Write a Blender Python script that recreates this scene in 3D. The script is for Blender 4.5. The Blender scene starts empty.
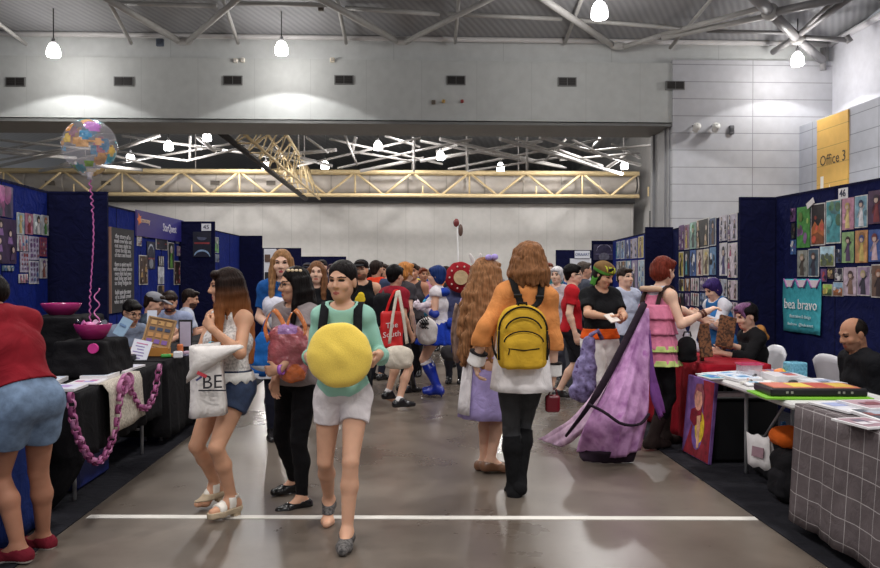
import bpy, math, random
import numpy as np
from mathutils import Vector, Matrix, Euler
random.seed(11)
S = bpy.context.scene
COL = S.collection
PI = math.pi
R_ = math.radians

# ------------------------------------------------------------------ camera
F = 800.0
CAMZ = 1.53
YAW = math.atan(35 / F)
PITCH = math.atan(10 / F)
cam = bpy.data.objects.new('camera', bpy.data.cameras.new('camera'))
COL.objects.link(cam)
cam.location = (0, 0, CAMZ)
cam.rotation_euler = (PI / 2 - PITCH, 0, -YAW)
cam.data.sensor_width = 36
cam.data.lens = F * 36 / 880
cam.data.clip_end = 300
S.camera = cam
CR = np.array(Euler((PI / 2 - PITCH, 0, -YAW)).to_matrix())
CO = np.array((0, 0, CAMZ))


def ray(px, py):
    return CR @ np.array(((px - 440) / F, (284 - py) / F, -1.0))


def at(px, py, Y):
    d = ray(px, py)
    return CO + d * (Y / d[1])


def atz(px, py, z):
    d = ray(px, py)
    return CO + d * ((z - CAMZ) / d[2])


def atx(px, py, x):
    d = ray(px, py)
    return CO + d * (x / d[0])


def atplane(px, py, p, n):
    d = ray(px, py)
    return CO + d * (np.dot(np.asarray(p) - CO, n) / np.dot(d, n))


# ------------------------------------------------------------------ materials
def lin(c):
    out = []
    for v in c:
        v = v / 255
        out.append(v / 12.92 if v <= .04045 else ((v + .055) / 1.055) ** 2.4)
    return tuple(out)


_mc = {}


def mat(kind, c=(128, 128, 128), rough=None, **kw):
    key = (kind, tuple(c), rough, tuple(sorted(kw.items())))
    if key in _mc:
        return _mc[key]
    m = bpy.data.materials.new(kind + '_%d_%d_%d' % tuple(c))
    _mc[key] = m
    m.use_nodes = True
    nt = m.node_tree
    N, Lk = nt.nodes, nt.links
    b = N['Principled BSDF']
    col = lin(c)
    m.diffuse_color = (*col, 1)

    def noise(scale, detail=3, coord='Object', stretch=None):
        tc = N.new('ShaderNodeTexCoord')
        mp = N.new('ShaderNodeMapping')
        Lk.new(tc.outputs[coord], mp.inputs[0])
        if stretch:
            mp.inputs['Scale'].default_value = stretch
        n = N.new('ShaderNodeTexNoise')
        n.inputs['Scale'].default_value = scale
        n.inputs['Detail'].default_value = detail
        Lk.new(mp.outputs[0], n.inputs['Vector'])
        return n

    def tint(n, lo, hi, a=.3, e=.7):
        r = N.new('ShaderNodeValToRGB')
        r.color_ramp.elements[0].position = a
        r.color_ramp.elements[1].position = e
        r.color_ramp.elements[0].color = (*[v * lo for v in col], 1)
        r.color_ramp.elements[1].color = (*[min(1, v * hi) for v in col], 1)
        Lk.new(n.outputs[0], r.inputs[0])
        Lk.new(r.outputs[0], b.inputs['Base Color'])
        return r

    def bump(n, st, dist=.01):
        bp = N.new('ShaderNodeBump')
        bp.inputs['Strength'].default_value = st
        bp.inputs['Distance'].default_value = dist
        Lk.new(n.outputs[0], bp.inputs['Height'])
        Lk.new(bp.outputs[0], b.inputs['Normal'])

    b.inputs['Base Color'].default_value = (*col, 1)
    rg = rough
    if kind == 'cloth':
        n = noise(9, 4)
        tint(n, .82, 1.12)
        n2 = noise(7, 5)
        n2.inputs['Distortion'].default_value = 1.2
        bump(n2, .55, .035)
        rg = .9 if rough is None else rough
        b.inputs['Specular IOR Level'].default_value = .2
    elif kind == 'denim':
        n = noise(22, 6)
        tint(n, .74, 1.25)
        bump(noise(60, 3), .3, .006)
        rg = .85
    elif kind == 'skin':
        n = noise(12, 3)
        tint(n, .92, 1.06)
        rg = .55
        b.inputs['Subsurface Weight'].default_value = .12
        b.inputs['Subsurface Radius'].default_value = (.02, .008, .004)
        b.inputs['Subsurface Scale'].default_value = .4
        b.inputs['Specular IOR Level'].default_value = .3
    elif kind == 'hair':
        n = noise(3, 5, 'Object', (26, 26, 2.2))
        if 'tip' in kw:
            r1 = tint(n, .55, 1.35)
            tc = N.new('ShaderNodeTexCoord')
            sp = N.new('ShaderNodeSeparateXYZ')
            Lk.new(tc.outputs['Object'], sp.inputs[0])
            mr = N.new('ShaderNodeMapRange')
            mr.inputs['From Min'].default_value = kw['z0']
            mr.inputs['From Max'].default_value = kw['z1']
            Lk.new(sp.outputs['Z'], mr.inputs['Value'])
            r2 = N.new('ShaderNodeValToRGB')
            ct = lin(kw['tip'])
            r2.color_ramp.elements[0].color = (*[v * .6 for v in ct], 1)
            r2.color_ramp.elements[1].color = (*[min(1, v * 1.4) for v in ct], 1)
            Lk.new(n.outputs[0], r2.inputs[0])
            mx = N.new('ShaderNodeMix')
            mx.data_type = 'RGBA'
            Lk.new(mr.outputs[0], mx.inputs['Factor'])
            Lk.new(r2.outputs[0], mx.inputs['A'])
            Lk.new(r1.outputs[0], mx.inputs['B'])
            Lk.new(mx.outputs['Result'], b.inputs['Base Color'])
        else:
            tint(n, .5, 1.3)
        bump(n, .6, .012)
        rg = .5 if rough is None else rough
        b.inputs['Specular IOR Level'].default_value = .09
    elif kind == 'metal':
        b.inputs['Metallic'].default_value = .85
        tint(noise(5), .9, 1.08)
        rg = .4 if rough is None else rough
    elif kind == 'gloss':
        tint(noise(6), .93, 1.06)
        rg = .25 if rough is None else rough
    elif kind == 'paper':
        rg = .6 if rough is None else rough
        tint(noise(30), .95, 1.04)
    elif kind == 'leopard':
        n = noise(40, 4)
        r = tint(n, .25, 1.2, .42, .55)
        rg = .8
    elif kind == 'galaxy':
        n = noise(16, 5)
        r = tint(n, .6, 1.2)
        e = r.color_ramp.elements.new(.6)
        e.color = (*lin(kw.get('c2', (190, 170, 210))), 1)
        rg = .6
    elif kind == 'print':
        g = sum(c) / 3
        col = lin(tuple((v * .74 + g * .26) * .93 for v in c))
        tint(noise(16, 5), .62, 1.22)
        rg = .5
    elif kind == 'mottle':
        n = noise(kw.get('s', 18), 5)
        r = tint(n, .7, 1.1)
        e = r.color_ramp.elements.new(.62)
        e.color = (*lin(kw.get('c2', (230, 230, 230))), 1)
        r.color_ramp.elements[-1].position = .74
        rg = .8
    elif kind == 'knit':
        w = N.new('ShaderNodeTexWave')
        w.bands_direction = 'Z'
        w.inputs['Scale'].default_value = 55
        w.inputs['Distortion'].default_value = 1.5
        tc = N.new('ShaderNodeTexCoord')
        Lk.new(tc.outputs['Object'], w.inputs['Vector'])
        r = tint(w, .9, 1.06)
        bump(w, .4, .004)
        rg = .9
    elif kind == 'film':
        rg = .2
        tint(noise(9), .7, 1.2)
        bump(noise(22, 5), .9, .03)
        b.inputs['Alpha'].default_value = kw.get('alpha', .6)
        b.inputs['Coat Weight'].default_value = .6
    elif kind == 'emit':
        b.inputs['Emission Color'].default_value = (*col, 1)
        b.inputs['Emission Strength'].default_value = kw.get('e', 5)
        rg = .5
    elif kind == 'fluff':
        n = noise(160, 4)
        tint(n, .93, 1.05)
        bump(n, .35, .006)
        rg = .95
        b.inputs['Sheen Weight'].default_value = .3
    else:
        tint(noise(3.5, 4), .94, 1.05)
        rg = .7 if rough is None else rough
    b.inputs['Roughness'].default_value = rg
    return m


# ------------------------------------------------------------------ tagging / linking
def tag(o, label, cat, group=None, kind=None):
    if label:
        o['label'] = label
    if cat:
        o['category'] = cat
    if group:
        o['group'] = group
    if kind:
        o['kind'] = kind
    return o


def thing(name, label, cat, loc=(0, 0, 0), rotz=0, group=None):
    o = bpy.data.objects.new(name, None)
    o.empty_display_size = .05
    COL.objects.link(o)
    o.location = loc
    o.rotation_euler = (0, 0, rotz)
    return tag(o, label, cat, group)


def link_mesh(name, me, mats, parent=None, loc=(0, 0, 0), rot=(0, 0, 0), label=None):
    for m in (mats if isinstance(mats, (list, tuple)) else [mats]):
        me.materials.append(m)
    o = bpy.data.objects.new(name, me)
    COL.objects.link(o)
    o.location = loc
    o.rotation_euler = rot
    if parent is not None:
        o.parent = parent
    if label:
        o['label'] = label
    return o


def np_mesh(name, V, Q, mi=None, smooth=True):
    """mesh from vertex array and list/array of polygons"""
    me = bpy.data.meshes.new(name)
    if isinstance(Q, np.ndarray):
        n = len(Q)
        k = Q.shape[1]
        me.vertices.add(len(V))
        me.vertices.foreach_set('co', np.asarray(V, dtype=np.float32).ravel())
        me.loops.add(n * k)
        me.loops.foreach_set('vertex_index', Q.astype(np.int32).ravel())
        me.polygons.add(n)
        me.polygons.foreach_set('loop_start', np.arange(n, dtype=np.int32) * k)
        me.update(calc_edges=True)
    else:
        me.from_pydata([tuple(map(float, v)) for v in V], [], Q)
    if mi is not None:
        me.polygons.foreach_set('material_index', np.asarray(mi, dtype=np.int32))
    if smooth:
        me.polygons.foreach_set('use_smooth', np.ones(len(me.polygons), dtype=bool))
    me.update()
    return me


def basis(d):
    d = np.asarray(d, float)
    d = d / np.linalg.norm(d)
    u = np.array((0, 0, 1.)) if abs(d[2]) < .9 else np.array((1., 0, 0))
    x = np.cross(u, d)
    x /= np.linalg.norm(x)
    return x, np.cross(d, x), d


class MB:
    """collects simple solids into one mesh"""

    def __init__(s):
        s.v, s.f, s.m, s.sm = [], [], [], []

    def add(s, V, Fc, m=0, smooth=False):
        o = len(s.v)
        s.v += [tuple(map(float, p)) for p in V]
        for f in Fc:
            s.f.append([i + o for i in f])
            s.m.append(m)
            s.sm.append(smooth)
        return s

    def box(s, c, d, R=None, m=0, bev=0):
        c = np.asarray(c, float)
        h = np.asarray(d, float) / 2
        P = []
        if bev <= 0:
            P = [np.array((x, y, z)) * h for x in (-1, 1) for y in (-1, 1) for z in (-1, 1)]
            Fc = [(0, 1, 3, 2), (4, 6, 7, 5), (0, 4, 5, 1), (2, 3, 7, 6), (0, 2, 6, 4), (1, 5, 7, 3)]
        else:
            b = min(bev, h.min() * .9)
            ring = []
            hx, hy = h[0], h[1]
            base = [(-hx + b, -hy), (hx - b, -hy), (hx, -hy + b), (hx, hy - b), (hx - b, hy), (-hx + b, hy), (-hx, hy - b), (-hx, -hy + b)]
            ins = [(-hx + b, -hy + b), (hx - b, -hy + b), (hx - b, -hy + b), (hx - b, hy - b), (hx - b, hy - b), (-hx + b, hy - b), (-hx + b, hy - b), (-hx + b, -hy + b)]
            for z, pts in ((-h[2], ins), (-h[2] + b, base), (h[2] - b, base), (h[2], ins)):
                P += [np.array((x, y, z)) for x, y in pts]
            Fc = [tuple(range(7, -1, -1)), tuple(range(24, 32))]
            for k in range(3):
                for i in range(8):
                    j = (i + 1) % 8
                    Fc.append((k * 8 + i, k * 8 + j, k * 8 + 8 + j, k * 8 + 8 + i))
        if R is not None:
            P = [np.asarray(R) @ p for p in P]
        return s.add([p + c for p in P], Fc, m)

    def tube(s, a, b, r, r2=None, n=8, m=0, caps=True):
        a, b = np.asarray(a, float), np.asarray(b, float)
        r2 = r if r2 is None else r2
        x, y, _ = basis(b - a)
        V = []
        for p, rr in ((a, r), (b, r2)):
            V += [p + rr * (math.cos(2 * PI * i / n) * x + math.sin(2 * PI * i / n) * y) for i in range(n)]
        Fc = [(i, (i + 1) % n, n + (i + 1) % n, n + i) for i in range(n)]
        s.add(V, Fc, m, True)
        if caps:
            o = len(s.v) - 2 * n
            s.f += [[o + i for i in range(n - 1, -1, -1)], [o + n + i for i in range(n)]]
            s.m += [m, m]
            s.sm += [False, False]
        return s

    def poly(s, pts, r, n=6, m=0):
        pts = [np.asarray(p, float) for p in pts]
        V = []
        x = None
        for i, p in enumerate(pts):
            d = pts[min(i + 1, len(pts) - 1)] - pts[max(i - 1, 0)]
            d /= np.linalg.norm(d) + 1e-9
            if x is None:
                x, y, _ = basis(d)
            else:
                x = x - d * np.dot(x, d)
                x /= np.linalg.norm(x) + 1e-9
                y = np.cross(d, x)
            rr = r[i] if isinstance(r, (list, tuple)) else r
            V += [p + rr * (math.cos(2 * PI * k / n) * x + math.sin(2 * PI * k / n) * y) for k in range(n)]
        Fc = [(i * n + k, i * n + (k + 1) % n, (i + 1) * n + (k + 1) % n, (i + 1) * n + k) for i in range(len(pts) - 1) for k in range(n)]
        s.add(V, Fc, m, True)
        o = len(s.v) - len(V)
        e = o + (len(pts) - 1) * n
        s.f += [[o + i for i in range(n - 1, -1, -1)], [e + i for i in range(n)]]
        s.m += [m, m]
        s.sm += [False, False]
        return s

    def lathe(s, prof, c=(0, 0, 0), n=20, m=0, R=None, sx=1, sy=1):
        c = np.asarray(c, float)
        V = []
        for r, z in prof:
            for i in range(n):
                p = np.array((r * sx * math.cos(2 * PI * i / n), r * sy * math.sin(2 * PI * i / n), z))
                V.append(c + (np.asarray(R) @ p if R is not None else p))
        Fc = [(k * n + i, k * n + (i + 1) % n, (k + 1) * n + (i + 1) % n, (k + 1) * n + i) for k in range(len(prof) - 1) for i in range(n)]
        s.add(V, Fc, m, True)
        return s

    def ball(s, c, r, m=0, n=14, R=None):
        r = (r, r, r) if not hasattr(r, '__len__') else r
        k = n // 2
        prof = [(max(math.sin(PI * i / k), 1e-4), -math.cos(PI * i / k)) for i in range(k + 1)]
        c = np.asarray(c, float)
        V = []
        for q, z in prof:
            for i in range(n):
                p = np.array((q * math.cos(2 * PI * i / n) * r[0], q * math.sin(2 * PI * i / n) * r[1], z * r[2]))
                V.append(c + (np.asarray(R) @ p if R is not None else p))
        Fc = [(a * n + i, a * n + (i + 1) % n, (a + 1) * n + (i + 1) % n, (a + 1) * n + i) for a in range(k) for i in range(n)]
        return s.add(V, Fc, m, True)

    def prism(s, pts, n, th, m=0):
        """polygon (3d points) extruded by th along n (front face on the n side)"""
        n = np.asarray(n, float)
        P = [np.asarray(p, float) for p in pts]
        k = len(P)
        V = [p + n * th for p in P] + P
        Fc = [tuple(range(k)), tuple(range(2 * k - 1, k - 1, -1))] + [(i, k + i, k + (i + 1) % k, (i + 1) % k) for i in range(k)]
        return s.add(V, Fc, m)

    def sheet(s, grid, th=.004, m=0, nrm=None):
        """grid of points [rows][cols] given thickness"""
        G = np.asarray(grid, float)
        a, b = G.shape[:2]
        du = np.gradient(G, axis=1)
        dv = np.gradient(G, axis=0)
        nn = np.cross(du, dv)
        nn /= np.linalg.norm(nn, axis=2, keepdims=True) + 1e-9
        T = G + nn * th / 2
        B = G - nn * th / 2
        V = list(T.reshape(-1, 3)) + list(B.reshape(-1, 3))
        o = a * b
        Fc = []
        for i in range(a - 1):
            for j in range(b - 1):
                q = (i * b + j, i * b + j + 1, (i + 1) * b + j + 1, (i + 1) * b + j)
                Fc += [q, tuple(o + k for k in q[::-1])]
        edge = [(0, j) for j in range(b)] + [(i, b - 1) for i in range(1, a)] + [(a - 1, j) for j in range(b - 2, -1, -1)] + [(i, 0) for i in range(a - 2, 0, -1)]
        ids = [i * b + j for i, j in edge]
        for k in range(len(ids)):
            p, q = ids[k], ids[(k + 1) % len(ids)]
            Fc.append((p, o + p, o + q, q))
        return s.add(V, Fc, m, True)

    def build(s, name, mats, parent=None, loc=(0, 0, 0), rot=(0, 0, 0), label=None):
        me = bpy.data.meshes.new(name)
        lo = np.asarray(loc, float)
        me.from_pydata(s.v, [], s.f)
        me.polygons.foreach_set('material_index', np.asarray(s.m, dtype=np.int32))
        me.polygons.foreach_set('use_smooth', np.asarray(s.sm, dtype=bool))
        me.update()
        return link_mesh(name, me, mats, parent, loc, rot, label)

    def world(s, name, mats, base=None, **kw):
        """verts are world coordinates: origin moved to the base point"""
        A = np.asarray(s.v)
        if base is None:
            base = ((A[:, 0].min() + A[:, 0].max()) / 2, (A[:, 1].min() + A[:, 1].max()) / 2, A[:, 2].min())
        b = np.asarray(base, float)
        s.v = [tuple(p) for p in A - b]
        return s.build(name, mats, loc=tuple(b), **kw)


def part(mb, name, mats, parent, label=None):
    """mesh given in world coordinates put under an unrotated thing"""
    lo = np.asarray(parent.location)
    if len(mb.v):
        mb.v = [tuple(np.asarray(p) - lo) for p in mb.v]
    return mb.build(name, mats, parent, label=label)


def text_mb(txt, size, align='CENTER'):
    cu = bpy.data.curves.new('t', 'FONT')
    cu.body = txt
    cu.size = size
    cu.extrude = .002
    cu.align_x = align
    cu.align_y = 'CENTER'
    cu.resolution_u = 2
    o = bpy.data.objects.new('t', cu)
    COL.objects.link(o)
    dg = bpy.context.evaluated_depsgraph_get()
    me = bpy.data.meshes.new_from_object(o.evaluated_get(dg))
    V = np.array([v.co[:] for v in me.vertices]) if len(me.vertices) else np.zeros((0, 3))
    Fc = [list(p.vertices) for p in me.polygons]
    bpy.data.objects.remove(o)
    bpy.data.curves.remove(cu)
    bpy.data.meshes.remove(me)
    return V, Fc


def text_on(mb, txt, size, c, t, n, m=0, up=(0, 0, 1), align='CENTER', sx=1):
    """lay text on a surface: centre c, reading direction t, outward normal n"""
    V, Fc = text_mb(txt, size, align)
    t, n, up = (np.asarray(q, float) for q in (t, n, up))
    c = np.asarray(c, float)
    mb.add([c + t * v[0] * sx + up * v[1] + n * (v[2] + .0025) for v in V], Fc, m)
    return mb


# ------------------------------------------------------------------ signed-distance modelling
def C(a, b, ra, rb=None, k=None, clip=None):
    return ('c', np.asarray(a, float), np.asarray(b, float), ra, ra if rb is None else rb, k, clip)


def E(c, r, Rm=None, k=None, clip=None):
    return ('e', np.asarray(c, float), np.asarray(r, float), None if Rm is None else np.asarray(Rm, float), None, k, clip)


def B(c, h, Rm=None, rr=.02, k=None, clip=None):
    return ('b', np.asarray(c, float), np.asarray(h, float), None if Rm is None else np.asarray(Rm, float), rr, k, clip)


def inflate(ps, d):
    out = []
    for p in ps:
        if p[0] == 'c':
            out.append(('c', p[1], p[2], p[3] + d, p[4] + d, p[5], p[6]))
        elif p[0] == 'e':
            out.append(('e', p[1], p[2] + d, p[3], p[4], p[5], p[6]))
        else:
            out.append(('b', p[1], p[2] + d, p[3], p[4], p[5], p[6]))
    return out


def clipped(ps, planes):
    return [p[:6] + ((p[6] or []) + planes,) for p in ps]


def pbounds(p):
    if p[0] == 'c':
        r = max(p[3], p[4])
        return np.minimum(p[1], p[2]) - r, np.maximum(p[1], p[2]) + r
    if p[0] == 'e':
        r = p[2].max() if p[3] is not None else p[2]
        return p[1] - r, p[1] + r
    r = np.linalg.norm(p[2]) if p[3] is not None else p[2]
    return p[1] - r, p[1] + r


def pdist(p, X, Y, Z):
    if p[0] == 'c':
        a, b = p[1], p[2]
        ab = b - a
        L2 = max(float(ab @ ab), 1e-9)
        t = ((X - a[0]) * ab[0] + (Y - a[1]) * ab[1] + (Z - a[2]) * ab[2]) / L2
        t = np.clip(t, 0, 1)
        d = np.sqrt((X - a[0] - t * ab[0]) ** 2 + (Y - a[1] - t * ab[1]) ** 2 + (Z - a[2] - t * ab[2]) ** 2) - (p[3] + (p[4] - p[3]) * t)
    else:
        x, y, z = X - p[1][0], Y - p[1][1], Z - p[1][2]
        if p[3] is not None:
            M = p[3].T
            x, y, z = (M[0, 0] * x + M[0, 1] * y + M[0, 2] * z, M[1, 0] * x + M[1, 1] * y + M[1, 2] * z, M[2, 0] * x + M[2, 1] * y + M[2, 2] * z)
        r = p[2]
        if p[0] == 'e':
            k0 = np.sqrt((x / r[0]) ** 2 + (y / r[1]) ** 2 + (z / r[2]) ** 2)
            k1 = np.sqrt((x / r[0] ** 2) ** 2 + (y / r[1] ** 2) ** 2 + (z / r[2] ** 2) ** 2) + 1e-6
            d = k0 * (k0 - 1) / k1
        else:
            rr = p[4]
            qx, qy, qz = np.abs(x) - r[0] + rr, np.abs(y) - r[1] + rr, np.abs(z) - r[2] + rr
            d = np.sqrt(np.maximum(qx, 0) ** 2 + np.maximum(qy, 0) ** 2 + np.maximum(qz, 0) ** 2) + np.minimum(np.maximum(qx, np.maximum(qy, qz)), 0) - rr
    if p[6]:
        for pt, n in p[6]:
            d = np.maximum(d, (X - pt[0]) * n[0] + (Y - pt[1]) * n[1] + (Z - pt[2]) * n[2])
    return d


def sdf(prims, res, k=.03, cuts=(), planes=(), wr=0, wf=30, name='m', matfn=None):
    """blend prims, subtract cuts, keep inside planes; returns a mesh"""
    lo = np.min([pbounds(p)[0] for p in prims], axis=0) - 3 * res - wr
    hi = np.max([pbounds(p)[1] for p in prims], axis=0) + 3 * res + wr
    for pt, n in planes:
        for ax in range(3):
            if n[ax] > .999:
                hi[ax] = min(hi[ax], pt[ax] + 3 * res)
            if n[ax] < -.999:
                lo[ax] = max(lo[ax], pt[ax] - 3 * res)
    N = np.maximum(((hi - lo) / res).astype(int) + 2, 4)
    ax = [lo[i] + res * np.arange(N[i]) for i in range(3)]
    BIG = .5
    D = np.full(N, BIG, dtype=np.float32)

    def window(p, mg):
        a, b = pbounds(p)
        i0 = np.clip(((a - mg - lo) / res).astype(int), 0, N - 1)
        i1 = np.clip(((b + mg - lo) / res).astype(int) + 2, 1, N)
        sl = tuple(slice(i0[i], i1[i]) for i in range(3))
        G = np.meshgrid(ax[0][sl[0]], ax[1][sl[1]], ax[2][sl[2]], indexing='ij', sparse=True)
        return sl, G

    for p in prims:
        kk = k if p[5] is None else p[5]
        sl, G = window(p, kk + 3 * res + wr)
        d = pdist(p, *G)
        c = D[sl]
        h = np.maximum(kk - np.abs(c - d), 0) / max(kk, 1e-6)
        D[sl] = np.minimum(c, d) - h * h * kk * .25
    G = np.meshgrid(*ax, indexing='ij', sparse=True)
    if wr:
        X, Y, Z = G
        D = D + wr * (np.sin(wf * X + 2.1 * np.sin(wf * .6 * Z + wf * .3 * Y)) * np.sin(wf * .8 * Z + 1.7 * np.sin(wf * .5 * X)) + .6 * np.sin(wf * 1.3 * Y + wf * .9 * Z)).astype(np.float32)
    for p in cuts:
        kk = .008 if p[5] is None else p[5]
        sl, Gw = window(p, kk + 3 * res)
        d = -pdist(p, *Gw)
        c = D[sl]
        h = np.maximum(kk - np.abs(c - d), 0) / kk
        D[sl] = np.maximum(c, d) + h * h * kk * .25
    for pt, n in planes:
        D = np.maximum(D, ((G[0] - pt[0]) * n[0] + (G[1] - pt[1]) * n[1] + (G[2] - pt[2]) * n[2]).astype(np.float32))
    # pad outside
    for i in range(3):
        s0 = [slice(None)] * 3
        s0[i] = 0
        D[tuple(s0)] = np.maximum(D[tuple(s0)], res)
        s0[i] = -1
        D[tuple(s0)] = np.maximum(D[tuple(s0)], res)
    V, Q = surfnet(D, lo, res)
    mi = None
    if matfn is not None and len(Q):
        mi = matfn(V[Q].mean(axis=1))
    return np_mesh(name, V, Q, mi)


def surfnet(D, lo, res):
    nx, ny, nz = D.shape
    I = D < 0
    cnt = np.zeros((nx - 1, ny - 1, nz - 1), dtype=np.int8)
    corners = [(i, j, k) for i in (0, 1) for j in (0, 1) for k in (0, 1)]
    for i, j, k in corners:
        cnt += I[i:nx - 1 + i, j:ny - 1 + j, k:nz - 1 + k]
    mixed = (cnt > 0) & (cnt < 8)
    idx = np.argwhere(mixed)
    vid = np.full(mixed.shape, -1, dtype=np.int64)
    vid[mixed] = np.arange(len(idx))
    acc = np.zeros((len(idx), 3))
    num = np.zeros(len(idx))
    ci, cj, ck = idx.T
    for axis in range(3):
        for u in (0, 1):
            for v in (0, 1):
                o = [0, 0, 0]
                oa = [i for i in range(3) if i != axis]
                o[oa[0]], o[oa[1]] = u, v
                e = list(o)
                e[axis] = 1
                d0 = D[ci + o[0], cj + o[1], ck + o[2]]
                d1 = D[ci + e[0], cj + e[1], ck + e[2]]
                x = (d0 < 0) != (d1 < 0)
                t = np.where(x, d0 / np.where(x, d0 - d1, 1), 0)
                p = np.tile(np.array(o, float), (len(idx), 1))
                p[:, axis] = t
                acc[x] += p[x]
                num[x] += 1
    V = lo + (idx + acc / num[:, None]) * res
    Qs = []
    for axis in range(3):
        s0 = [slice(None)] * 3
        s1 = [slice(None)] * 3
        s0[axis] = slice(0, -1)
        s1[axis] = slice(1, None)
        a, b = I[tuple(s0)], I[tuple(s1)]
        ch = np.argwhere(a != b)
        oa = [(axis + 1) % 3, (axis + 2) % 3]
        ok = (ch[:, oa[0]] > 0) & (ch[:, oa[1]] > 0) & (ch[:, oa[0]] < D.shape[oa[0]] - 1) & (ch[:, oa[1]] < D.shape[oa[1]] - 1)
        ch = ch[ok]
        if not len(ch):
            continue

        def cell(du, dv):
            c = ch.copy()
            c[:, oa[0]] -= du
            c[:, oa[1]] -= dv
            return vid[c[:, 0], c[:, 1], c[:, 2]]
        q = np.stack([cell(1, 1), cell(0, 1), cell(0, 0), cell(1, 0)], axis=1)
        neg = a[tuple(ch.T)]
        q[~neg] = q[~neg][:, ::-1]
        Qs.append(q)
    Q = np.concatenate(Qs) if Qs else np.zeros((0, 4), int)
    return V, Q


def sdf_obj(name, prims, m, parent=None, res=.01, loc=(0, 0, 0), rot=(0, 0, 0), label=None, **kw):
    me = sdf(prims, res, name=name, **kw)
    return link_mesh(name, me, m, parent, loc, rot, label)
# ------------------------------------------------------------------ setting materials
def tex_floor():
    m = mat('plain', (101, 92, 84), .3, tex='floor')
    nt = m.node_tree
    N, Lk = nt.nodes, nt.links
    b = N['Principled BSDF']
    tc = N.new('ShaderNodeTexCoord')
    n1 = N.new('ShaderNodeTexNoise')
    n1.inputs['Scale'].default_value = .55
    n1.inputs['Detail'].default_value = 7
    n1.inputs['Roughness'].default_value = .62
    Lk.new(tc.outputs['Object'], n1.inputs['Vector'])
    r = N.new('ShaderNodeValToRGB')
    r.color_ramp.elements[0].position = .34
    r.color_ramp.elements[0].color = (*lin((84, 74, 66)), 1)
    r.color_ramp.elements[1].position = .68
    r.color_ramp.elements[1].color = (*lin((122, 112, 102)), 1)
    Lk.new(n1.outputs[0], r.inputs[0])
    n2 = N.new('ShaderNodeTexNoise')
    n2.inputs['Scale'].default_value = 14
    n2.inputs['Detail'].default_value = 4
    Lk.new(tc.outputs['Object'], n2.inputs['Vector'])
    r2 = N.new('ShaderNodeValToRGB')
    r2.color_ramp.elements[0].position = .22
    r2.color_ramp.elements[0].color = (.62, .6, .58, 1)
    r2.color_ramp.elements[1].position = .42
    r2.color_ramp.elements[1].color = (1, 1, 1, 1)
    Lk.new(n2.outputs[0], r2.inputs[0])
    mx = N.new('ShaderNodeMix')
    mx.data_type = 'RGBA'
    mx.blend_type = 'MULTIPLY'
    mx.inputs['Factor'].default_value = .35
    Lk.new(r.outputs[0], mx.inputs['A'])
    Lk.new(r2.outputs[0], mx.inputs['B'])
    Lk.new(mx.outputs['Result'], b.inputs['Base Color'])
    rr = N.new('ShaderNodeMapRange')
    rr.inputs['To Min'].default_value = .16
    rr.inputs['To Max'].default_value = .42
    Lk.new(n1.outputs[0], rr.inputs['Value'])
    Lk.new(rr.outputs[0], b.inputs['Roughness'])
    b.inputs['Specular IOR Level'].default_value = .55
    return m


def tex_panel(c, sx, sz, axis='X', dark=.55, w=.012, bumpy=.0):
    """flat panels with thin joints every sx (along axis) and sz (height)"""
    m = mat('plain', c, .55, tex='p%s%s%s' % (sx, sz, axis))
    nt = m.node_tree
    N, Lk = nt.nodes, nt.links
    b = N['Principled BSDF']
    src = b.inputs['Base Color'].links[0].from_socket
    tc = N.new('ShaderNodeTexCoord')
    sp = N.new('ShaderNodeSeparateXYZ')
    Lk.new(tc.outputs['Object'], sp.inputs[0])
    last = src
    for out, s in ((axis, sx), ('Z', sz)):
        if not s:
            continue
        a = N.new('ShaderNodeMath')
        a.operation = 'PINGPONG'
        Lk.new(sp.outputs[out], a.inputs[0])
        a.inputs[1].default_value = s / 2
        g = N.new('ShaderNodeMath')
        g.operation = 'LESS_THAN'
        Lk.new(a.outputs[0], g.inputs[0])
        g.inputs[1].default_value = w
        mx = N.new('ShaderNodeMix')
        mx.data_type = 'RGBA'
        Lk.new(g.outputs[0], mx.inputs['Factor'])
        Lk.new(last, mx.inputs['A'])
        mx.inputs['B'].default_value = (*[v * dark for v in lin(c)], 1)
        last = mx.outputs['Result']
    Lk.new(last, b.inputs['Base Color'])
    return m


def tex_roof(c, ang, scale):
    m = mat('plain', c, .6, tex='r%s' % ang)
    nt = m.node_tree
    N, Lk = nt.nodes, nt.links
    b = N['Principled BSDF']
    tc = N.new('ShaderNodeTexCoord')
    mp = N.new('ShaderNodeMapping')
    mp.inputs['Rotation'].default_value = (0, 0, ang)
    Lk.new(tc.outputs['Object'], mp.inputs[0])
    w = N.new('ShaderNodeTexWave')
    w.inputs['Scale'].default_value = scale
    w.inputs['Distortion'].default_value = .4
    Lk.new(mp.outputs[0], w.inputs['Vector'])
    r = N.new('ShaderNodeValToRGB')
    r.color_ramp.elements[0].color = (*[v * .86 for v in lin(c)], 1)
    r.color_ramp.elements[1].color = (*[v * 1.06 for v in lin(c)], 1)
    Lk.new(w.outputs[0], r.inputs[0])
    Lk.new(r.outputs[0], b.inputs['Base Color'])
    bp = N.new('ShaderNodeBump')
    bp.inputs['Strength'].default_value = .3
    bp.inputs['Distance'].default_value = .03
    Lk.new(w.outputs[0], bp.inputs['Height'])
    Lk.new(bp.outputs[0], b.inputs['Normal'])
    return m


def structure(mb, name, m, label=None):
    o = mb.world(name, m)
    o['kind'] = 'structure'
    if label:
        o['label'] = label
    return o


WY = 26.0      # front face of the header wall
WB = 28.1      # its back face
XJ = 8.77      # right jamb of the opening
XW = 14.12      # right side wall
HZ0, HZ1 = 6.42, 9.1

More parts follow.
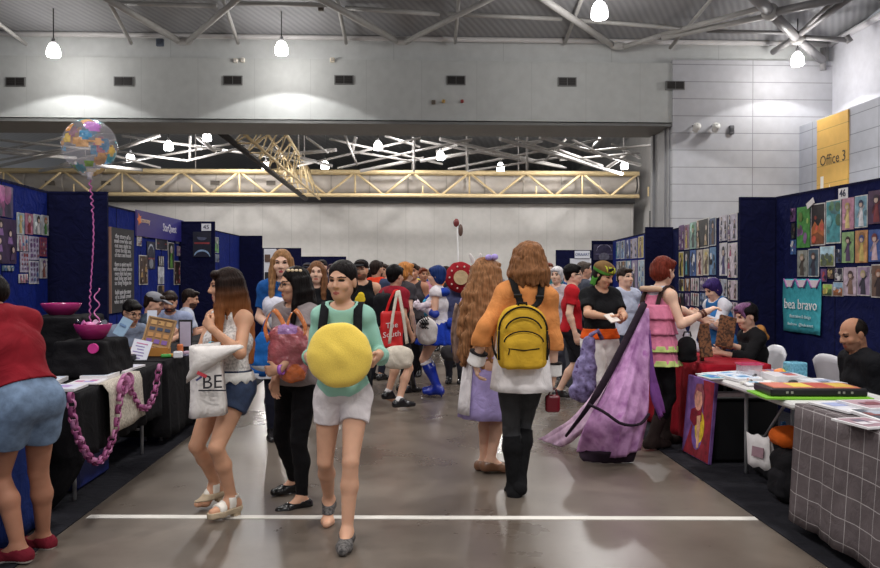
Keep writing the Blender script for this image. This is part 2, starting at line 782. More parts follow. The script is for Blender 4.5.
floor = structure(MB().box((0, 37, -.05), (60, 90, .1)), 'floor', tex_floor(), 'mottled grey brown polished concrete floor of the hall')

M_HEAD = tex_panel((192, 194, 191), 1.79, 0, 'X', .86, .01)
M_CLAD = tex_panel((186, 186, 190), 2.9, .56, 'X', .5, .012)
M_CLADY = tex_panel((176, 178, 186), 3.6, .56, 'Y', .5, .012)
M_WHITE = mat('plain', (212, 212, 218), .6)
M_GREY = mat('plain', (150, 150, 152), .55)
M_BEAM = mat('plain', (118, 118, 116), .6)
M_STEEL = mat('gloss', (178, 176, 172), .45)
M_DARK = mat('plain', (44, 44, 46), .6)
M_BLACK = mat('plain', (22, 22, 24), .6)

mb = MB()
mb.box(((XJ - 22) / 2, (WY + WB) / 2, (HZ0 + .05 + 8.45) / 2 + .02), (XJ + 22, WB - WY, 8.45 - HZ0 - .09))
structure(mb, 'wall_header', M_HEAD, 'pale grey panelled wall above the wide hall opening')
mb = MB()
mb.box(((XW - 22) / 2, (WY + WB) / 2 + .08, 8.79), (XW + 22, WB - WY - .16, .66))
structure(mb, 'wall_upper', tex_panel((198, 200, 198), 3.58, 0, 'X', .8, .012))
mb = MB()
mb.box(((XJ - 22) / 2, (WY + WB) / 2, HZ0), (XJ + 22, WB - WY + .06, .09))
structure(mb, 'trim_1', M_BEAM)
mb = MB()
mb.tube((-22, WY - .04, HZ1 + .03), (XW, WY - .04, HZ1 + .03), .085, n=8)
structure(mb, 'trim_2', mat('plain', (205, 202, 200), .5))
mb = MB()
mb.box(((XJ + XW) / 2, (WY + WB) / 2 - .03, 4.28), (XW - XJ, WB - WY + .06, 8.56))
structure(mb, 'wall_clad', M_CLAD)
mb = MB()
mb.box((XJ - .02, (WY + WB) / 2, 3.19), (.06, WB - WY - .3, 6.36))
mb.box((XJ - .07, WB - .35, 3.19), (.12, .22, 6.36))
mb.box((XJ - .06, WY + .5, 3.19), (.09, .12, 6.36))
structure(mb, 'trim_3', M_GREY)
mb = MB()
mb.box((XW + .1, 14, 4.6), (.2, 40, 9.2))
structure(mb, 'wall_right', M_WHITE)
mb = MB()
mb.tube((XW - .1, WY - .1, 9.13), (XW - .1, 4, 9.3), .11)
structure(mb, 'trim_4', mat('plain', (214, 212, 214), .5))
# office block beside the right wall
OX = 13.02
mb = MB()
mb.box((OX + .5, 17.9, 3.2), (1.0, 16.2, 6.4))
structure(mb, 'wall_office', M_CLADY)

# roof of the front hall, rising towards the viewer
mb = MB()
sl = .15
mb.add([(-24, WY + .3, 9.16), (XW + .2, WY + .3, 9.16), (XW + .2, 2, 9.16 + 24 * sl), (-24, 2, 9.16 + 24 * sl),
        (-24, WY + .3, 9.36), (XW + .2, WY + .3, 9.36), (XW + .2, 2, 9.36 + 24 * sl), (-24, 2, 9.36 + 24 * sl)],
       [(0, 1, 2, 3), (7, 6, 5, 4), (0, 4, 5, 1), (3, 2, 6, 7), (1, 5, 6, 2), (0, 3, 7, 4)])
structure(mb, 'ceiling', tex_roof((150, 150, 152), .5, 1.6))
# far hall
mb = MB()
mb.box((-22, 56, 10.3), (82, 56, .2))
structure(mb, 'ceiling_far', tex_roof((205, 205, 206), .2, .8))
FY = 47.0
FXR = 13.5
mb = MB()
mb.box(((FXR - 30) / 2, FY, 2.84), (FXR + 30, .3, 5.68))
structure(mb, 'wall_back', tex_panel((176, 174, 171), 1.66, 0, 'X', .84, .02))
mb = MB()
mb.box(((FXR - 30) / 2, FY - .1, 5.82), (FXR + 30, .7, .3))
structure(mb, 'trim_5', M_DARK)
mb = MB()
mb.box((14.45, 56, 5.1), (.3, 56, 10.2))
structure(mb, 'wall_far_right', mat('plain', (196, 194, 192), .6))
mb = MB()
mb.box((14.28, 44.6, 2.6), (.1, 3.0, 5.2))
structure(mb, 'door_1', M_DARK)
mb = MB()
mb.box((-22, 83, 5.1), (82, .3, 10.2))
structure(mb, 'wall_end', mat('plain', (90, 90, 92), .7))

# carpets and floor tape
M_CARPET = mat('cloth', (34, 34, 40), .98)
mb = MB()
mb.box((2.2 + 1.05, 9.4, .004), (2.1, 17, .008))
tag(mb.world('carpet', M_CARPET), 'dark grey carpet strip under the right hand stalls', 'carpet')
mb = MB()
mb.box((-2.03 - .74, 9.0, .004), (1.48, 18, .008))
tag(mb.world('carpet', M_CARPET), 'dark grey carpet strip under the left hand stalls', 'carpet')
mb = MB()
a, b_ = atz(88, 516.5, .002), atz(757, 518.5, .002)
mb.box(((a + b_) / 2), (b_[0] - a[0], .066, .004), R=np.array(Matrix.Rotation(math.atan2(b_[1] - a[1], b_[0] - a[0]), 3, 'Z')))
tag(mb.world('floor_tape', mat('plain', (226, 222, 214), .6)), 'long white tape line across the concrete in the foreground', 'tape')
mb = MB()
a, b_ = atz(398, 391, .002), atz(418, 390, .002)
mb.box(((a + b_) / 2), (b_[0] - a[0], .07, .004))
tag(mb.world('floor_tape', mat('plain', (226, 222, 214), .6)), 'short white tape mark on the floor beyond the black staff', 'tape')

# ------------------------------------------------------------------ roof trusses
def tubes(name, label, cat, segs, m, group=None, pname='tube'):
    """one steel frame: every tube a part"""
    P = [np.asarray(s[0]) for s in segs] + [np.asarray(s[1]) for s in segs]
    c = np.mean(P, axis=0)
    c[2] = min(p[2] for p in P)
    t = thing(name, label, cat, tuple(c), 0, group)
    for s in segs:
        part(MB().tube(s[0], s[1], s[2], n=8), s[3] if len(s) > 3 else pname, m, t)
    return t


def frm(x0, y0, Y0, x1, y1, Y1, r, nm='tube'):
    return (at(x0, y0, Y0), at(x1, y1, Y1), r, nm)


def vee(x, xl, xr, label, dx=0):
    s = [frm(x - 6, 41, 25.7, xl, -3, 22.3, .105, 'chord'), frm(x + 2, 42, 25.7, xr, -3, 22.3, .085, 'chord')]
    t = tubes('roof_truss', label, 'truss', s, M_STEEL, 'roof trusses of the front hall')
    part(MB().ball(at(x - 1, 41, 25.7), (.3, .12, .14)), 'joint_plate', M_STEEL, t)
    return t


vee(185, 104, 240, 'V shaped pair of steel roof tubes meeting above the header, furthest left')
vee(403, 318, 494, 'V shaped pair of steel roof tubes above the middle of the header')
t = tubes('roof_truss', 'steel roof tubes meeting above the header beside the large bright lamp', 'truss',
          [frm(612, 45, 25.7, 540, -3, 22.3, .105, 'chord'), frm(624, 47, 25.6, 662, 35, 24.8, .085, 'chord'),
           frm(662, 35, 24.8, 768, 6, 22.4, .085, 'chord'), frm(662, 38, 24.8, 768, 16, 23.0, .085, 'chord')], M_STEEL, 'roof trusses of the front hall')
part(MB().ball(at(618, 46, 25.7), (.3, .12, .14)), 'joint_plate', M_STEEL, t)
t = tubes('roof_truss', 'heavy dark steel roof strut running down to the right hand corner', 'truss',
          [frm(752, -6, 21.6, 770, 12, 22.6, .17, 'chord'), frm(770, 12, 22.6, 797, 38, 24.3, .15, 'chord'), frm(797, 38, 24.3, 822, 60, 25.6, .13, 'chord'),
           frm(770, 13, 22.6, 842, -2, 21.2, .12, 'chord'), frm(797, 36, 24.3, 852, -4, 21.4, .1, 'brace'), frm(799, 34, 24.3, 838, -3, 21.4, .06, 'brace'),
           frm(795, 38, 24.3, 773, 52, 25.7, .1, 'brace'), frm(800, 37, 24.3, 848, 40, 23.8, .08, 'brace'), frm(846, 36, 23.8, 850, 42, 23.8, .1, 'bracket'),
           frm(797, 33, 24.3, 707, 31, 24.4, .06, 'brace'), frm(823, 48, 25.8, 823, 70, 25.8, .1, 'bracket')], mat('gloss', (140, 138, 138), .45), 'roof trusses of the front hall')
part(MB().ball(at(797, 38, 24.3), .22), 'joint_plate', M_STEEL, t)
part(MB().ball(at(770, 12, 22.6), .25), 'joint_plate', M_STEEL, t)
pur = [((-30, 2), (0, 6), (26, 44), .06, 'far left end'), ((108, 0), (117, 10), (131, 43), .06, 'left of the leftmost V shaped truss'),
       ((222, -4), (227, 12), (238, 43), .06, 'right of the leftmost V shaped truss'), ((336, -6), (341, 10), (346, 43), .06, 'left of the middle V shaped truss'),
       ((459, -4), (457, 15), (455, 43), .055, 'right of the middle V shaped truss'), ((583, -4), (577, 15), (565, 43), .06, 'left of the large bright lamp'),
       ((714, -4), (700, 18), (670, 48), .055, 'right of the large bright lamp')]
for a, m_, b_, r, wh in pur:
    t = tubes('roof_purlin', 'thin steel roof rafter ending on the header, ' + wh, 'beam', [frm(*a, 22.9, *b_, 25.8, r)], M_STEEL, 'thin rafters under the front roof')
for s, wh in ((frm(117, 3, 23.4, 217, 6, 23.4, .07), 'leftmost'), (frm(230, 3, 23.4, 326, 5, 23.4, .07), 'above the second lamp'),
              (frm(345, 8, 23.8, 440, 14, 23.8, .07), 'across the middle V shaped truss'), (frm(448, 14, 24.2, 562, 19, 24.2, .065), 'right of the middle V shaped truss'),
              (frm(574, 20, 24.3, 690, 29, 24.3, .065), 'under the large bright lamp')):
    tubes('roof_tie', 'level steel tie tube under the roof, ' + wh, 'beam', [s], M_STEEL, 'level ties under the front roof')

# far hall lattice
M_STEELW = mat('gloss', (164, 161, 158), .5)
lat = [((0, 152, 38), (76, 158, 41)), ((0, 150, 40), (62, 138, 36)), ((20, 147, 36), (64, 137, 36)), ((112, 151, 36), (160, 135, 36)),
       ((122, 136, 37), (222, 150, 37)), ((113, 151, 37), (188, 161, 37)), ((96, 165, 40), (142, 170, 42)), ((186, 161, 37), (250, 146, 37)), ((190, 136, 37), (190, 161, 37)),
       ((40, 171, 40), (76, 163, 38)), ((-20, 146, 38), (40, 152, 38)), ((60, 165, 39), (110, 150, 39)), ((197, 137, 36), (216, 152, 36)),
       ((200, 147, 38), (312, 163, 40)), ((298, 166, 40), (420, 138, 36)), ((280, 155, 39), (336, 150, 37)), ((306, 137, 36), (328, 153, 36)),
       ((350, 151, 38), (416, 162, 38)), ((360, 171, 40), (424, 158, 40)), ((414, 137, 37), (414, 172, 37)), ((345, 136, 35), (357, 165, 38)),
       ((356, 137, 38), (352, 152, 38)), ((385, 136, 38), (420, 147, 38)), ((420, 141, 37), (520, 160, 37)), ((420, 161, 38), (542, 141, 38)),
       ((520, 160, 38), (566, 168, 40)), ((468, 171, 40), (562, 157, 38)), ((476, 150, 40), (530, 161, 40)), ((527, 137, 37), (527, 170, 37)), ((467, 136, 37), (467, 171, 38)),
       ((500, 139, 34), (622, 174, 41)), ((573, 140, 34), (612, 159, 36)), ((588, 151, 38), (652, 145, 34)), ((558, 150, 38), (602, 166, 41)), ((612, 144, 36), (640, 158, 38)),
       ((560, 160, 40), (640, 153, 37)), ((604, 170, 41), (630, 152, 38)), ((566, 139, 38), (546, 160, 38)), ((600, 138, 38), (590, 150, 37)), ((437, 152, 39), (470, 140, 37)),
       ((0, 160, 39), (115, 140, 36)), ((113, 164, 40), (242, 142, 36)), ((228, 139, 36), (332, 166, 40)), ((330, 139, 36), (442, 164, 40)), ((338, 168, 40), (472, 139, 36)), ((440, 139, 36), (562, 167, 40)),
       ((448, 169, 40), (602, 139, 36)), ((604, 169, 40), (516, 139, 36)), ((-10, 168, 40), (90, 146, 37)), ((60, 141, 36), (160, 168, 40)), ((0, 140, 35), (100, 150, 37)), ((540, 137, 35), (640, 165, 40))]
parts_ = [[], [], [], [], []]
for i, (a, b_) in enumerate(lat):
    mx = (a[0] + b_[0]) / 2
    k = min(int(max(mx, 0) // 132), 4)
    parts_[k].append((at(*a), at(*b_), .055 if i % 3 else .085, 'tube'))
for s, wh in zip(parts_, ('above the left stalls', 'right of the balloon', 'left of the middle of the opening', 'right of the middle of the opening', 'above the right end of the gold truss')):
    tubes('roof_lattice', 'white steel roof lattice of the far hall, ' + wh, 'truss', s, M_STEELW, 'white roof lattice of the far hall')

# gold trusses
M_GOLD = mat('gloss', (214, 192, 148), .45)
GY = 45.0


def gold_truss(X0, X1, Y, z0, z1, step, x_first, label):
    t = thing('gantry_truss', label, 'truss', ((X0 + X1) / 2, Y, z0), 0, 'gold trusses of the far hall')
    part(MB().tube((X0, Y, z1), (X1, Y, z1), .13), 'top_chord', M_GOLD, t)
    part(MB().tube((X0, Y, z0), (X1, Y, z0), .11), 'bottom_chord', M_GOLD, t)
    part(MB().tube((X0, Y + .9, z1), (X1, Y + .9, z1), .06), 'top_chord', M_GOLD, t)
    for hx in range(-24, 14, 6):
        part(MB().tube((hx + .4, Y, z1), (hx + .4, Y, 10.2), .03), 'hanger', M_STEELW, t)
    x = x_first
    i = 0
    while x + step / 2 < X1 + .1:
        part(MB().tube((x, Y, z0), (x + step / 2, Y, z1), .065), 'diagonal', M_GOLD, t)
        if x + step < X1 + .1:
            part(MB().tube((x + step / 2, Y, z1), (x + step, Y, z0), .065), 'diagonal', M_GOLD, t)
        if i % 2 == 0:
            part(MB().tube((x + step * .68, Y, z0), (x + step * .68, Y, z0 + (z1 - z0) * .42), .045), 'post', M_GOLD, t)
        else:
            part(MB().tube((x + step / 2, Y, z0), (x + step / 2, Y, z1), .05), 'post', M_GOLD, t)
        part(MB().tube((x + step / 2, Y, z1), (x + step / 2, Y + .9, z1), .04), 'strut', M_GOLD, t)
        x += step
        i += 1
    return t


zt, zb = at(440, 172.5, GY)[2], at(440, 195.5, GY)[2]
step = 57 / F * GY
gold_truss(-26, at(639, 172, GY)[0], GY, zb, zt, step, at(441, 195, GY)[0] - 9 * step, 'long gold lattice truss spanning the top of the far grey wall')
# gold gantry running away from the header down to the long truss
t = thing('gantry_truss', 'gold lattice gantry with a dark rail running back under the far roof, behind the header', 'truss', (-6, 36, 5.8), 0, 'gold trusses of the far hall')
A0, A1 = at(220, 132, 28.3), at(306, 199, 44.6)
B0, B1 = at(272, 112, 28.3), at(310, 172, 44.6)
sd = np.array((.75, 0, 0))
part(MB().tube(A0, A1, .12), 'rail', M_DARK, t)
part(MB().tube(A0 + sd, A1 + sd, .06), 'bottom_chord', M_GOLD, t)
part(MB().tube(A0 - sd * .2 + (0, 0, .12), A1 - sd * .2 + (0, 0, .12), .06), 'bottom_chord', M_GOLD, t)
part(MB().tube(B0, B1, .075), 'top_chord', M_GOLD, t)
part(MB().tube(B0 - sd, B1 - sd, .06), 'top_chord', M_GOLD, t)
for i in range(9):
    u, w = i / 9, (i + 1) / 9
    L_ = lambda p, q, s: p + (q - p) * s
    part(MB().tube(L_(A0, A1, u), L_(B0 - sd, B1 - sd, (u + w) / 2), .03), 'diagonal', M_GOLD, t)
    part(MB().tube(L_(B0 - sd, B1 - sd, (u + w) / 2), L_(A0, A1, w), .03), 'diagonal', M_GOLD, t)
    part(MB().tube(L_(A0 + sd, A1 + sd, u), L_(B0, B1, (u + w) / 2), .032), 'diagonal', M_GOLD, t)
    part(MB().tube(L_(B0, B1, (u + w) / 2), L_(A0 + sd, A1 + sd, w), .032), 'diagonal', M_GOLD, t)
    part(MB().tube(L_(A0 + sd, A1 + sd, u), L_(A0, A1, u), .03), 'strut', M_GOLD, t)
for u in (.2, .6):
    q = B0 + (B1 - B0) * u
    part(MB().tube(q, (q[0], q[1], 10.2), .03), 'hanger', M_STEELW, t)
# duct
DY = 46.2
c0, r0 = at(440, 184.5, DY), 9.2 / F * DY
mb = MB()
mb.tube((-26, DY, c0[2]), (at(634, 184, DY)[0], DY, c0[2]), r0, n=24)
duct = thing('air_duct', 'fat round pale grey air duct behind the long gold truss', 'duct', (-6, DY, c0[2] - r0))
part(mb, 'pipe', mat('plain', (205, 198, 190), .5), duct)
for px in (50, 106, 160, 215, 271):
    q = at(px, 183, DY - r0)
    part(MB().box((q[0], DY - r0 + .1, q[2]), (.5, .3, .24)), 'grille', mat('plain', (96, 90, 82), .6), duct)
for px in range(-10, 640, 38):
    q = at(px, 184, DY)
    mb = MB()
    mb.lathe([(r0 + .02, -.04), (r0 + .02, .04)], (q[0], DY, c0[2]), 20, R=np.array(Matrix.Rotation(PI / 2, 3, 'Y')))
    part(mb, 'seam_band', mat('plain', (180, 174, 166), .5), duct)

# ------------------------------------------------------------------ header fittings
for px, py, wh in ((16, 82, 'furthest left'), (124, 81.5, 'second from the left'), (233, 80.5, 'third from the left'), (344, 80, 'third from the right'), (456, 80.5, 'second from the right'), (567, 82, 'right of the middle of the header')):
    q = at(px, py, WY)
    t = thing('air_vent', 'dark twin rectangular vent in the header wall, ' + (wh if 'header' in wh else wh + ''), 'vent', (q[0], WY, q[2] - .15), 0, 'vents in the header wall')
    part(MB().box((q[0], WY - .02, q[2]), (.62, .05, .3)), 'frame', mat('plain', (120, 120, 118), .6), t)
    for s in (-1, 1):
        mb = MB().box((q[0] + s * .142, WY - .045, q[2]), (.26, .03, .24))
        for k in range(4):
            mb.box((q[0] + s * .142, WY - .066, q[2] - .09 + .06 * k), (.25, .014, .012), m=1)
        part(mb, 'grille', [mat('plain', (34, 30, 28), .6), mat('plain', (48, 44, 42), .6)], t)
q = at(675, 85.5, WY - .07)
t = thing('air_vent', 'dark twin vent at the left edge of the grooved cladding', 'vent', (q[0], WY - .07, q[2] - .15), 0, 'vents in the header wall')
part(MB().box((q[0], WY - .07, q[2]), (.62, .1, .28)), 'frame', mat('plain', (120, 120, 118), .6), t)
for s in (-1, 1):
    part(MB().box((q[0] + s * .142, WY - .12, q[2]), (.26, .03, .23)), 'grille', mat('plain', (36, 32, 30), .6), t)
for px, py, Y, d, c, lab in ((236, 61, WY, .14, (238, 232, 220), 'small white box on the header wall right of the third vent, left of a pair'),
                             (243, 60.5, WY, .14, (238, 232, 220), 'small white box on the header wall right of the third vent, right of a pair'),
                             (332.5, 60.5, WY, .15, (236, 226, 206), 'single small cream box above the third vent from the right'),
                             (160.5, 43, WY - .1, .24, (88, 96, 110), 'blue grey junction box at the roof edge beside the V shaped truss'),
                             (321, 9, 23.8, .16, (110, 100, 92), 'small brown box hanging under the roof above the middle'),
                             (433.5, 102.5, WY, .13, (120, 108, 96), 'small brown sensor on the header, leftmost of three in a row'),
                             (443.5, 101.5, WY, .1, (216, 176, 96), 'small yellow sensor on the header, middle one of three in a row'),
                             (462, 101.5, WY, .1, (176, 70, 66), 'small red call point on the header, rightmost of three in a row'),
                             (731, 130, WY - .07, .16, (96, 96, 100), 'small grey speaker on the cladding right of the two white spotlights')):
    q = at(px, py, Y)
    mb = MB().box((q[0], Y - .05, q[2]), (d, .1, d if px < 731 else d * 1.8), bev=.02)
    mb.box((q[0], Y - .11, q[2]), (d * .6, .03, d * .6), m=1)
    tag(mb.world('wall_box', [mat('plain', c, .5), mat('plain', tuple(int(v * .8) for v in c), .5)]), lab, 'sensor', 'small boxes on the header wall')
for px, lab in ((694, 'left one of two white spotlights on the grooved cladding'), (713, 'right one of two white spotlights on the grooved cladding')):
    q = at(px, 129, WY - .07)
    t = thing('wall_spotlight', lab, 'spotlight', (q[0], WY - .1, q[2] - .15), 0, 'spotlights on the cladding')
    part(MB().tube((q[0] - .04, WY - .07, q[2] + .1), (q[0] - .02, WY - .26, q[2] + .08), .03), 'bracket', M_GREY, t)
    part(MB().lathe([(.02, -.16), (.1, -.13), (.13, .08), (.11, .13), (.02, .13)], (q[0], WY - .3, q[2]), 14, R=np.array(Matrix.Rotation(.9, 3, 'X'))), 'lamp_head', mat('plain', (232, 230, 224), .4), t)

# office sign on the office block
def office():
    n = np.array((-1., 0, 0))
    Y0, Y1 = atx(818.5, 110, OX)[1], atx(849.5, 110, OX)[1]
    zt_ = 6.36
    t = thing('office_sign', 'tall yellow wall sign reading Office 3 high on the right', 'sign', (OX, (Y0 + Y1) / 2, 3.2))
    part(MB().box((OX - .02, (Y0 + Y1) / 2, (3.2 + zt_) / 2), (.05, Y0 - Y1, zt_ - 3.2)), 'panel', tex_panel((224, 178, 92), 0, .56, 'Y', .6, .01), t)
    c = atx(833.5, 158.5, OX - .05)
    mb = MB()
    text_on(mb, 'Office 3', .46, (OX - .047, c[1] + .06, c[2]), (0, -1, 0), n)
    part(mb, 'lettering', mat('plain', (70, 62, 50), .6), t)
    mb = MB()
    c = atx(823.5, 183, OX)
    mb.box((OX - .05, c[1], c[2] - .3), (.012, .17, 1.0))
    c = atx(831, 190, OX)
    mb.prism([(OX - .055, c[1] + .14, c[2] - .5), (OX - .055, c[1] - .16, c[2] - .5), (OX - .055, c[1] - .02, c[2] + .18)], (-1, 0, 0), .006)
    part(mb, 'pictogram', mat('plain', (240, 236, 226), .6), t)


office()

# ------------------------------------------------------------------ pendant lamps
M_LAMP = mat('emit', (255, 252, 250), e=26)
M_LAMPB = mat('emit', (240, 244, 255), e=14)


def pendant(px, py, Y, r, label, group, top, power=0, spot=0):
    q = at(px, py, Y)
    t = thing('pendant_lamp', label, 'lamp', (q[0], Y, q[2] - r), 0, group)
    part(MB().tube((q[0], Y, q[2] + r * 1.6), (q[0], Y, top), .015, n=6), 'cable', M_DARK, t)
    part(MB().tube((q[0], Y, q[2] + r * .9), (q[0], Y, q[2] + r * 1.7), r * .38, r * .25, n=12), 'housing', M_GREY, t)
    part(MB().lathe([(r * .3, r * 1.05), (r * .62, r * .75), (r * .92, .1 * r), (r, -.75 * r), (r * .86, -r), (.01, -r)], (q[0], Y, q[2]), 18), 'shade', M_LAMP, t)
    if power:
        ld = bpy.data.lights.new('lamp_light', 'POINT')
        ld.energy = power
        ld.shadow_soft_size = r * 1.3
        ld.color = (1, .97, .95)
        lo = bpy.data.objects.new('lamp_light', ld)
        COL.objects.link(lo)
        lo.location = (q[0], Y - .02, q[2] - r * 1.3 - .1)
    if spot:
        ld = bpy.data.lights.new('lamp_spot', 'SPOT')
        ld.energy = spot
        ld.spot_size = R_(132)
        ld.spot_blend = .06
        ld.shadow_soft_size = .1
        lo = bpy.data.objects.new('lamp_spot', ld)
        COL.objects.link(lo)
        lo.location = (q[0], Y, q[2] - r * 1.2)


GF, GB = 'pendant lamps of the front hall', 'pendant lamps of the far hall'
pendant(53.5, 50, 24.4, .2, 'glowing pendant lamp in front of the header, furthest left', GF, 9.5, 80, 260)
pendant(281.5, 48, 24.4, .2, 'glowing pendant lamp in front of the header, above the dark haired women', GF, 9.5, 80, 260)
pendant(599.5, 10, 21.5, .23, 'large glowing pendant lamp cut near the top edge of the view', GF, 10.2, 170, 900)
pendant(797.5, 59, 24.4, .2, 'glowing pendant lamp in the right corner by the grooved cladding', GF, 9.5, 120, 190)
for i, (px, py, Y, lab) in enumerate(((130.5, 157, 40, 'small lit lamp right below the balloon level, left of the far hall'), (168.5, 145.5, 36, 'small lit lamp high up, second from the left in the far hall'),
                                      (207, 136.5, 33, 'lit lamp half hidden by the header edge at the left'), (266, 165.5, 40, 'small lit lamp beside the gold gantry'),
                                      (325, 165, 40, 'small lit lamp above the dark haired women, right of the gold gantry'), (378, 145.5, 36, 'lit lamp in the middle of the far hall, nearest the header'),
                                      (440.5, 155.5, 38, 'small lit lamp right of the middle in the far hall'), (500.5, 167, 41, 'small lit lamp just above the gold truss'),
                                      (624.5, 165, 41, 'small lit lamp at the right end of the gold truss'))):
    pendant(px, py, Y, .2 if i != 2 else .18, lab, GB, 10.15, 420 if i in (0, 1, 3, 5, 7, 8) else 0)

# ------------------------------------------------------------------ hall lighting out of view
def hall_light(x, y, z, e, size=150, soft=.35):
    ld = bpy.data.lights.new('hall_light', 'SPOT')
    ld.energy = e
    ld.spot_size = R_(size)
    ld.spot_blend = .6
    ld.shadow_soft_size = soft
    ld.color = (1, .97, .94)
    lo = bpy.data.objects.new('hall_light', ld)
    COL.objects.link(lo)
    lo.location = (x, y, z)


for y in (-7, -.5, 6, 12.5, 19):
    for x in (-10.5, -3.5, 3.5, 10.5):
        if y == 19 and x == 3.5:
            continue
        hall_light(x, y, 8.3, (760 if abs(x) < 5 else 520) * (1.6 if y == 19 else 1))
for y in (32, 38, 43):
    for x in (-9, 0, 9):
        hall_light(x, y, 8.5, 820)
w = bpy.data.worlds.new('world')
S.world = w
w.use_nodes = True
w.node_tree.nodes['Background'].inputs[0].default_value = (.62, .64, .68, 1)
w.node_tree.nodes['Background'].inputs[1].default_value = .42
S.view_settings.view_transform = 'Standard'
S.view_settings.look = 'None'
S.view_settings.exposure = 0
S.view_settings.gamma = 1

# ------------------------------------------------------------------ booth partitions
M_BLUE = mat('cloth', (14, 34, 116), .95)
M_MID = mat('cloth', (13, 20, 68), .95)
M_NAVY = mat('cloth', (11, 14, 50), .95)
M_RAIL = mat('metal', (70, 72, 92), .5)


def partition(a, b, label, h=2.4, m=None, rails=True):
    """run of carpet covered panels from a to b (x, y)"""
    m = m or M_BLUE
    a, b = np.array((*a, 0.)), np.array((*b, 0.))
    L = np.linalg.norm(b - a)
    t_ = (b - a) / L
    n_ = np.array((-t_[1], t_[0], 0))
    R = np.array((t_, n_, (0, 0, 1))).T
    c = (a + b) / 2
    t = thing('booth_partition', label, 'partition', tuple(c), 0, 'blue booth partitions')
    k = max(1, round(L / 1.0))
    for i in range(k):
        q = a + t_ * L * (i + .5) / k
        part(MB().box(q + (0, 0, h / 2), (L / k - .012, .036, h - .03), R), 'panel', m, t)
    if rails:
        for z in (h - .012, .02):
            part(MB().box(c + (0, 0, z), (L, .044, .024), R), 'rail', M_NAVY, t)
    for i in range(k + 1):
        q = a + t_ * L * i / k
        part(MB().box(q + (0, 0, h / 2), (.014, .042, h), R), 'post', M_NAVY, t)
    return t_, n_


RW1 = ((4.48, 4.4), (4.2, 8.85))
RW2 = ((4.36, 9.0), (4.95, 14.55))
RW3 = ((4.92, 14.75), (5.42, 20.6))
LW1 = ((-3.50, 4.2), (-3.77, 8.58))
LW2 = ((-3.76, 8.66), (-3.74, 13.36))
LW3 = ((-3.82, 13.5), (-3.76, 18.3))
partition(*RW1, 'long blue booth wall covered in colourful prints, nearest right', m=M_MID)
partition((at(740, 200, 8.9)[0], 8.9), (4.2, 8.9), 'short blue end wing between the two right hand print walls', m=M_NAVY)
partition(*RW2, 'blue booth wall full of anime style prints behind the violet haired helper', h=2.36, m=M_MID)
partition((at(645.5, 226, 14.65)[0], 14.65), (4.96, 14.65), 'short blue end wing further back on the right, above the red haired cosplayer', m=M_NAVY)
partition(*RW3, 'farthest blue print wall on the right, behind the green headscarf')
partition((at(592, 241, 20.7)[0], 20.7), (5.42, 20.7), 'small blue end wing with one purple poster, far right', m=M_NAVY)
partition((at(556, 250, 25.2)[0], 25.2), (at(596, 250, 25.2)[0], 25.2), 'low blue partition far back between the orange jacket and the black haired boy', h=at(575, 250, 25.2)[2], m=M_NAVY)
partition(*LW1, 'long blue booth wall on the left behind the woman in red', m=M_BLUE)
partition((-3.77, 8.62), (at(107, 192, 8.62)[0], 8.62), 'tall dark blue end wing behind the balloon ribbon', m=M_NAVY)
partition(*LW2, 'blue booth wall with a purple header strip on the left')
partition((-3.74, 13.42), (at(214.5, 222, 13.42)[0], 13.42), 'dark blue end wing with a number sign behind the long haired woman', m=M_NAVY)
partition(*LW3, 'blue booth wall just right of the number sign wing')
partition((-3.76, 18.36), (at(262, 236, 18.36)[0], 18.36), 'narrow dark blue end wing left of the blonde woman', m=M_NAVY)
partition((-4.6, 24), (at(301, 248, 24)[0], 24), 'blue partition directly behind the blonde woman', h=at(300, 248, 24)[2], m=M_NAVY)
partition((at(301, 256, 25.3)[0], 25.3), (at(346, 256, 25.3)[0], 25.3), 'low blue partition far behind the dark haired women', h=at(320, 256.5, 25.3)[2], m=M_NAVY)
# ------------------------------------------------------------------ people
def V3(*a):
    return np.array(a, float)


def rot(axis, deg):
    return np.array(Matrix.Rotation(math.radians(deg), 3, axis))


def unit(v):
    v = np.asarray(v, float)
    return v / (np.linalg.norm(v) + 1e-9)


def ik(a, t, l1, l2, hint):
    """two bone reach from a to t; returns joint and end"""
    d = t - a
    L = np.linalg.norm(d)
    L2 = min(max(L, abs(l1 - l2) + .02), (l1 + l2) * .998)
    d = d / max(L, 1e-6)
    t = a + d * L2
    x = (l1 * l1 - l2 * l2 + L2 * L2) / (2 * L2)
    h = math.sqrt(max(l1 * l1 - x * x, 0))
    hint = np.asarray(hint, float)
    hp = unit(hint - d * np.dot(hint, d))
    return a + d * x + hp * h, t


SKIN = (206, 158, 130)
SKIN_F = (222, 176, 150)
SKIN_D = (150, 104, 78)
M_LIP = {}


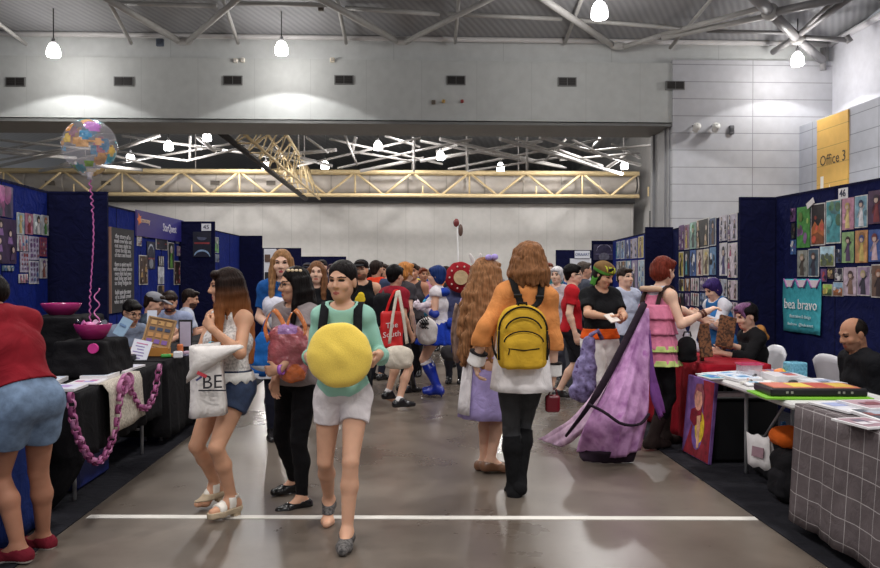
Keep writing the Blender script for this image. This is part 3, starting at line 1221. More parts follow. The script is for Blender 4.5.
class Person:
    """stands at xy; yaw 0 faces away from the viewer (+Y), 90 faces left, 180 faces the viewer"""

    def __init__(s, label, xy, yaw=180, H=1.65, w=1.0, fem=True, skin=SKIN, lip=None, res=None, pelvis=(0, 0), z0=0.0, pz=None,
                 lean=0, side=0, twist=0, head=(0, 0, 0), armR=None, armL=None, footR=None, footL=None, kneeR=(0, 1, 0), kneeL=(0, 1, 0),
                 group=None, beard=None, bust=None, name='person', brow=(40, 28, 22), hips=1.0, neck_fwd=0, footyR=0, footyL=0):
        s.xy, s.yaw, s.H, s.w, s.fem = xy, yaw, H, w, fem
        s.t = thing(name, label, 'person', (xy[0], xy[1], z0), R_(yaw), group)
        s.z0 = z0
        Yd = max(xy[1], 3.5)
        s.res = res or min(max(.00115 * Yd, .0055), .016)
        k = s.k = H / 1.65
        s.M = np.array(Matrix.Rotation(R_(yaw), 3, 'Z'))
        # spine
        s.P = P = V3(pelvis[0], pelvis[1], (.525 * H if pz is None else pz))
        Rl = rot('X', -lean) @ rot('Y', side)
        u = s.u = Rl @ V3(0, 0, 1)
        f0 = Rl @ V3(0, 1, 0)
        Rt = np.array(Matrix.Rotation(R_(twist), 3, Vector(u)))
        r = s.r = Rt @ (Rl @ V3(1, 0, 0))
        f = s.f = Rt @ f0
        s.W, s.Cc = P + u * .125 * k, P + u * .285 * k
        s.U = P + u * .445 * k
        s.nb = P + u * .505 * k + f * (.005 + neck_fwd) * k
        sw = (.136 if fem else .172) * k * (.5 + .5 * w)
        s.sh = {1: P + u * .456 * k + r * sw, -1: P + u * .456 * k - r * sw}
        # head frame
        hy, hp, hr = head
        s.Rh = np.stack([r, f, u], axis=1) @ rot('Z', hy) @ rot('X', -hp) @ rot('Y', hr)
        s.hs = k * 1.0
        s.Hc = s.nb + (np.stack([r, f, u], axis=1) @ rot('Z', hy * .3) @ rot('X', -hp * .6)) @ V3(0, .012, .148) * k
        # limbs
        L1, L2 = .278 * k, .235 * k
        s.el, s.wr, s.hd, s.hn, s.curl = {}, {}, {}, {}, {}
        for sd, arm in ((1, armR), (-1, armL)):
            arm = dict(arm or {})
            tgt = arm.get('t')
            if tgt is None:
                tgt = s.sh[sd] + r * sd * .06 * k + f * .03 * k - V3(0, 0, .495 * k)
            tgt = s.loc(tgt) if isinstance(tgt, tuple) and len(tgt) == 4 else np.asarray(tgt, float)
            hint = arm.get('hint', (sd * .35, -1, -.2))
            s.el[sd], s.wr[sd] = ik(s.sh[sd], tgt, L1, L2, hint)
            fd = unit(s.wr[sd] - s.el[sd])
            s.hd[sd] = unit(arm.get('d', fd)) if 'd' in arm else fd
            n = np.asarray(arm.get('n', -r * sd), float)
            s.hn[sd] = unit(n - s.hd[sd] * np.dot(n, s.hd[sd]))
            s.curl[sd] = arm.get('curl', 22)
        s.hip, s.kn, s.an, s.toe = {}, {}, {}, {}
        T1, T2 = .245 * H, .243 * H
        for sd, ft, kh, fy in ((1, footR, kneeR, footyR), (-1, footL, kneeL, footyL)):
            s.hip[sd] = P + V3(sd * .082 * k * hips, 0, -.03 * k)
            if ft is None:
                ft = (sd * .085 * k, 0, .07 * k)
            ft = s.loc(ft) if len(ft) == 4 else np.asarray(ft, float)
            s.kn[sd], s.an[sd] = ik(s.hip[sd], ft, T1, T2, kh)
            s.toe[sd] = rot('Z', fy) @ V3(0, 1, 0)
        s.heel_up = {1: 0, -1: 0}
        s.skin = mat('skin', skin)
        s.hips = hips
        s.bust = (1 if fem else 0) if bust is None else bust
        s.beard, s.brow, s.lipc = beard, brow, lip or tuple(int(v * m) for v, m in zip(skin, (.86, .62, .6)))
        s.skinc = skin
        s.groups = {}

    # pixel + depth to this person's own space
    def loc(s, q):
        if len(q) == 4:
            q = at(q[1], q[2], q[3])
        q = np.asarray(q, float) - V3(s.xy[0], s.xy[1], s.z0)
        return s.M.T @ q

    def wpt(s, p):
        return s.M @ np.asarray(p, float) + V3(s.xy[0], s.xy[1], s.z0)

    def hp(s, x, y, z):
        return s.Hc + s.Rh @ (V3(x, y, z) * s.hs)

    # ---- primitives
    def prims(s):
        k, w, r, f, u, P = s.k, s.w, s.r, s.f, s.u, s.P
        rp = np.array((1., 0, 0))
        g = {}
        hw = w * s.hips
        a = [C(P - rp * .062 * k * hw, P + rp * .062 * k * hw, .102 * k * (.45 + .55 * w)),
             C(s.W - r * .045 * k * w, s.W + r * .045 * k * w, (.082 if s.fem else .092) * k * w),
             C(s.Cc - r * .062 * k * w, s.Cc + r * .062 * k * w, (.093 if s.fem else .105) * k * (.4 + .6 * w)),
             C(s.U - r * .092 * k * (.6 + .4 * w) - u * .012 * k, s.U + r * .092 * k * (.6 + .4 * w) - u * .012 * k, .055 * k * (.5 + .5 * w)),
             C(P, s.Cc, .085 * k * w, .09 * k * w), C(s.Cc, s.U, .09 * k * w, .062 * k),
             C(s.U + u * .01 * k - r * .035 * k, s.U + u * .01 * k + r * .035 * k, .05 * k)]
        for sd in (1, -1):
            a.append(E(P - f * .045 * k + rp * sd * .062 * k * hw - V3(0, 0, .025 * k), (.085 * k * hw, .085 * k * w, .09 * k)))
            if s.bust:
                a.append(E(s.Cc + f * .07 * k * w + r * sd * .068 * k + u * .005 * k, (.06 * k * s.bust, .052 * k * s.bust, .06 * k * s.bust)))
            a.append(C(s.sh[sd] - r * sd * .05 * k + u * .012 * k, s.nb + r * sd * .025 * k - u * .02 * k, .036 * k, .036 * k))
        if w > 1.15:
            a.append(E(s.W + f * .05 * k, (.13 * k * w, .1 * k * w, .13 * k)))
        g['torso'] = [p[:5] + (.05 * k, p[6]) for p in a]
        aw = (.5 + .5 * w) * (1 if s.fem else 1.12)
        for sd in (1, -1):
            n = 'R' if sd == 1 else 'L'
            g['uarm' + n] = [C(s.sh[sd] - u * .022 * k, s.el[sd], .044 * k * aw, .035 * k * aw, .03 * k), E(s.sh[sd] - u * .022 * k, (.05 * k * aw,) * 3, None, .04 * k)]
            m = s.el[sd] * .72 + s.wr[sd] * .28
            g['farm' + n] = [C(s.el[sd], m, .035 * k * aw, .037 * k * aw, .02 * k), C(m, s.wr[sd], .036 * k * aw, .0235 * k * aw, .02 * k)]
            g['hand' + n] = s.hand(sd)
            lw = (.4 + .6 * w)
            hj = s.hip[sd]
            kn, an = s.kn[sd], s.an[sd]
            g['thigh' + n] = [C(hj, kn, .086 * k * lw * (1.04 if s.fem else 1), .05 * k * lw, .03 * k)]
            calf = kn * .66 + an * .34 - unit(np.cross(np.cross(kn - an, s.toe[sd]), kn - an) + 1e-6) * .012 * k
            g['shin' + n] = [C(kn, calf, .048 * k * lw, .052 * k * lw, .014 * k), C(calf, an, .051 * k * lw, .032 * k * lw, .025 * k)]
            g['foot' + n] = s.foot(sd)
        H = lambda x, y, z: s.hp(x, y, z)
        hs, Rh = s.hs, s.Rh
        jw = .037 if s.fem else .045
        g['neck'] = [C(s.nb - u * .03 * k, H(0, -.022, -.055), (.041 if s.fem else .058) * k * (.6 + .4 * w), (.04 if s.fem else .056) * k * (.6 + .4 * w), .03 * k)]
        hd = [E(H(0, -.012, .03), V3(.074, .094, .084) * hs, Rh, .02 * k),
              E(H(0, .022, -.035), V3(.06 if s.fem else .063, .07, .082) * hs, Rh, .03 * k),
              E(H(0, .05, -.088), V3(.034 if s.fem else .041, .036, .03) * hs, Rh, .035 * k),
              C(H(-jw, .0, -.058), H(jw, .0, -.058), .024 * hs, None, .03 * k),
              C(H(0, .088, .012), H(0, .107, -.026), .007 * hs, .0125 * hs, .014 * k),
              C(H(-.013, .097, -.031), H(.013, .097, -.031), .008 * hs, None, .01 * k),
              E(H(0, .085, -.062), V3(.019, .012, .006) * hs, Rh, .006 * k),
              E(H(0, .083, -.073), V3(.017, .012, .007) * hs, Rh, .006 * k),
              C(H(-.034, .078, .022), H(.034, .078, .022), .011 * hs, None, .02 * k)]
        for sd in (1, -1):
            hd += [E(H(sd * .076, -.012, -.012), V3(.01, .021, .032) * hs, Rh, .008 * k), E(H(sd * .04, .062, -.03), V3(.026, .022, .022) * hs, Rh, .02 * k)]
        g['head'] = hd
        if s.beard:
            pass
        s.groups = g
        return g

    def hand(s, sd):
        k = s.k * (.97 if s.fem else 1.06)
        w, d, n = s.wr[sd], s.hd[sd], s.hn[sd]
        th = np.cross(d, n) * sd
        out = [C(w, w + d * .03 * k, .024 * k, .022 * k, .02 * k)]
        offs = (.03, .01, -.01, -.028)
        lens = (.068, .076, .071, .056)
        rr = max(.0078 * k, s.res * .95)
        for o, L in zip(offs, lens):
            kn = w + d * (.085 if o != -.028 else .078) * k + th * o * k
            out.append(C(w + d * .02 * k + th * o * .5 * k, kn, .016 * k, .0115 * k, .014 * k))
            p, dd = kn, d
            c = s.curl[sd]
            for j, q in enumerate((.42, .33, .25)):
                ang = math.radians(c * (1, 1.25, .9)[j])
                dd = unit(dd * math.cos(ang) + np.cross(np.cross(dd, n), dd) * math.sin(ang))
                e = p + dd * L * q * k
                out.append(C(p, e, max(rr * (1.08 - .1 * j), s.res * .8), max(rr * (1 - .1 * j), s.res * .75), .004 * k))
                p = e
        b = w + d * .025 * k + th * .022 * k
        m = b + unit(d * .65 + th * .75 + n * .25) * .042 * k
        e = m + unit(d * .9 + th * .3 + n * .35) * .034 * k
        out += [C(b, m, .015 * k, .0105 * k, .01 * k), C(m, e, .0105 * k, max(.008 * k, s.res * .75), .006 * k)]
        return out

    def foot(s, sd, inf=0):
        k, a, t = s.k, s.an[sd], s.toe[sd]
        up = s.heel_up[sd]
        q = rot('X', 0)
        sl = V3(0, 0, 1)
        h = V3(a[0], a[1], a[2]) - t * .035 * k - sl * .035 * k
        ball = a + t * .105 * k * math.cos(up) - sl * (.045 + .12 * math.sin(up)) * k
        toe = ball + t * .062 * k - sl * .002 * k
        x = np.cross(t, sl)
        return [C(a, h, .034 * k, .031 * k, .03 * k), C(h, ball, .032 * k, .024 * k, .03 * k), C(a + t * .02 * k, ball, .034 * k, .024 * k, .03 * k),
                C(ball - x * .018 * k, ball + x * .016 * k, .024 * k, None, .02 * k), C(ball - x * .012 * k, toe - x * .006 * k, .022 * k, .017 * k, .02 * k),
                C(ball + x * .012 * k, toe + x * .008 * k, .022 * k, .017 * k, .02 * k)]

    def body(s, hide=()):
        g = s.prims()
        ps = []
        for n in ('torso', 'neck', 'uarmR', 'uarmL', 'farmR', 'farmL', 'thighR', 'thighL', 'shinR', 'shinL', 'footR', 'footL', 'handR', 'handL', 'head'):
            if n not in hide:
                ps += g[n]
        cuts = []
        for sd in (1, -1):
            cuts.append(E(s.hp(sd * .031, .094, .008), V3(.02, .016, .011) * s.hs, s.Rh, .012))
        Rh, Hc, hs = s.Rh, s.Hc, s.hs
        beard = s.beard

        def mf(c):
            q = (c - Hc) @ Rh / hs
            m = np.zeros(len(c), int)
            x, y, z = np.abs(q[:, 0]), q[:, 1], q[:, 2]
            fr = (y > .045) & (x < .075) & (np.abs(z) < .12)
            if beard:
                m[(y > .01) & (z < -.05 + .6 * np.maximum(0, .03 - y)) & (y + x * 0 > -.2) & (z < -.05) & (z > -.14) & (x < .085) & ((c - s.nb) @ s.u > .025 * s.k) & (y > .01)] = 4
                pass
            m[fr & (((x / .021) ** 2 + ((z + .067) / (.0095)) ** 2) < 1)] = 1
            m[fr & ((((x - .031) / .0175) ** 2 + ((z - .007) / .0085) ** 2) < 1)] = 2
            m[fr & ((((x - .033) / .021) ** 2 + ((z - .028 + .18 * np.abs(x - .033)) / .0042) ** 2) < 1)] = 3
            return m
        me = sdf(ps, s.res, k=.03 * s.k, cuts=cuts, name='body', matfn=mf)
        s.bo = link_mesh('body', me, [s.skin, mat('skin', s.lipc), mat('gloss', (34, 24, 20), .3), mat('skin', s.brow), mat('skin', beard or (60, 44, 36))], s.t)
        return s

    # ---- garments
    def garment(s, name, prims, m, inf=.012, k=.03, label=None, **kw):
        kw.setdefault('wr', .003)
        kw.setdefault('wf', 34)
        me = sdf(inflate(prims, inf), kw.pop('res', s.res * 1.1), k=k * s.k, name=name, **kw)
        return link_mesh(name, me, m, s.t, label=label)

    def limb_clip(s, a, b, t):
        p = a + (b - a) * t
        return (p, unit(b - a))

    def tee(s, c, name='t_shirt', sleeve=.55, hem=-.03, neck=.072, kind='cloth', inf=.014, m=None, tank=False, vneck=0, **kw):
        g, k = s.groups, s.k
        ps = list(g['torso'])
        if not tank:
            for n, sd in (('R', 1), ('L', -1)):
                if sleeve <= 1:
                    ps += clipped(inflate(g['uarm' + n], .006 * k), [s.limb_clip(s.sh[sd], s.el[sd], sleeve)])
                else:
                    ps += inflate(g['uarm' + n], -.001 * k) + clipped(inflate(g['farm' + n], .005), [s.limb_clip(s.el[sd], s.wr[sd], sleeve - 1)])
        cuts = [E(s.nb + s.f * .03 * k + s.u * .03 * k, (neck * k, neck * k, (neck - .012 + vneck) * k), np.stack([s.r, s.f, s.u], axis=1))]
        if tank:
            for sd in (1, -1):
                cuts.append(E(s.sh[sd] + s.r * sd * .012 * k + s.u * .01 * k, (.066 * k, .13 * k, .105 * k), np.stack([s.r, s.f, s.u], axis=1)))
        return s.garment(name, ps, m or mat(kind, c), inf, cuts=cuts, planes=[(s.P + s.u * hem * k, -s.u)], **kw)

    def pants(s, c, name='trousers', to=1.96, kind='cloth', inf=.009, top=.085, loose=0, m=None, **kw):
        """to: 0..1 along the thigh, 1..2 along the shin"""
        g, k = s.groups, s.k
        ps = list(g['torso'][:1]) + list(g['torso'][4:5]) + [p for p in g['torso'] if p[0] == 'e' and abs(np.dot(p[1] - s.P, s.u)) < .1 * k]
        for n, sd in (('R', 1), ('L', -1)):
            th = [p[:5] + (.012 * k, p[6]) for p in inflate(g['thigh' + n], loose)]
            if to <= 1:
                ps += clipped(th, [s.limb_clip(s.hip[sd], s.kn[sd], to)])
            else:
                ps += th + clipped(inflate(g['shin' + n], loose), [s.limb_clip(s.kn[sd], s.an[sd], to - 1)])
        ps += [C(s.P, s.W, .088 * k * s.w, .084 * k * s.w), g['torso'][1]]
        return s.garment(name, ps, m or mat(kind, c), inf, planes=[(s.P + s.u * top * k, s.u)], **kw)

    def skirt(s, c, top=.09, bot=.5, r0=None, r1=.3, pleats=14, amp=.06, name='skirt', m=None, n=84, layers=1, th=.006, lean=0, sq=.82, dn=None):
        k = s.k
        r0 = r0 or .135 * s.w
        mb = MB()
        rows = 10
        G = []
        for i in range(rows):
            t = i / (rows - 1)
            z = top - (top - bot) * t
            row = []
            for j in range(n + 1):
                a = 2 * PI * j / n
                rr = (r0 + (r1 - r0) * t ** .85) * (1 + amp * t * math.sin(pleats * a + .6 * math.sin(3 * a)))
                row.append(s.P + V3(rr * math.cos(a) * k, rr * sq * math.sin(a) * k - lean * t, 0) + V3(0, 0, z * k))
            G.append(row)
        mb.sheet(G, th)
        return mb.build(name, m or mat('cloth', c), s.t)

    def shoes(s, c, name='shoe', kind='gloss', high=.0, inf=.007, low=None, sole=None, m=None, flat=None, heel=0):
        """high: how far the shoe climbs the shin (0..1); low: cut like a flat"""
        for n, sd in (('R', 1), ('L', -1)):
            g = s.groups
            k = s.k
            ps = list(g['foot' + n])
            if high:
                ps += clipped(g['shin' + n], [s.limb_clip(s.an[sd], s.kn[sd], high)])
            cuts = []
            if low:
                cuts.append(E(s.an[sd] + s.toe[sd] * .028 * k + V3(0, 0, .022 * k), (.045 * k, .078 * k, .05 * k), rot('Z', math.degrees(math.atan2(-s.toe[sd][0], s.toe[sd][1])))))
            mats = [m or mat(kind, c)]
            mf = None
            zb = min(p[1][2] for p in ps) - .028 * k
            if sole:
                mats.append(mat('gloss', sole))
                zs = s.an[sd][2] - .054 * k
                mf = lambda q, zs=zs: (q[:, 2] < zs).astype(int)
            me = sdf(inflate(ps, inf), min(s.res, .008), k=.02, cuts=cuts, name=name, matfn=mf, planes=[(V3(0, 0, s.an[sd][2] - (.0695 + heel) * k), V3(0, 0, -1))])
            o = link_mesh(name, me, mats, s.t)
            if heel:
                h = s.an[sd] - s.toe[sd] * .045 * k
                MB().tube(h - V3(0, 0, .03 * k), V3(h[0], h[1], max(s.an[sd][2] - .16 * k, .004)), .02 * k, .009 * k).build('heel', mats[0], o)
        return s

    # ---- hair
    def hair(s, style, c, L=.35, m=None, tip=None, seed=1, r=.02, face=None, wave=0, spread=1.0, vol=1.0, fringe=True, label=None, back=135, tipz=None, ear=True, n=None, res=None):
        rnd = random.Random(seed)
        H, hs, Rh = s.hp, s.hs, s.Rh
        ps = [E(H(0, -.02, .038), V3(.084, .1, .088) * hs * vol, Rh)]
        fz = -.035 if face is None else face
        cuts = [E(H(0, .125, fz), V3(.07, .085, .105) * hs, Rh, .012)]
        wr, wf = (.0012 if not wave else .003), 60
        if style in ('short', 'crop'):
            ps += [E(H(0, -.06, -.03), V3(.062, .045, .055) * hs, Rh)]
            if fringe:
                ps += [E(H(0, .06, .082), V3(.062, .04, .026) * hs, Rh)]
            cuts += [E(H(sd * .085, .02, -.035), V3(.03, .045, .06) * hs, Rh) for sd in (1, -1)]
        elif style == 'bob':
            ps += [E(H(0, -.035, -.02), V3(.09, .085, .1) * hs, Rh), E(H(0, .062, .075), V3(.066, .036, .034) * hs, Rh)]
        elif style in ('long', 'pony', 'curls'):
            if fringe:
                ps += [E(H(.02, .058, .078), V3(.06, .036, .03) * hs, Rh), E(H(-.02, .058, .078), V3(.06, .036, .03) * hs, Rh)]
            ps += [E(H(0, -.05, -.03), V3(.075, .055, .08) * hs, Rh)]
        strands = []
        if style in ('long', 'curls'):
            n = n or (26 if style == 'long' else 24)
            for i in range(n):
                a = math.radians(-back + 2 * back * i / (n - 1) + rnd.uniform(-3, 3))
                sx, sy = math.sin(a), -math.cos(a)
                p0 = H(sx * .074, sy * .088 - .012, .03)
                p1 = H(sx * .088, sy * .1 - .015, -.06)
                ll = L * rnd.uniform(.88, 1.06)
                # below the chin the hair falls straight down, pushed clear of the shoulders
                px = p1[:2] - s.nb[:2]
                out = 1 + .35 * spread
                pts = [p0, p1]
                q = p1.copy()
                m_ = 6
                for j in range(1, m_ + 1):
                    t = j / m_
                    w_ = wave * math.sin(t * 9 + i * 1.7) * .02
                    tx = s.nb[0] + px[0] * (1 + (out - 1) * t) + w_
                    ty = s.nb[1] + px[1] * (1 + (out - 1) * t) + w_ * .7 - (.045 * min(t * 2, 1) if sy < .2 else -.03 * min(t * 2, 1))
                    pts.append(V3(tx, ty, p1[2] - ll * t))
                strands.append((pts, r * rnd.uniform(.85, 1.15)))
        if style == 'pulled':
            ps += [E(H(0, -.05, -.03), V3(.078, .06, .075) * hs, Rh)]
            cuts = [E(H(0, .125, -.04), V3(.064, .085, .12) * hs, Rh, .012)] + [E(H(sd * .088, .0, -.035), V3(.03, .032, .04) * hs, Rh) for sd in (1, -1)]
        if style == 'pony':
            b = H(0, -.12, .01)
            for i in range(7):
                o = V3(rnd.uniform(-.02, .02), rnd.uniform(-.015, .015), 0)
                strands.append(([H(0, -.09, .03), b + o, b + o * 1.4 + V3(0, -.02, -L * .5), b + o * 1.2 + V3(0, -.01, -L)], r))
        for pts, rr in strands:
            for j in range(len(pts) - 1):
                t0, t1 = j / (len(pts) - 1), (j + 1) / (len(pts) - 1)
                ps.append(C(pts[j], pts[j + 1], rr * (1.05 - .45 * t0 ** 3), rr * (1.05 - .45 * t1 ** 3), .012))
        if style == 'crop':
            wr = .002
        if style == 'messy':
            ps += [E(H(0, -.05, -.02), V3(.085, .075, .085) * hs * vol, Rh), E(H(0, .055, .08), V3(.07, .045, .035) * hs, Rh)]
            for i in range(26):
                a = rnd.uniform(-2.2, 2.2)
                e = rnd.uniform(-.5, 1.1)
                d = Rh @ V3(math.sin(a) * math.cos(e), -math.cos(a) * math.cos(e), math.sin(e))
                p = H(0, -.02, .02) + d * .085 * hs * vol
                ps.append(C(p, p + (d * .5 + V3(0, 0, -.8)) * .05 * hs, .018 * hs, .006 * hs, .012))
        if style in ('short', 'messy'):
            for i in range(18 if style == 'short' else 0):
                a = rnd.uniform(-2.4, 2.4)
                e = rnd.uniform(0, 1.2)
                d = Rh @ V3(math.sin(a) * math.cos(e), -math.cos(a) * math.cos(e), math.sin(e))
                p = H(0, -.018, .03) + d * .08 * hs
                ps.append(C(p, p + (d * .4 + V3(0, 0, -.5)) * .04 * hs, .014 * hs, .005 * hs, .012))
        kw = {}
        if tip:
            kw = dict(tip=tip, z0=tipz[0], z1=tipz[1])
        mm = m or mat('hair', c, None, **kw)
        me = sdf(ps, res or s.res * 1.05, k=.014, cuts=cuts, name='hair', wr=wr, wf=wf)
        s.ho = link_mesh('hair', me, mm, s.t, label=label)
        return s.ho

    def sandals(s, c, sole):
        k = s.k
        for sd in (1, -1):
            a, t = s.an[sd], s.toe[sd]
            zt_ = a[2] - .05 * k
            g = s.groups['foot' + ('R' if sd == 1 else 'L')]
            low = [(p[0], p[1] - V3(0, 0, .03), p[2] - V3(0, 0, .03)) + p[3:] for p in g[1:]]
            me = sdf(inflate(low + g[1:], .008), .006, k=.02, name='sandal', planes=[(V3(0, 0, zt_), V3(0, 0, 1)), (V3(0, 0, zt_ - .038), V3(0, 0, -1))])
            o = link_mesh('sandal', me, mat('cloth', sole), s.t)
            MB().box(a - t * .03 * k + V3(0, 0, -.1 * k), (.05, .06, .05), bev=.01).build('heel', mat('cloth', sole), o)
            for q0, q1, nm in ((.075, .13, 'toe_strap'), (.0, .05, 'instep_strap')):
                me = sdf(inflate(g, .007), .006, k=.02, name=nm, planes=[(a + t * q0 * k, -t), (a + t * q1 * k, t), (V3(0, 0, zt_ - .004), V3(0, 0, -1)), (a + V3(0, 0, .03), V3(0, 0, 1))])
                link_mesh(nm, me, mat('gloss', c), o)
        return s

    # pack straps over the shoulders (band prims)
    def strap_pts(s, sd, top=.0, low=.14, out=.075, dy=0):
        k = s.k
        b = s.r * sd * out * k
        return [s.Cc - s.u * low * k + b * 1.25 + s.f * (.115 + dy) * k, s.Cc + b * 1.1 + s.f * (.135 + dy) * k, s.U + b + s.f * (.085 + dy) * k,
                s.U + b + s.u * .075 * k, s.U + b - s.f * .085 * k + s.u * .01 * k, s.Cc + b - s.f * .125 * k]


def band(mb, pts, w, th, side, m=0):
    """flat strap through points; side = width direction"""
    side = unit(side)
    # smooth
    P = [np.asarray(p, float) for p in pts]
    Q = []
    for i in range(len(P) - 1):
        p0, p1, p2, p3 = P[max(i - 1, 0)], P[i], P[i + 1], P[min(i + 2, len(P) - 1)]
        for t in (0, .25, .5, .75):
            Q.append(.5 * (2 * p1 + (p2 - p0) * t + (2 * p0 - 5 * p1 + 4 * p2 - p3) * t * t + (3 * p1 - p0 - 3 * p2 + p3) * t ** 3))
    Q.append(P[-1])
    G = [[q - side * w / 2, q, q + side * w / 2] for q in Q]
    return mb.sheet(G, th, m)
def X(px, Y):
    return float(at(px, 300, Y)[0])


def pxY(px, Y):
    return (X(px, Y), Y)


BLACK_HAIR = (26, 21, 21)
FAIR = (226, 184, 160)
# ---------------------------------------------------------------- woman in mint top
p = Person('woman in mint green top and white shorts hugging a round yellow cushion', pxY(343, 4.72), 176, 1.62, w=.92, skin=(208, 160, 132),
           armR=dict(t=('p', 308.5, 356, 4.52), hint=(.25, -.8, -1), d=(-.25, .75, -.6), n=(-.9, -.2, .3), curl=28),
           armL=dict(t=('p', 379, 354, 4.50), hint=(-.25, -.8, -1), d=(.35, .7, -.55), n=(.9, -.1, .3), curl=28),
           footR=('p', 329, 500, 4.98), footL=('p', 347, 533, 4.5), head=(-16, 4, 0), footyR=4, lip=(176, 96, 90))
p.heel_up[1] = .55
p.body()
p.tee((156, 206, 188), 'jumper', sleeve=1.93, hem=-.03, neck=.08, m=mat('knit', (156, 206, 188)), inf=.012)
p.pants((222, 214, 216), 'shorts', to=.42, inf=.011, loose=.003, top=.06)
p.shoes((30, 28, 30), 'flat_shoe', low=1, inf=.006, m=mat('mottle', (30, 28, 30), None, s=70, c2=(110, 106, 104)))
p.hair('pulled', BLACK_HAIR, seed=3)
mb = MB()
b0 = p.hp(0, -.1, .02)
mb.poly([b0, b0 + V3(.01, -.05, -.02), b0 + V3(.03, -.075, -.12), b0 + V3(.05, -.07, -.26), b0 + V3(.055, -.06, -.36)], [.025, .034, .04, .032, .008], 10)
mb.build('ponytail', mat('hair', BLACK_HAIR), p.t)
# backpack on her back, straps in front
bp = thing('backpack', 'black backpack worn by the woman in the mint top, only its straps showing', 'backpack', tuple(p.wpt(p.Cc + V3(0, -.2, -.2))), R_(176))
off = p.Cc + V3(0, -.2, -.2)
mb = MB()
for sd in (1, -1):
    band(mb, [q - off + p.f * .006 for q in p.strap_pts(sd, low=.12, out=.1)], .05, .014, p.r)
mb.build('shoulder_strap', mat('cloth', (24, 24, 28)), bp)
sdf_obj('bag_body', [B((0, 0, .12), (.14, .07, .2), None, .06)], mat('cloth', (26, 26, 30)), bp, .012, wr=.003)
# the yellow cushion
c = p.wpt(p.loc(('p', 339.5, 355.5, 4.43)))
cu = sdf_obj('cushion', [C((0, -.012, 0), (0, .012, 0), .05, .05, .03), E((0, 0, 0), (.183, .068, .181))], mat('fluff', (250, 216, 92)), None, .007, wr=.0032, wf=30, loc=tuple(c), rot=(0, 0, R_(-6)), k=.05)
tag(cu, 'large round plush yellow cushion held by the woman in the mint top', 'cushion')

# ---------------------------------------------------------------- long haired woman with the tote
p = Person('woman with long brown dip dyed hair, denim shorts and white sandals', pxY(229, 5.14), 150, 1.58, skin=(206, 156, 126),
           armR=dict(t=('p', 214, 347, 4.93), hint=(.9, -.35, -.4), d=(-.95, .3, 0), n=(-.2, .0, -1), curl=35),
           armL=dict(t=('p', 212, 329, 4.88), hint=(-.45, .2, -1), d=(.75, -.1, .62), n=(.1, -.9, .1), curl=45),
           footR=('p', 216, 484, 5.32), footL=('p', 232, 499, 5.08), head=(-48, 5, 0), lip=(150, 60, 66), footyR=-8, footyL=-6)
p.heel_up[1] = .5
p.body()
p.tee((206, 202, 200), 'lace_top', tank=True, hem=.03, neck=.1, m=mat('mottle', (186, 182, 180), None, s=60, c2=(236, 232, 228)), inf=.014)
mb = MB()
G = []
for i in range(3):
    G.append([p.P + V3((.158 + .008 * i) * math.cos(a), (.132 + .008 * i) * math.sin(a), .085 - .03 * i + (.012 * math.cos(a * 14) if i == 2 else 0)) for a in np.linspace(0, 2 * PI, 85)])
mb.sheet(G, .004)
mb.build('lace_trim', mat('cloth', (236, 234, 230)), p.t)
p.pants((44, 58, 86), 'denim_shorts', to=.36, kind='denim', inf=.015, loose=.01, top=.1)
p.sandals((232, 226, 216), (190, 172, 146))
for sd in (1, -1):
    mb = MB()
    a = p.an[sd]
    band(mb, [a + V3(.038 * math.cos(q), .038 * math.sin(q) + .0, .02) for q in np.linspace(0, 2 * PI, 9)], .02, .006, V3(0, 0, 1))
    mb.build('ankle_strap', mat('cloth', (230, 222, 212)), p.t)
p.hair('long', (34, 22, 18), L=.42, tip=(164, 102, 60), tipz=(1.16, 1.46), seed=5, r=.021, spread=.55, back=128, n=30, face=-.03)
mb = MB()
wv = p.wr[1] + p.hd[1] * -.03
band(mb, [wv + rot('Z', 0) @ (V3(0, math.cos(q), math.sin(q)) * .031) for q in np.linspace(0, 2 * PI, 11)], .022, .004, p.hd[1])
tag(mb.build('wristband', mat('gloss', (40, 150, 176)), None, loc=(p.xy[0], p.xy[1], 0), rot=(0, 0, R_(150))), 'turquoise wristband on the arm of the long haired woman', 'wristband')
# tote bag
A = at(210, 344, 4.9)
tb = thing('tote_bag', 'white cotton tote bag with printed letters hanging from a bent forearm', 'bag', (A[0], A[1], .65), R_(0))
mb = MB()
z1, z0 = at(205, 346, 4.85)[2], at(205, 418, 4.85)[2]
xl, xr = at(188, 400, 4.85)[0], at(222, 400, 4.85)[0]
G = []
for i in range(9):
    t = i / 8
    row = []
    for j in range(9):
        s_ = j / 8
        row.append(V3(xl + (xr - xl) * s_ + .015 * math.sin(3 * t + s_ * 5) * t - .02 * (1 - t) + .03 * (1 - t) * (1 - s_), 4.85 - .05 * math.sin(PI * s_) * (.3 + .7 * t) + .012 * math.sin(9 * s_ + 2 * t), z1 + (z0 - z1) * t + .02 * s_))
    G.append(row)
G2 = [[q + V3(.004, .1 - .02 * i / 8, 0) for q in row] for i, row in enumerate(G)]
mb.sheet(G, .006)
mb.sheet(G2, .006)
mb.sheet([[a[0] * .5 + b[0] * .5 if 0 else a[0], b[0]] for a, b in zip(G, G2)], .005)
mb.sheet([[a[-1], b[-1]] for a, b in zip(G, G2)], .005)
mb.sheet([G[-1], G2[-1]], .005)
part(mb, 'bag_body', mat('cloth', (226, 220, 216)), tb)
mb = MB()
fo = at(226, 352, 4.82)
G = [[at(192 + 13 * s_ + 20 * t, 349 + 1 * s_ + 2 * t + 18 * t * (1 - s_) * 0 + (14 * (1 - t)) * s_ * .6, 4.8 - .03 * math.sin(PI * s_)) for s_ in np.linspace(0, 1, 6)] for t in np.linspace(0, 1, 8)]
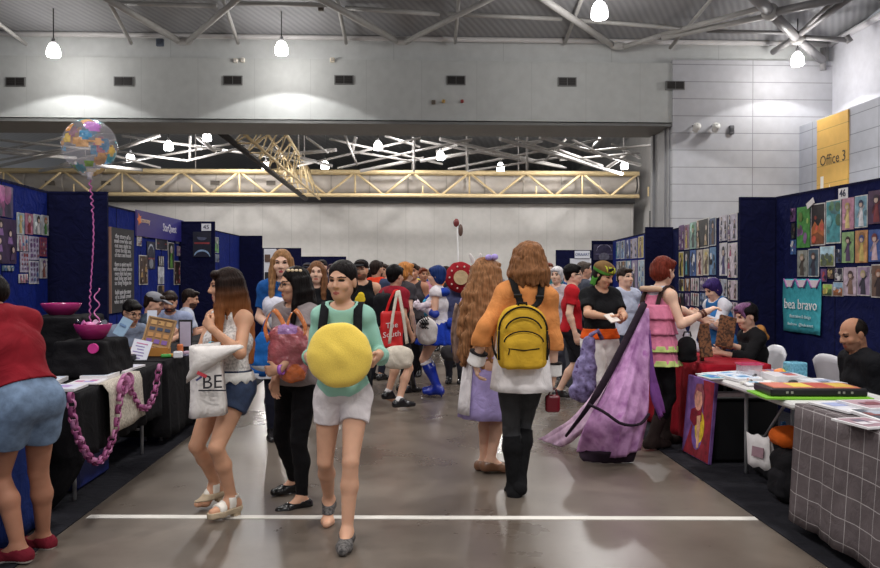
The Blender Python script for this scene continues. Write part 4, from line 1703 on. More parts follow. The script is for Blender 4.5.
G = [[at(190 + 50 * t + 4 * math.sin(5 * s_), 347 - 2 * t + (36 - 30 * t) * s_, 4.78 + .05 * t - .03 * math.sin(PI * s_)) for s_ in np.linspace(0, 1, 7)] for t in np.linspace(0, 1, 9)]
mb.sheet(G, .006)
part(mb, 'folded_flap', mat('cloth', (230, 224, 220)), tb)
mb = MB()
text_on(mb, 'BE', .115, at(213, 382, 4.79) + V3(0, -.02, 0), (1, 0, .05), (0, -1, 0), m=0)
mb.box(at(213, 390, 4.78) + V3(0, -.02, 0), (.16, .004, .008), m=0)
part(mb, 'printed_letters', mat('paper', (40, 38, 44)), tb)
mb = MB()
mb.box(at(203, 374, 4.78) + V3(0, -.025, 0), (.06, .004, .02), R=rot('Y', 25))
mb.box(at(200, 378, 4.78) + V3(0, -.025, 0), (.04, .004, .012), R=rot('Y', -35), m=1)
part(mb, 'printed_emblem', [mat('paper', (190, 60, 70)), mat('paper', (60, 60, 110))], tb)

# ---------------------------------------------------------------- dark haired woman with plastic bag
p = Person('woman with straight black hair and leggings clutching a pink plastic bag', pxY(297, 5.42), 146, 1.59, w=.94, skin=(204, 156, 128),
           armL=dict(t=('p', 279, 370, 5.08), hint=(-.9, -.1, -.5), d=(.95, .25, -.15), n=(.2, -1, .1), curl=35),
           armR=dict(t=('p', 275, 383, 5.22), hint=(.7, -.6, -.3), d=(-.15, .25, -1), n=(-.9, .1, .1), curl=18),
           footR=('p', 295, 482, 5.62), footL=('p', 302, 500, 5.28), head=(-30, 6, 0), footyR=-20, footyL=-25)
p.body()
p.tee((138, 128, 128), 'loose_top', sleeve=.5, hem=-.05, neck=.075, inf=.02, wr=.004)
mb = MB()
p.garment('lace_shoulder', p.groups['torso'][3:4] + clipped(p.groups['uarmR'], [p.limb_clip(p.sh[1], p.el[1], .62)]), mat('mottle', (206, 184, 176), None, s=60, c2=(236, 222, 214)), .025)
p.pants((18, 17, 20), 'leggings', to=1.93, inf=.007, top=.08)
p.shoes((20, 19, 21), 'flat_shoe', low=1, inf=.005)
p.hair('long', (22, 18, 18), L=.46, seed=9, r=.02, spread=.35, back=112, n=28, fringe=False, face=-.03)
mb = MB()
hb = [p.hp(-.045 - .006 * i, .045 - .026 * i, .1 - .004 * i) for i in range(4)]
for q in hb:
    mb.ball(q, (.014, .014, .012), n=8)
mb.build('hair_clip', mat('gloss', (220, 196, 160)), p.t)
mb = MB()
for sd in (1, -1):
    pts = [p.hp(sd * .033 + .021 * math.cos(q), .101, .004 + .017 * math.sin(q)) for q in np.linspace(0, 2 * PI, 15)]
    mb.poly(pts, .0022, 5)
    mb.poly([p.hp(sd * .054, .1, .008), p.hp(sd * .08, .0, .004)], .002, 5)
mb.poly([p.hp(-.012, .104, .006), p.hp(.012, .104, .006)], .002, 5)
mb.build('glasses', mat('gloss', (30, 24, 24)), p.t)
wv = p.wr[-1] - p.hd[-1] * .015
mb = MB()
e1, e2, _ = basis(p.hd[-1])
band(mb, [wv + (e1 * math.cos(q) + e2 * math.sin(q)) * .03 for q in np.linspace(0, 2 * PI, 11)], .024, .005, p.hd[-1])
mb.tube(wv - e1 * .03, wv - e1 * .04, .017, n=10)
tag(mb.build('wristwatch', mat('gloss', (168, 96, 190)), None, loc=(p.xy[0], p.xy[1], 0), rot=(0, 0, R_(146))), 'purple wristwatch of the woman holding the plastic bag', 'watch')
c = at(288.5, 350, 5.18)
bg = thing('plastic_bag', 'stuffed translucent pink and orange plastic bag with handles', 'bag', (c[0], c[1], c[2] - .2))
sdf_obj('bag_body', [E((0, 0, .19), (.135, .09, .17)), E((.03, 0, .06), (.09, .08, .07)), E((-.02, 0, .31), (.09, .07, .06))], [mat('film', (184, 98, 106), None, alpha=.88), mat('film', (222, 116, 60), None, alpha=.85), mat('film', (170, 124, 186), None, alpha=.85)], bg, .008, wr=.006, wf=42, k=.05,
        matfn=lambda q: np.where((q[:, 2] < .07 + .05 * np.sin(q[:, 0] * 30)) & (q[:, 0] > -.03), 1, np.where((q[:, 2] > .31) & (np.abs(q[:, 0] - .0) < .06), 2, 0)))
for x0, x1 in ((-.12, -.02), (.02, .11)):
    mb = MB()
    band(mb, [V3(x0, -.04, .26), V3(x0 - .02, -.05, .36), V3((x0 + x1) / 2 - .02, -.03, .46), V3(x1, -.04, .36), V3(x1, -.05, .3)], .03, .004, V3(.6, .2, .6))
    mb.build('handle', mat('film', (226, 130, 66), None, alpha=.8), bg)

# ---------------------------------------------------------------- woman in red at the left table
p = Person('woman in dark red t shirt and denim shorts leaning over the left table', pxY(14, 4.32), 62, 1.65, w=1.06, skin=(168, 118, 94), lean=26, bust=1.1,
           footR=('p', 43, 537, 4.55), footL=('p', 19, 549, 4.3), head=(10, 22, 0), pelvis=(0, -.09), footyR=20, footyL=25,
           armR=dict(t=('p', -40, 362, 4.75), hint=(.6, -.5, -.6)), armL=dict(t=('p', -60, 380, 4.45), hint=(-.6, -.5, -.6)))
p.body()
p.tee((128, 22, 34), 't_shirt', sleeve=.6, hem=.075, neck=.085, inf=.026, wr=.003)
p.pants((104, 124, 150), 'denim_shorts', to=.5, kind='denim', inf=.016, loose=.014, top=.12)
p.shoes((112, 28, 42), 'canvas_shoe', kind='cloth', inf=.006, low=1, sole=(220, 212, 206))
p.hair('messy', (24, 19, 18), seed=2, vol=1.1)

# ---------------------------------------------------------------- orange jacket
p = Person('tall woman in orange jacket with white cuffs seen from behind, wearing black boots', pxY(522, 5.42), -2, 1.75, w=.98, skin=FAIR,
           armL=dict(t=('p', 476, 362, 5.42), hint=(-.5, -1, 0), d=(.1, .1, -1), curl=30), armR=dict(t=('p', 554, 384, 5.42), hint=(1, -.3, 0), d=(-.05, .1, -1), curl=40),
           footL=('p', 514, 488, 5.5), footR=('p', 519, 482, 5.5), head=(24, 4, -4), side=3.5, hips=.95)
p.body()
OR = mat('cloth', (224, 146, 84))
p.tee(None, 'jacket', sleeve=1.78, hem=.1, neck=.055, inf=.024, m=OR, wr=.004, wf=26)
for n, sd in (('R', 1), ('L', -1)):
    a, b = p.el[sd], p.wr[sd]
    d = unit(b - a)
    p.garment('cuff', [C(a + d * .17 * p.k, b + d * .03, .05, .055, None, [(a + d * .172 * p.k, -d), (b + d * .015, d)])], mat('cloth', (238, 234, 232)), .008)
    p.garment('cuff_piping', [C(a + d * .15 * p.k, a + d * .2 * p.k, .06, .06, None, [(a + d * .163 * p.k, -d), (a + d * .175 * p.k, d)])], mat('cloth', (30, 28, 30)), .004)
sdf_obj('collar', [C(p.nb - p.r * .05 + V3(0, -.02, .02), p.nb + p.r * .05 + V3(0, -.02, .02), .045)], OR, p.t, .008)
p.skirt((236, 230, 230), top=.22, bot=-.165, r0=.15, r1=.2, pleats=7, amp=.03, name='shirt_tail', sq=.98)
p.pants((58, 58, 60), 'trousers', to=1.5, inf=.007, top=.08)
p.shoes((20, 20, 22), 'boot', kind='cloth', high=.86, inf=.012)
p.hair('messy', (138, 94, 62), seed=4, vol=1.16, L=.2, wave=1)
mb = MB()
rnd = random.Random(6)
hp_ = []
for i in range(16):
    a = math.radians(-125 + 250 * i / 15)
    q0 = p.hp(math.sin(a) * .085, -math.cos(a) * .1 - .01, .02)
    q1 = p.hp(math.sin(a) * .11, -math.cos(a) * .12 - .01, -.07)
    q2 = p.hp(math.sin(a) * .108 + .01, -math.cos(a) * .12 - .01, -.15 + rnd.uniform(-.02, .02))
    hp_ += [C(q0, q1, .028, .03, .012), C(q1, q2, .03, .014, .012)]
sdf_obj('wig_ends', hp_, mat('hair', (138, 94, 62)), p.t, .007, k=.012, wr=.003, wf=60)
PO = p
# yellow backpack
bk = p.wpt(p.Cc + V3(-.04, -.205, -.31))
Y_ = mat('cloth', (214, 170, 52))
BKM = mat('cloth', (26, 24, 24))
bq = thing('backpack', 'yellow and black zipped backpack worn over the orange jacket', 'backpack', tuple(bk), R_(-2))
sdf_obj('main_compartment', [B((0, 0, .15), (.164, .065, .15), None, .06), E((0, 0, .31), (.155, .065, .11))], Y_, bq, .007, k=.06, wr=.003, planes=[(V3(0, 0, .005), V3(0, 0, -1))])
sdf_obj('front_pocket', [B((0, -.07, .1), (.128, .035, .098), None, .035), E((0, -.07, .19), (.125, .034, .06))], Y_, bq, .006, k=.04, wr=.002)
mb = MB()
mb.poly([V3(.157 * math.sin(a), -.052 + .0, .25 + .155 * math.cos(a)) if abs(a) < 1.9 else V3(.157 * math.copysign(1, a), -.052, .25 - .2 * (abs(a) - 1.5)) for a in np.linspace(-1.55, 1.55, 19)], .007, 6)
mb.poly([V3(-.157, -.052, .25), V3(-.16, -.05, .15), V3(-.157, -.05, .06)], .007, 6)
mb.poly([V3(.157, -.052, .25), V3(.16, -.05, .15), V3(.157, -.05, .06)], .007, 6)
mb.build('piping', BKM, bq)
mb = MB()
mb.poly([V3(.12 * math.sin(a), -.085, .24 + .1 * math.cos(a)) for a in np.linspace(-1.3, 1.3, 15)], .006, 6)
mb.build('zip', BKM, bq)
mb = MB()
mb.poly([V3(.128 * math.sin(a), -.098, .175 + .075 * math.cos(a)) for a in np.linspace(-1.5, 1.5, 15)], .005, 6)
mb.build('zip', BKM, bq)
mb = MB()
mb.poly([V3(-.1, -.106, .14), V3(0, -.111, .128), V3(.1, -.106, .14)], .004, 6)
mb.poly([V3(-.092, -.106, .137), V3(-.1, -.112, .1)], .004, 6)
mb.build('zip', BKM, bq)
mb = MB()
mb.poly([V3(-.03, -.01, .39), V3(-.025, -.02, .43), V3(.025, -.02, .43), V3(.03, -.01, .39)], .009, 6)
mb.build('grab_handle', BKM, bq)
off = p.Cc + V3(-.04, -.205, -.31)
for sd in (1, -1):
    mb = MB()
    pts = [p.U + p.r * sd * .095 + p.f * .08 + V3(0, 0, -.02), p.U + p.r * sd * .1 + V3(0, -.01, .1), p.U + p.r * sd * .085 + V3(0, -.115, .03), p.U + p.r * sd * .06 + V3(0, -.155, -.05), off + V3(sd * .035, -.0, .385)]
    band(mb, [q - off for q in pts], .046, .012, p.r)
    mb.build('shoulder_strap', BKM, bq)
    mb = MB()
    q = (pts[2] + pts[3]) / 2 - off
    mb.box(q + V3(0, -.012, 0), (.056, .012, .03), R=rot('X', 30), bev=.004)
    mb.build('strap_buckle', M_BLACK, bq)
    mb = MB()
    band(mb, [V3(sd * .15, .0, .05), V3(sd * .185, .04, .12), V3(sd * .19, .1, .2)], .028, .006, V3(0, 0, 1))
    mb.build('lower_strap', BKM, bq)
# red purse in her right hand
q = at(552.5, 402, 5.38)
hbg = thing('hand_purse', 'small dark red purse held low by the woman in orange', 'purse', tuple(q - V3(0, 0, .07)))
sdf_obj('purse_body', [B((0, 0, .06), (.05, .03, .06), None, .022)], mat('gloss', (110, 20, 34)), hbg, .006)
MB().poly([V3(-.03, 0, .11), V3(-.01, 0, .16), V3(.02, 0, .16), V3(.035, 0, .11)], .006, 6).build('loop', mat('gloss', (86, 16, 28)), hbg)

# ---------------------------------------------------------------- lilac dress
p = Person('woman with very long wavy ginger hair in a lilac and white dress', pxY(485, 6.12), -38, 1.66, w=.98, skin=(216, 170, 144),
           footR=('p', 490, 462, 6.1), footL=('p', 484, 461, 6.2), head=(-12, 6, 0), footyR=-50, footyL=-50,
           armL=dict(t=('p', 486, 366, 6.35)), armR=dict(t=('p', 505, 356, 6.2)))
p.body()
LIL = mat('cloth', (176, 160, 214))
p.tee(None, 'bodice', sleeve=.7, hem=.02, neck=.08, m=LIL, inf=.016)
p.skirt(None, top=.13, bot=-.44, r0=.135, r1=.21, pleats=9, amp=.05, m=LIL, name='dress_skirt')
p.shoes((120, 84, 62), 'shoe', inf=.006, low=1)
mb = MB()
G = []
for i in range(8):
    t = i / 7
    rr = .148 + .075 * t ** .85
    G.append([p.P + V3(rr * math.cos(a), rr * .82 * math.sin(a), .12 - .53 * t) for a in np.linspace(2.9, 4.6, 12)])
mb.sheet(G, .006)
mb.build('apron_panel', mat('cloth', (236, 230, 232)), p.t)
p.hair('curls', (150, 106, 72), L=.64, seed=8, r=.036, spread=.9, back=120, n=20, wave=2.2, vol=1.08)
mb = MB()
q = p.hp(.05, -.03, .115)
mb.ball(q + V3(.0, -.02, .01), (.022, .04, .025), n=10)
mb.ball(q + V3(.02, .035, .015), (.022, .04, .025), n=10)
mb.ball(q, (.014, .014, .014), n=8)
mb.build('hair_bow', mat('cloth', (176, 160, 224)), p.t)

# ---------------------------------------------------------------- winged cosplayer
p = Person('red haired cosplayer in pink ruffled dress reaching across the stall', pxY(656, 6.95), -66, 1.7, w=1.0, skin=FAIR,
           armR=dict(t=('p', 706, 312, 6.75), hint=(.2, -.3, -1), n=(0, .2, -1), curl=30), armL=dict(t=('p', 700, 318, 7.15), hint=(-.2, -.3, -1), curl=30), head=(6, 8, 0), lean=5,
           footR=('p', 652, 440, 6.85), footL=('p', 664, 436, 7.05))
p.body()
PK = mat('cloth', (222, 130, 160))
GRN = mat('cloth', (196, 214, 130))
p.tee(None, 'bodice', tank=True, hem=-.02, neck=.16, m=PK, inf=.014)
p.tee((196, 196, 206), 'grey_vest', tank=True, hem=.3, neck=.09, inf=.008)
for i, (z0_, z1_, ra, rb) in enumerate(((.36, .24, .15, .185), (.25, .11, .15, .195), (.13, -.02, .16, .215), (.0, -.14, .17, .23))):
    p.skirt(None, top=z0_, bot=z1_, r0=ra, r1=rb, pleats=12, amp=.05, m=PK, name='ruffle', sq=.82)
    if i > 1:
        p.skirt(None, top=z1_ + .035, bot=z1_ - .012, r0=rb - .008, r1=rb + .006, pleats=12, amp=.05, m=GRN, name='ruffle_edge', sq=.82)
p.pants((18, 17, 20), 'leggings', to=1.9, inf=.01, top=.06)
p.shoes((44, 34, 32), 'boot', kind='cloth', high=.5, inf=.014)
p.hair('messy', (112, 46, 34), seed=12, vol=1.02)
mb = MB()
for sd in (1, -1):
    band(mb, [q + p.f * .01 for q in p.strap_pts(sd, low=.05, out=.1, dy=.0)], .045, .012, p.r)
mb.build('harness_strap', mat('cloth', (54, 38, 36)), p.t)
sdf_obj('shoulder_roll', [C(p.U + V3(-.11, -.1, .05), p.U + V3(.11, -.1, .05), .026)], mat('cloth', (206, 172, 146)), p.t, .008)
mb = MB()
e1, e2, _ = basis(p.hd[1])
for o in (-.02, -.045):
    band(mb, [p.wr[1] + p.hd[1] * o + (e1 * math.cos(q) + e2 * math.sin(q)) * .032 for q in np.linspace(0, 2 * PI, 11)], .018, .006, p.hd[1])
mb.build('bracelet', mat('gloss', (96, 52, 40)), p.t)
# wing cape: a sheet that hangs from her back and trails on the floor
WM = mat('mottle', (168, 104, 168), None, s=10, c2=(206, 156, 204))
WD = mat('cloth', (40, 28, 40))
wing = thing('wing_cape', 'long purple dragon wing cape with black ribs trailing on the floor', 'cape', (X(615, 6.5), 6.5, 0))
top = [at(649, 308, 6.72), at(646, 306, 6.68), at(643, 308, 6.64)]


def curve(P, n):
    P = [np.asarray(q, float) for q in P]
    Q = []
    m_ = len(P) - 1
    for i in range(n):
        u = i / (n - 1) * m_
        j = min(int(u), m_ - 1)
        t = u - j
        p0, p1, p2, p3 = P[max(j - 1, 0)], P[j], P[j + 1], P[min(j + 2, m_)]
        Q.append(.5 * (2 * p1 + (p2 - p0) * t + (2 * p0 - 5 * p1 + 4 * p2 - p3) * t * t + (3 * p1 - p0 - 3 * p2 + p3) * t ** 3))
    return Q


def loft(cols, n=28, k=9, ripple=.012, seed=0):
    """cols: list of guide curves, top to bottom; returns a grid"""
    Cs = [curve(c_, n) for c_ in cols]
    G = []
    for i in range(n):
        row = curve([c_[i] for c_ in Cs], k * (len(cols) - 1) + 1)
        row = [q + V3(ripple * math.sin(j * 1.9 + seed + i * .15) * min(i / n * 2, 1), ripple * math.cos(j * 1.7 + i * .25 + seed) * min(i / n * 2, 1), .004 * math.sin(i * 1.3 + j)) for j, q in enumerate(row)]
        for q in row:
            q[2] = max(q[2], .012)
        G.append(row)
    return G


mb = MB()
cR = [at(649, 309, 6.72), at(650, 345, 6.6), at(650, 385, 6.5), at(648, 415, 6.42), at(640, 450, 6.36)]
cM = [at(646, 308, 6.68), at(634, 350, 6.48), at(626, 390, 6.32), at(618, 425, 6.22), at(614, 458, 6.3)]
cL = [at(643, 309, 6.64), at(622, 352, 6.5), at(604, 392, 6.4), at(586, 425, 6.36), at(578, 452, 6.55)]
mb.sheet(loft([cL, cM, cR], 30, 9, .014), .006)
part(mb, 'wing_membrane', WM, wing)
mb = MB()
mb.sheet(loft([[at(578, 448, 6.6), at(580, 458, 6.45), at(584, 462, 6.45)], [at(604, 452, 6.3), at(606, 463, 6.35), at(606, 466, 6.38)], [at(638, 446, 6.38), at(634, 460, 6.38), at(630, 463, 6.4)]], 10, 9, .01), .01)
part(mb, 'black_hem', WD, wing)
mb = MB()
mb.sheet(loft([[at(636, 316, 6.75), at(606, 372, 6.72), at(578, 414, 6.75), at(538, 440, 7.3)], [at(640, 320, 6.7), at(612, 378, 6.6), at(590, 424, 6.55), at(560, 448, 6.95)]], 26, 8, .014, 2), .006)
part(mb, 'wing_membrane', mat('mottle', (196, 150, 190), None, s=10, c2=(222, 190, 214)), wing)
mb = MB()
mb.poly(curve([at(644, 304, 6.66), at(624, 344, 6.5), at(604, 382, 6.42), at(586, 410, 6.42), at(566, 436, 6.75)], 16), [.03] * 10 + [.024, .02, .018, .016, .014, .012], 8)
part(mb, 'wing_rib', WD, wing)
mb = MB()
mb.poly(curve([at(588, 404, 6.34), at(604, 412, 6.22), at(622, 424, 6.15), at(640, 424, 6.3), at(649, 414, 6.4)], 14), .012, 6)
part(mb, 'wing_rib', WD, wing)
mb = MB()
mb.sheet(loft([[at(650, 330, 6.62), at(654, 370, 6.6), at(660, 395, 6.6), at(664, 412, 6.6)], [at(650, 335, 6.6), at(650, 380, 6.55), at(652, 400, 6.52), at(660, 420, 6.55)]], 14, 6, .01), .006)
part(mb, 'wing_lining', mat('cloth', (120, 70, 140)), wing)

# ---------------------------------------------------------------- green headscarf
p = Person('person in black t shirt and green headscarf looking down at cards', pxY(600, 7.85), -164, 1.66, w=1.1, fem=True, bust=.9, skin=(210, 162, 132),
           armR=dict(t=('p', 608, 317, 7.42), hint=(.8, -.2, -.6), d=(-.8, .55, .1), n=(-.2, .2, .8), curl=35),
           armL=dict(t=('p', 620, 321, 7.5), hint=(-.8, -.3, -.5), d=(.5, .8, .1), n=(.3, 0, .9), curl=35), head=(28, 24, 0))
p.body()
p.tee((20, 20, 23), 't_shirt', sleeve=.72, hem=.02, neck=.075, inf=.02, vneck=.03)
p.pants((226, 220, 216), 'trousers', to=1.95, inf=.014, loose=.012, top=.07)
p.shoes((30, 30, 34), 'shoe', inf=.008)
p.garment('sash', p.groups['torso'][:2] + p.groups['torso'][4:5], mat('cloth', (236, 96, 30)), .03, planes=[(p.P + p.u * .12, p.u), (p.P + p.u * .02, -p.u)], wr=.004)
p.hair('bob', (34, 30, 28), seed=3)
SC = mat('cloth', (84, 150, 62))


def scarf_zone(q, p=p):
    h = (q - p.Hc) @ p.Rh
    m = np.zeros(len(q), int)
    m[h[:, 2] > .052] = 1
    m[(h[:, 2] > .06) & (h[:, 2] < .108) & (h[:, 1] > .0) & (np.abs(h[:, 0]) < .075)] = 2
    m[(m == 2) & (np.abs(np.mod(h[:, 0] + .06, .05) - .02) < .007) & (h[:, 0] > -.02)] = 1
    return m


sdf_obj('headscarf', [E(p.hp(0, -.012, .05), V3(.098, .116, .086), p.Rh)], [SC, mat('cloth', (120, 92, 56)), mat('cloth', (186, 200, 60))], p.t, .006, wr=.003, cuts=[E(p.hp(0, .14, -.045), V3(.12, .1, .098), p.Rh)],
        planes=[(p.hp(0, 0, .02), -p.Rh[:, 2])], matfn=scarf_zone)
mb = MB()
q = p.hp(.02, -.1, -.02)
band(mb, [p.hp(.07, -.02, .03), p.hp(.085, -.03, -.05), p.hp(.08, -.03, -.12)], .06, .006, p.Rh[:, 1])
mb.build('scarf_tail', SC, p.t)
c = at(612, 318, 7.36)
tag(MB().box((0, 0, 0), (.1, .14, .012), R=rot('X', 30) @ rot('Z', 20), bev=.003).build('card_stack', mat('paper', (226, 216, 206)), None, loc=tuple(c)), 'small stack of pale cards held by the person in the green headscarf', 'cards')
c = at(586, 358, 7.45)
gb = thing('drawstring_bag', 'purple galaxy print fabric bag hanging beside white trousers', 'bag', (c[0], c[1], c[2] - .28))
GX = mat('galaxy', (64, 34, 84), None, c2=(150, 140, 190))
sdf_obj('bag_body', [E((-.01, 0, .1), (.115, .07, .2)), E((-.04, 0, -.04), (.12, .06, .1)), E((.02, 0, .28), (.07, .05, .16)), E((.03, -.02, .42), (.05, .04, .07))], GX, gb, .009, k=.06, wr=.008, wf=30)
MB().poly([V3(.0, 0, .4), V3(.04, -.03, .5), V3(.1, -.04, .54), V3(.15, 0, .46)], .022, 8).build('strap', GX, gb)
# ------------------------------------------------------------------ flat prints on the booth walls
class Wall:
    def __init__(s, a, b, facing):
        """facing: a vector on the viewer's side"""
        s.p = np.array((*a, 0.))
        d = np.array((*b, 0.)) - s.p
        s.t = d / np.linalg.norm(d)
        n = np.array((-s.t[1], s.t[0], 0))
        s.n = n if np.dot(n, facing) > 0 else -n
        s.t = np.cross((0, 0, 1), s.n)      # reading direction for someone facing the wall
        s.f = s.p + s.n * .026

    def hit(s, px, py):
        return atplane(px, py, s.f, s.n)

    def rect(s, x0, y0, x1, y1):
        ym, xm = (y0 + y1) / 2, (x0 + x1) / 2
        a, b = s.hit(x0, ym), s.hit(x1, ym)
        zt_, zb_ = s.hit(xm, y0)[2], s.hit(xm, y1)[2]
        c = (a + b) / 2
        c[2] = (zt_ + zb_) / 2
        return c, abs(np.dot(b - a, s.t)), zt_ - zb_


W_R1 = Wall(*RW1, (-1, 0, 0))
W_R2 = Wall(*RW2, (-1, 0, 0))
W_R3 = Wall(*RW3, (-1, 0, 0))
W_L1 = Wall(*LW1, (1, 0, 0))
W_L2 = Wall(*LW2, (1, 0, 0))
W_L3 = Wall(*LW3, (1, 0, 0))
W_WL2 = Wall((-3.7, 13.42), (-3.2, 13.42), (0, -1, 0))
W_WR3 = Wall((4.8, 20.7), (5.4, 20.7), (0, -1, 0))


class Flat:
    """thin printed sheet: a board plus shapes printed in its face"""

    def __init__(s, wall, c, w, h, bg, border=None):
        s.w, s.h, s.c, s.W = w, h, np.asarray(c, float), wall
        s.mb, s.mats, s.ix = MB(), [], {}
        s.layer = 0
        R = np.array((wall.t, wall.n, (0, 0, 1))).T
        s.mb.box(s.c, (w, .006, h), R, m=s.col(border or bg))
        if border:
            s.rect(0, 0, .92, .94, bg)

    def col(s, c):
        c = tuple(int(v) for v in c)
        if c not in s.ix:
            s.ix[c] = len(s.mats)
            s.mats.append(mat('print', c))
        return s.ix[c]

    def P(s, u, v):
        return s.c + s.W.t * u * s.w + V3(0, 0, v * s.h) + s.W.n * (.0034 + .0007 * s.layer)

    def poly(s, pts, c):
        s.layer += 1
        pts = [(min(max(u, -.47), .47), min(max(v, -.48), .48)) for u, v in pts]
        s.mb.add([s.P(u, v) for u, v in pts], [tuple(range(len(pts)))], s.col(c))

    def rect(s, u, v, du, dv, c):
        s.poly([(u - du / 2, v - dv / 2), (u + du / 2, v - dv / 2), (u + du / 2, v + dv / 2), (u - du / 2, v + dv / 2)], c)

    def disc(s, u, v, r, c, sx=1, n=12, a0=0, a1=2 * PI):
        k = s.w / s.h
        s.poly([(u + r * sx * math.cos(a0 + (a1 - a0) * i / n), v + r * k * math.sin(a0 + (a1 - a0) * i / n)) for i in range(n)], c)

    def done(s, name, label, cat, group):
        return tag(s.mb.world(name, s.mats, base=tuple(s.c)), label, cat, group)


def shade(c, k):
    return tuple(max(0, min(255, int(v * k))) for v in c)


def art(fl, style, bg, c1, c2, rnd):
    if style == 'figure':
        x = rnd.uniform(-.08, .08)
        for _ in range(3):
            fl.disc(rnd.uniform(-.4, .4), rnd.uniform(-.4, .4), rnd.uniform(.12, .3), shade(bg, rnd.uniform(.75, 1.3)))
        fl.poly([(x - .2, -.45), (x + .22, -.45), (x + .12, .02), (x + .05, .14), (x - .06, .14), (x - .13, .02)], c1)
        fl.poly([(x - .12, .04), (x - .3, -.16), (x - .24, -.2), (x - .08, -.06)], shade(c1, .8))
        fl.poly([(x + .12, .04), (x + .3, .16), (x + .26, .2), (x + .08, .1)], shade(c1, .85))
        fl.disc(x, .24, .2, c2)
        fl.disc(x, .21, .13, (226, 190, 168))
        fl.poly([(x - .15, .27), (x + .15, .27), (x + .1, .32), (x - .1, .32)], c2)
    elif style == 'land':
        fl.rect(0, .3, .9, .35, shade(bg, 1.25))
        fl.poly([(-.45, -.1), (-.2, .08), (.05, -.05), (.3, .12), (.45, 0), (.45, -.46), (-.45, -.46)], c1)
        fl.poly([(-.45, -.25), (0, -.18), (.45, -.3), (.45, -.46), (-.45, -.46)], shade(c1, .7))
        for _ in range(4):
            fl.disc(rnd.uniform(-.35, .35), rnd.uniform(-.35, .3), rnd.uniform(.06, .16), c2 if rnd.random() < .6 else shade(c2, 1.4))
    elif style == 'swirl':
        for _ in range(9):
            fl.disc(rnd.uniform(-.4, .4), rnd.uniform(-.42, .42), rnd.uniform(.08, .28), rnd.choice([c1, c2, shade(c1, 1.3), shade(bg, .7), shade(c2, .7)]), rnd.uniform(.6, 1.2))
    elif style == 'sheet':
        for i in range(4):
            for j in range(3):
                fl.disc(-.3 + .3 * j, .34 - .22 * i, rnd.uniform(.06, .11), rnd.choice([c1, c2, shade(c1, .8)]), rnd.uniform(.7, 1.2), 8)
    elif style == 'cast':
        for i in range(5):
            u, v = -.3 + .6 * (i % 2) + rnd.uniform(-.1, .1), .32 - .18 * i
            fl.poly([(u - .13, v - .2), (u + .13, v - .2), (u + .06, v), (u - .06, v)], rnd.choice([c1, c2, shade(c1, .6)]))
            fl.disc(u, v + .04, .09, rnd.choice([c2, shade(c2, .5)]))
            fl.disc(u, v + .03, .055, (228, 196, 176))
    elif style == 'glyph':
        fl.disc(0, .1, .36, c1)
        fl.disc(0, .02, .36, bg)
        fl.rect(0, -.12, .8, .06, c2)
        fl.disc(0, -.3, .2, shade(c1, .7), 1.3)


def row_prints(wall, rows, group, noun, where, seed):
    rnd = random.Random(seed)
    for rname, items in rows:
        for i, it in enumerate(items):
            (x0, y0, x1, y1), cname, bg, c1, c2, st = it[:6]
            c, w, h = wall.rect(x0, y0, x1, y1)
            fl = Flat(wall, c, w * .97, h * .98, bg, (226, 222, 218) if rnd.random() < .45 and w > .12 else None)
            art(fl, st, bg, c1, c2, rnd)
            n = len(items)
            od = ('alone' if n == 1 else 'leftmost' if i == 0 else 'rightmost' if i == n - 1 else ('second', 'third', 'fourth', 'fifth', 'sixth', 'seventh')[i - 1] + ' from left')
            fl.done('print', '%s %s, %s, %s, %s' % (cname, noun, od, rname, where), 'poster', group)


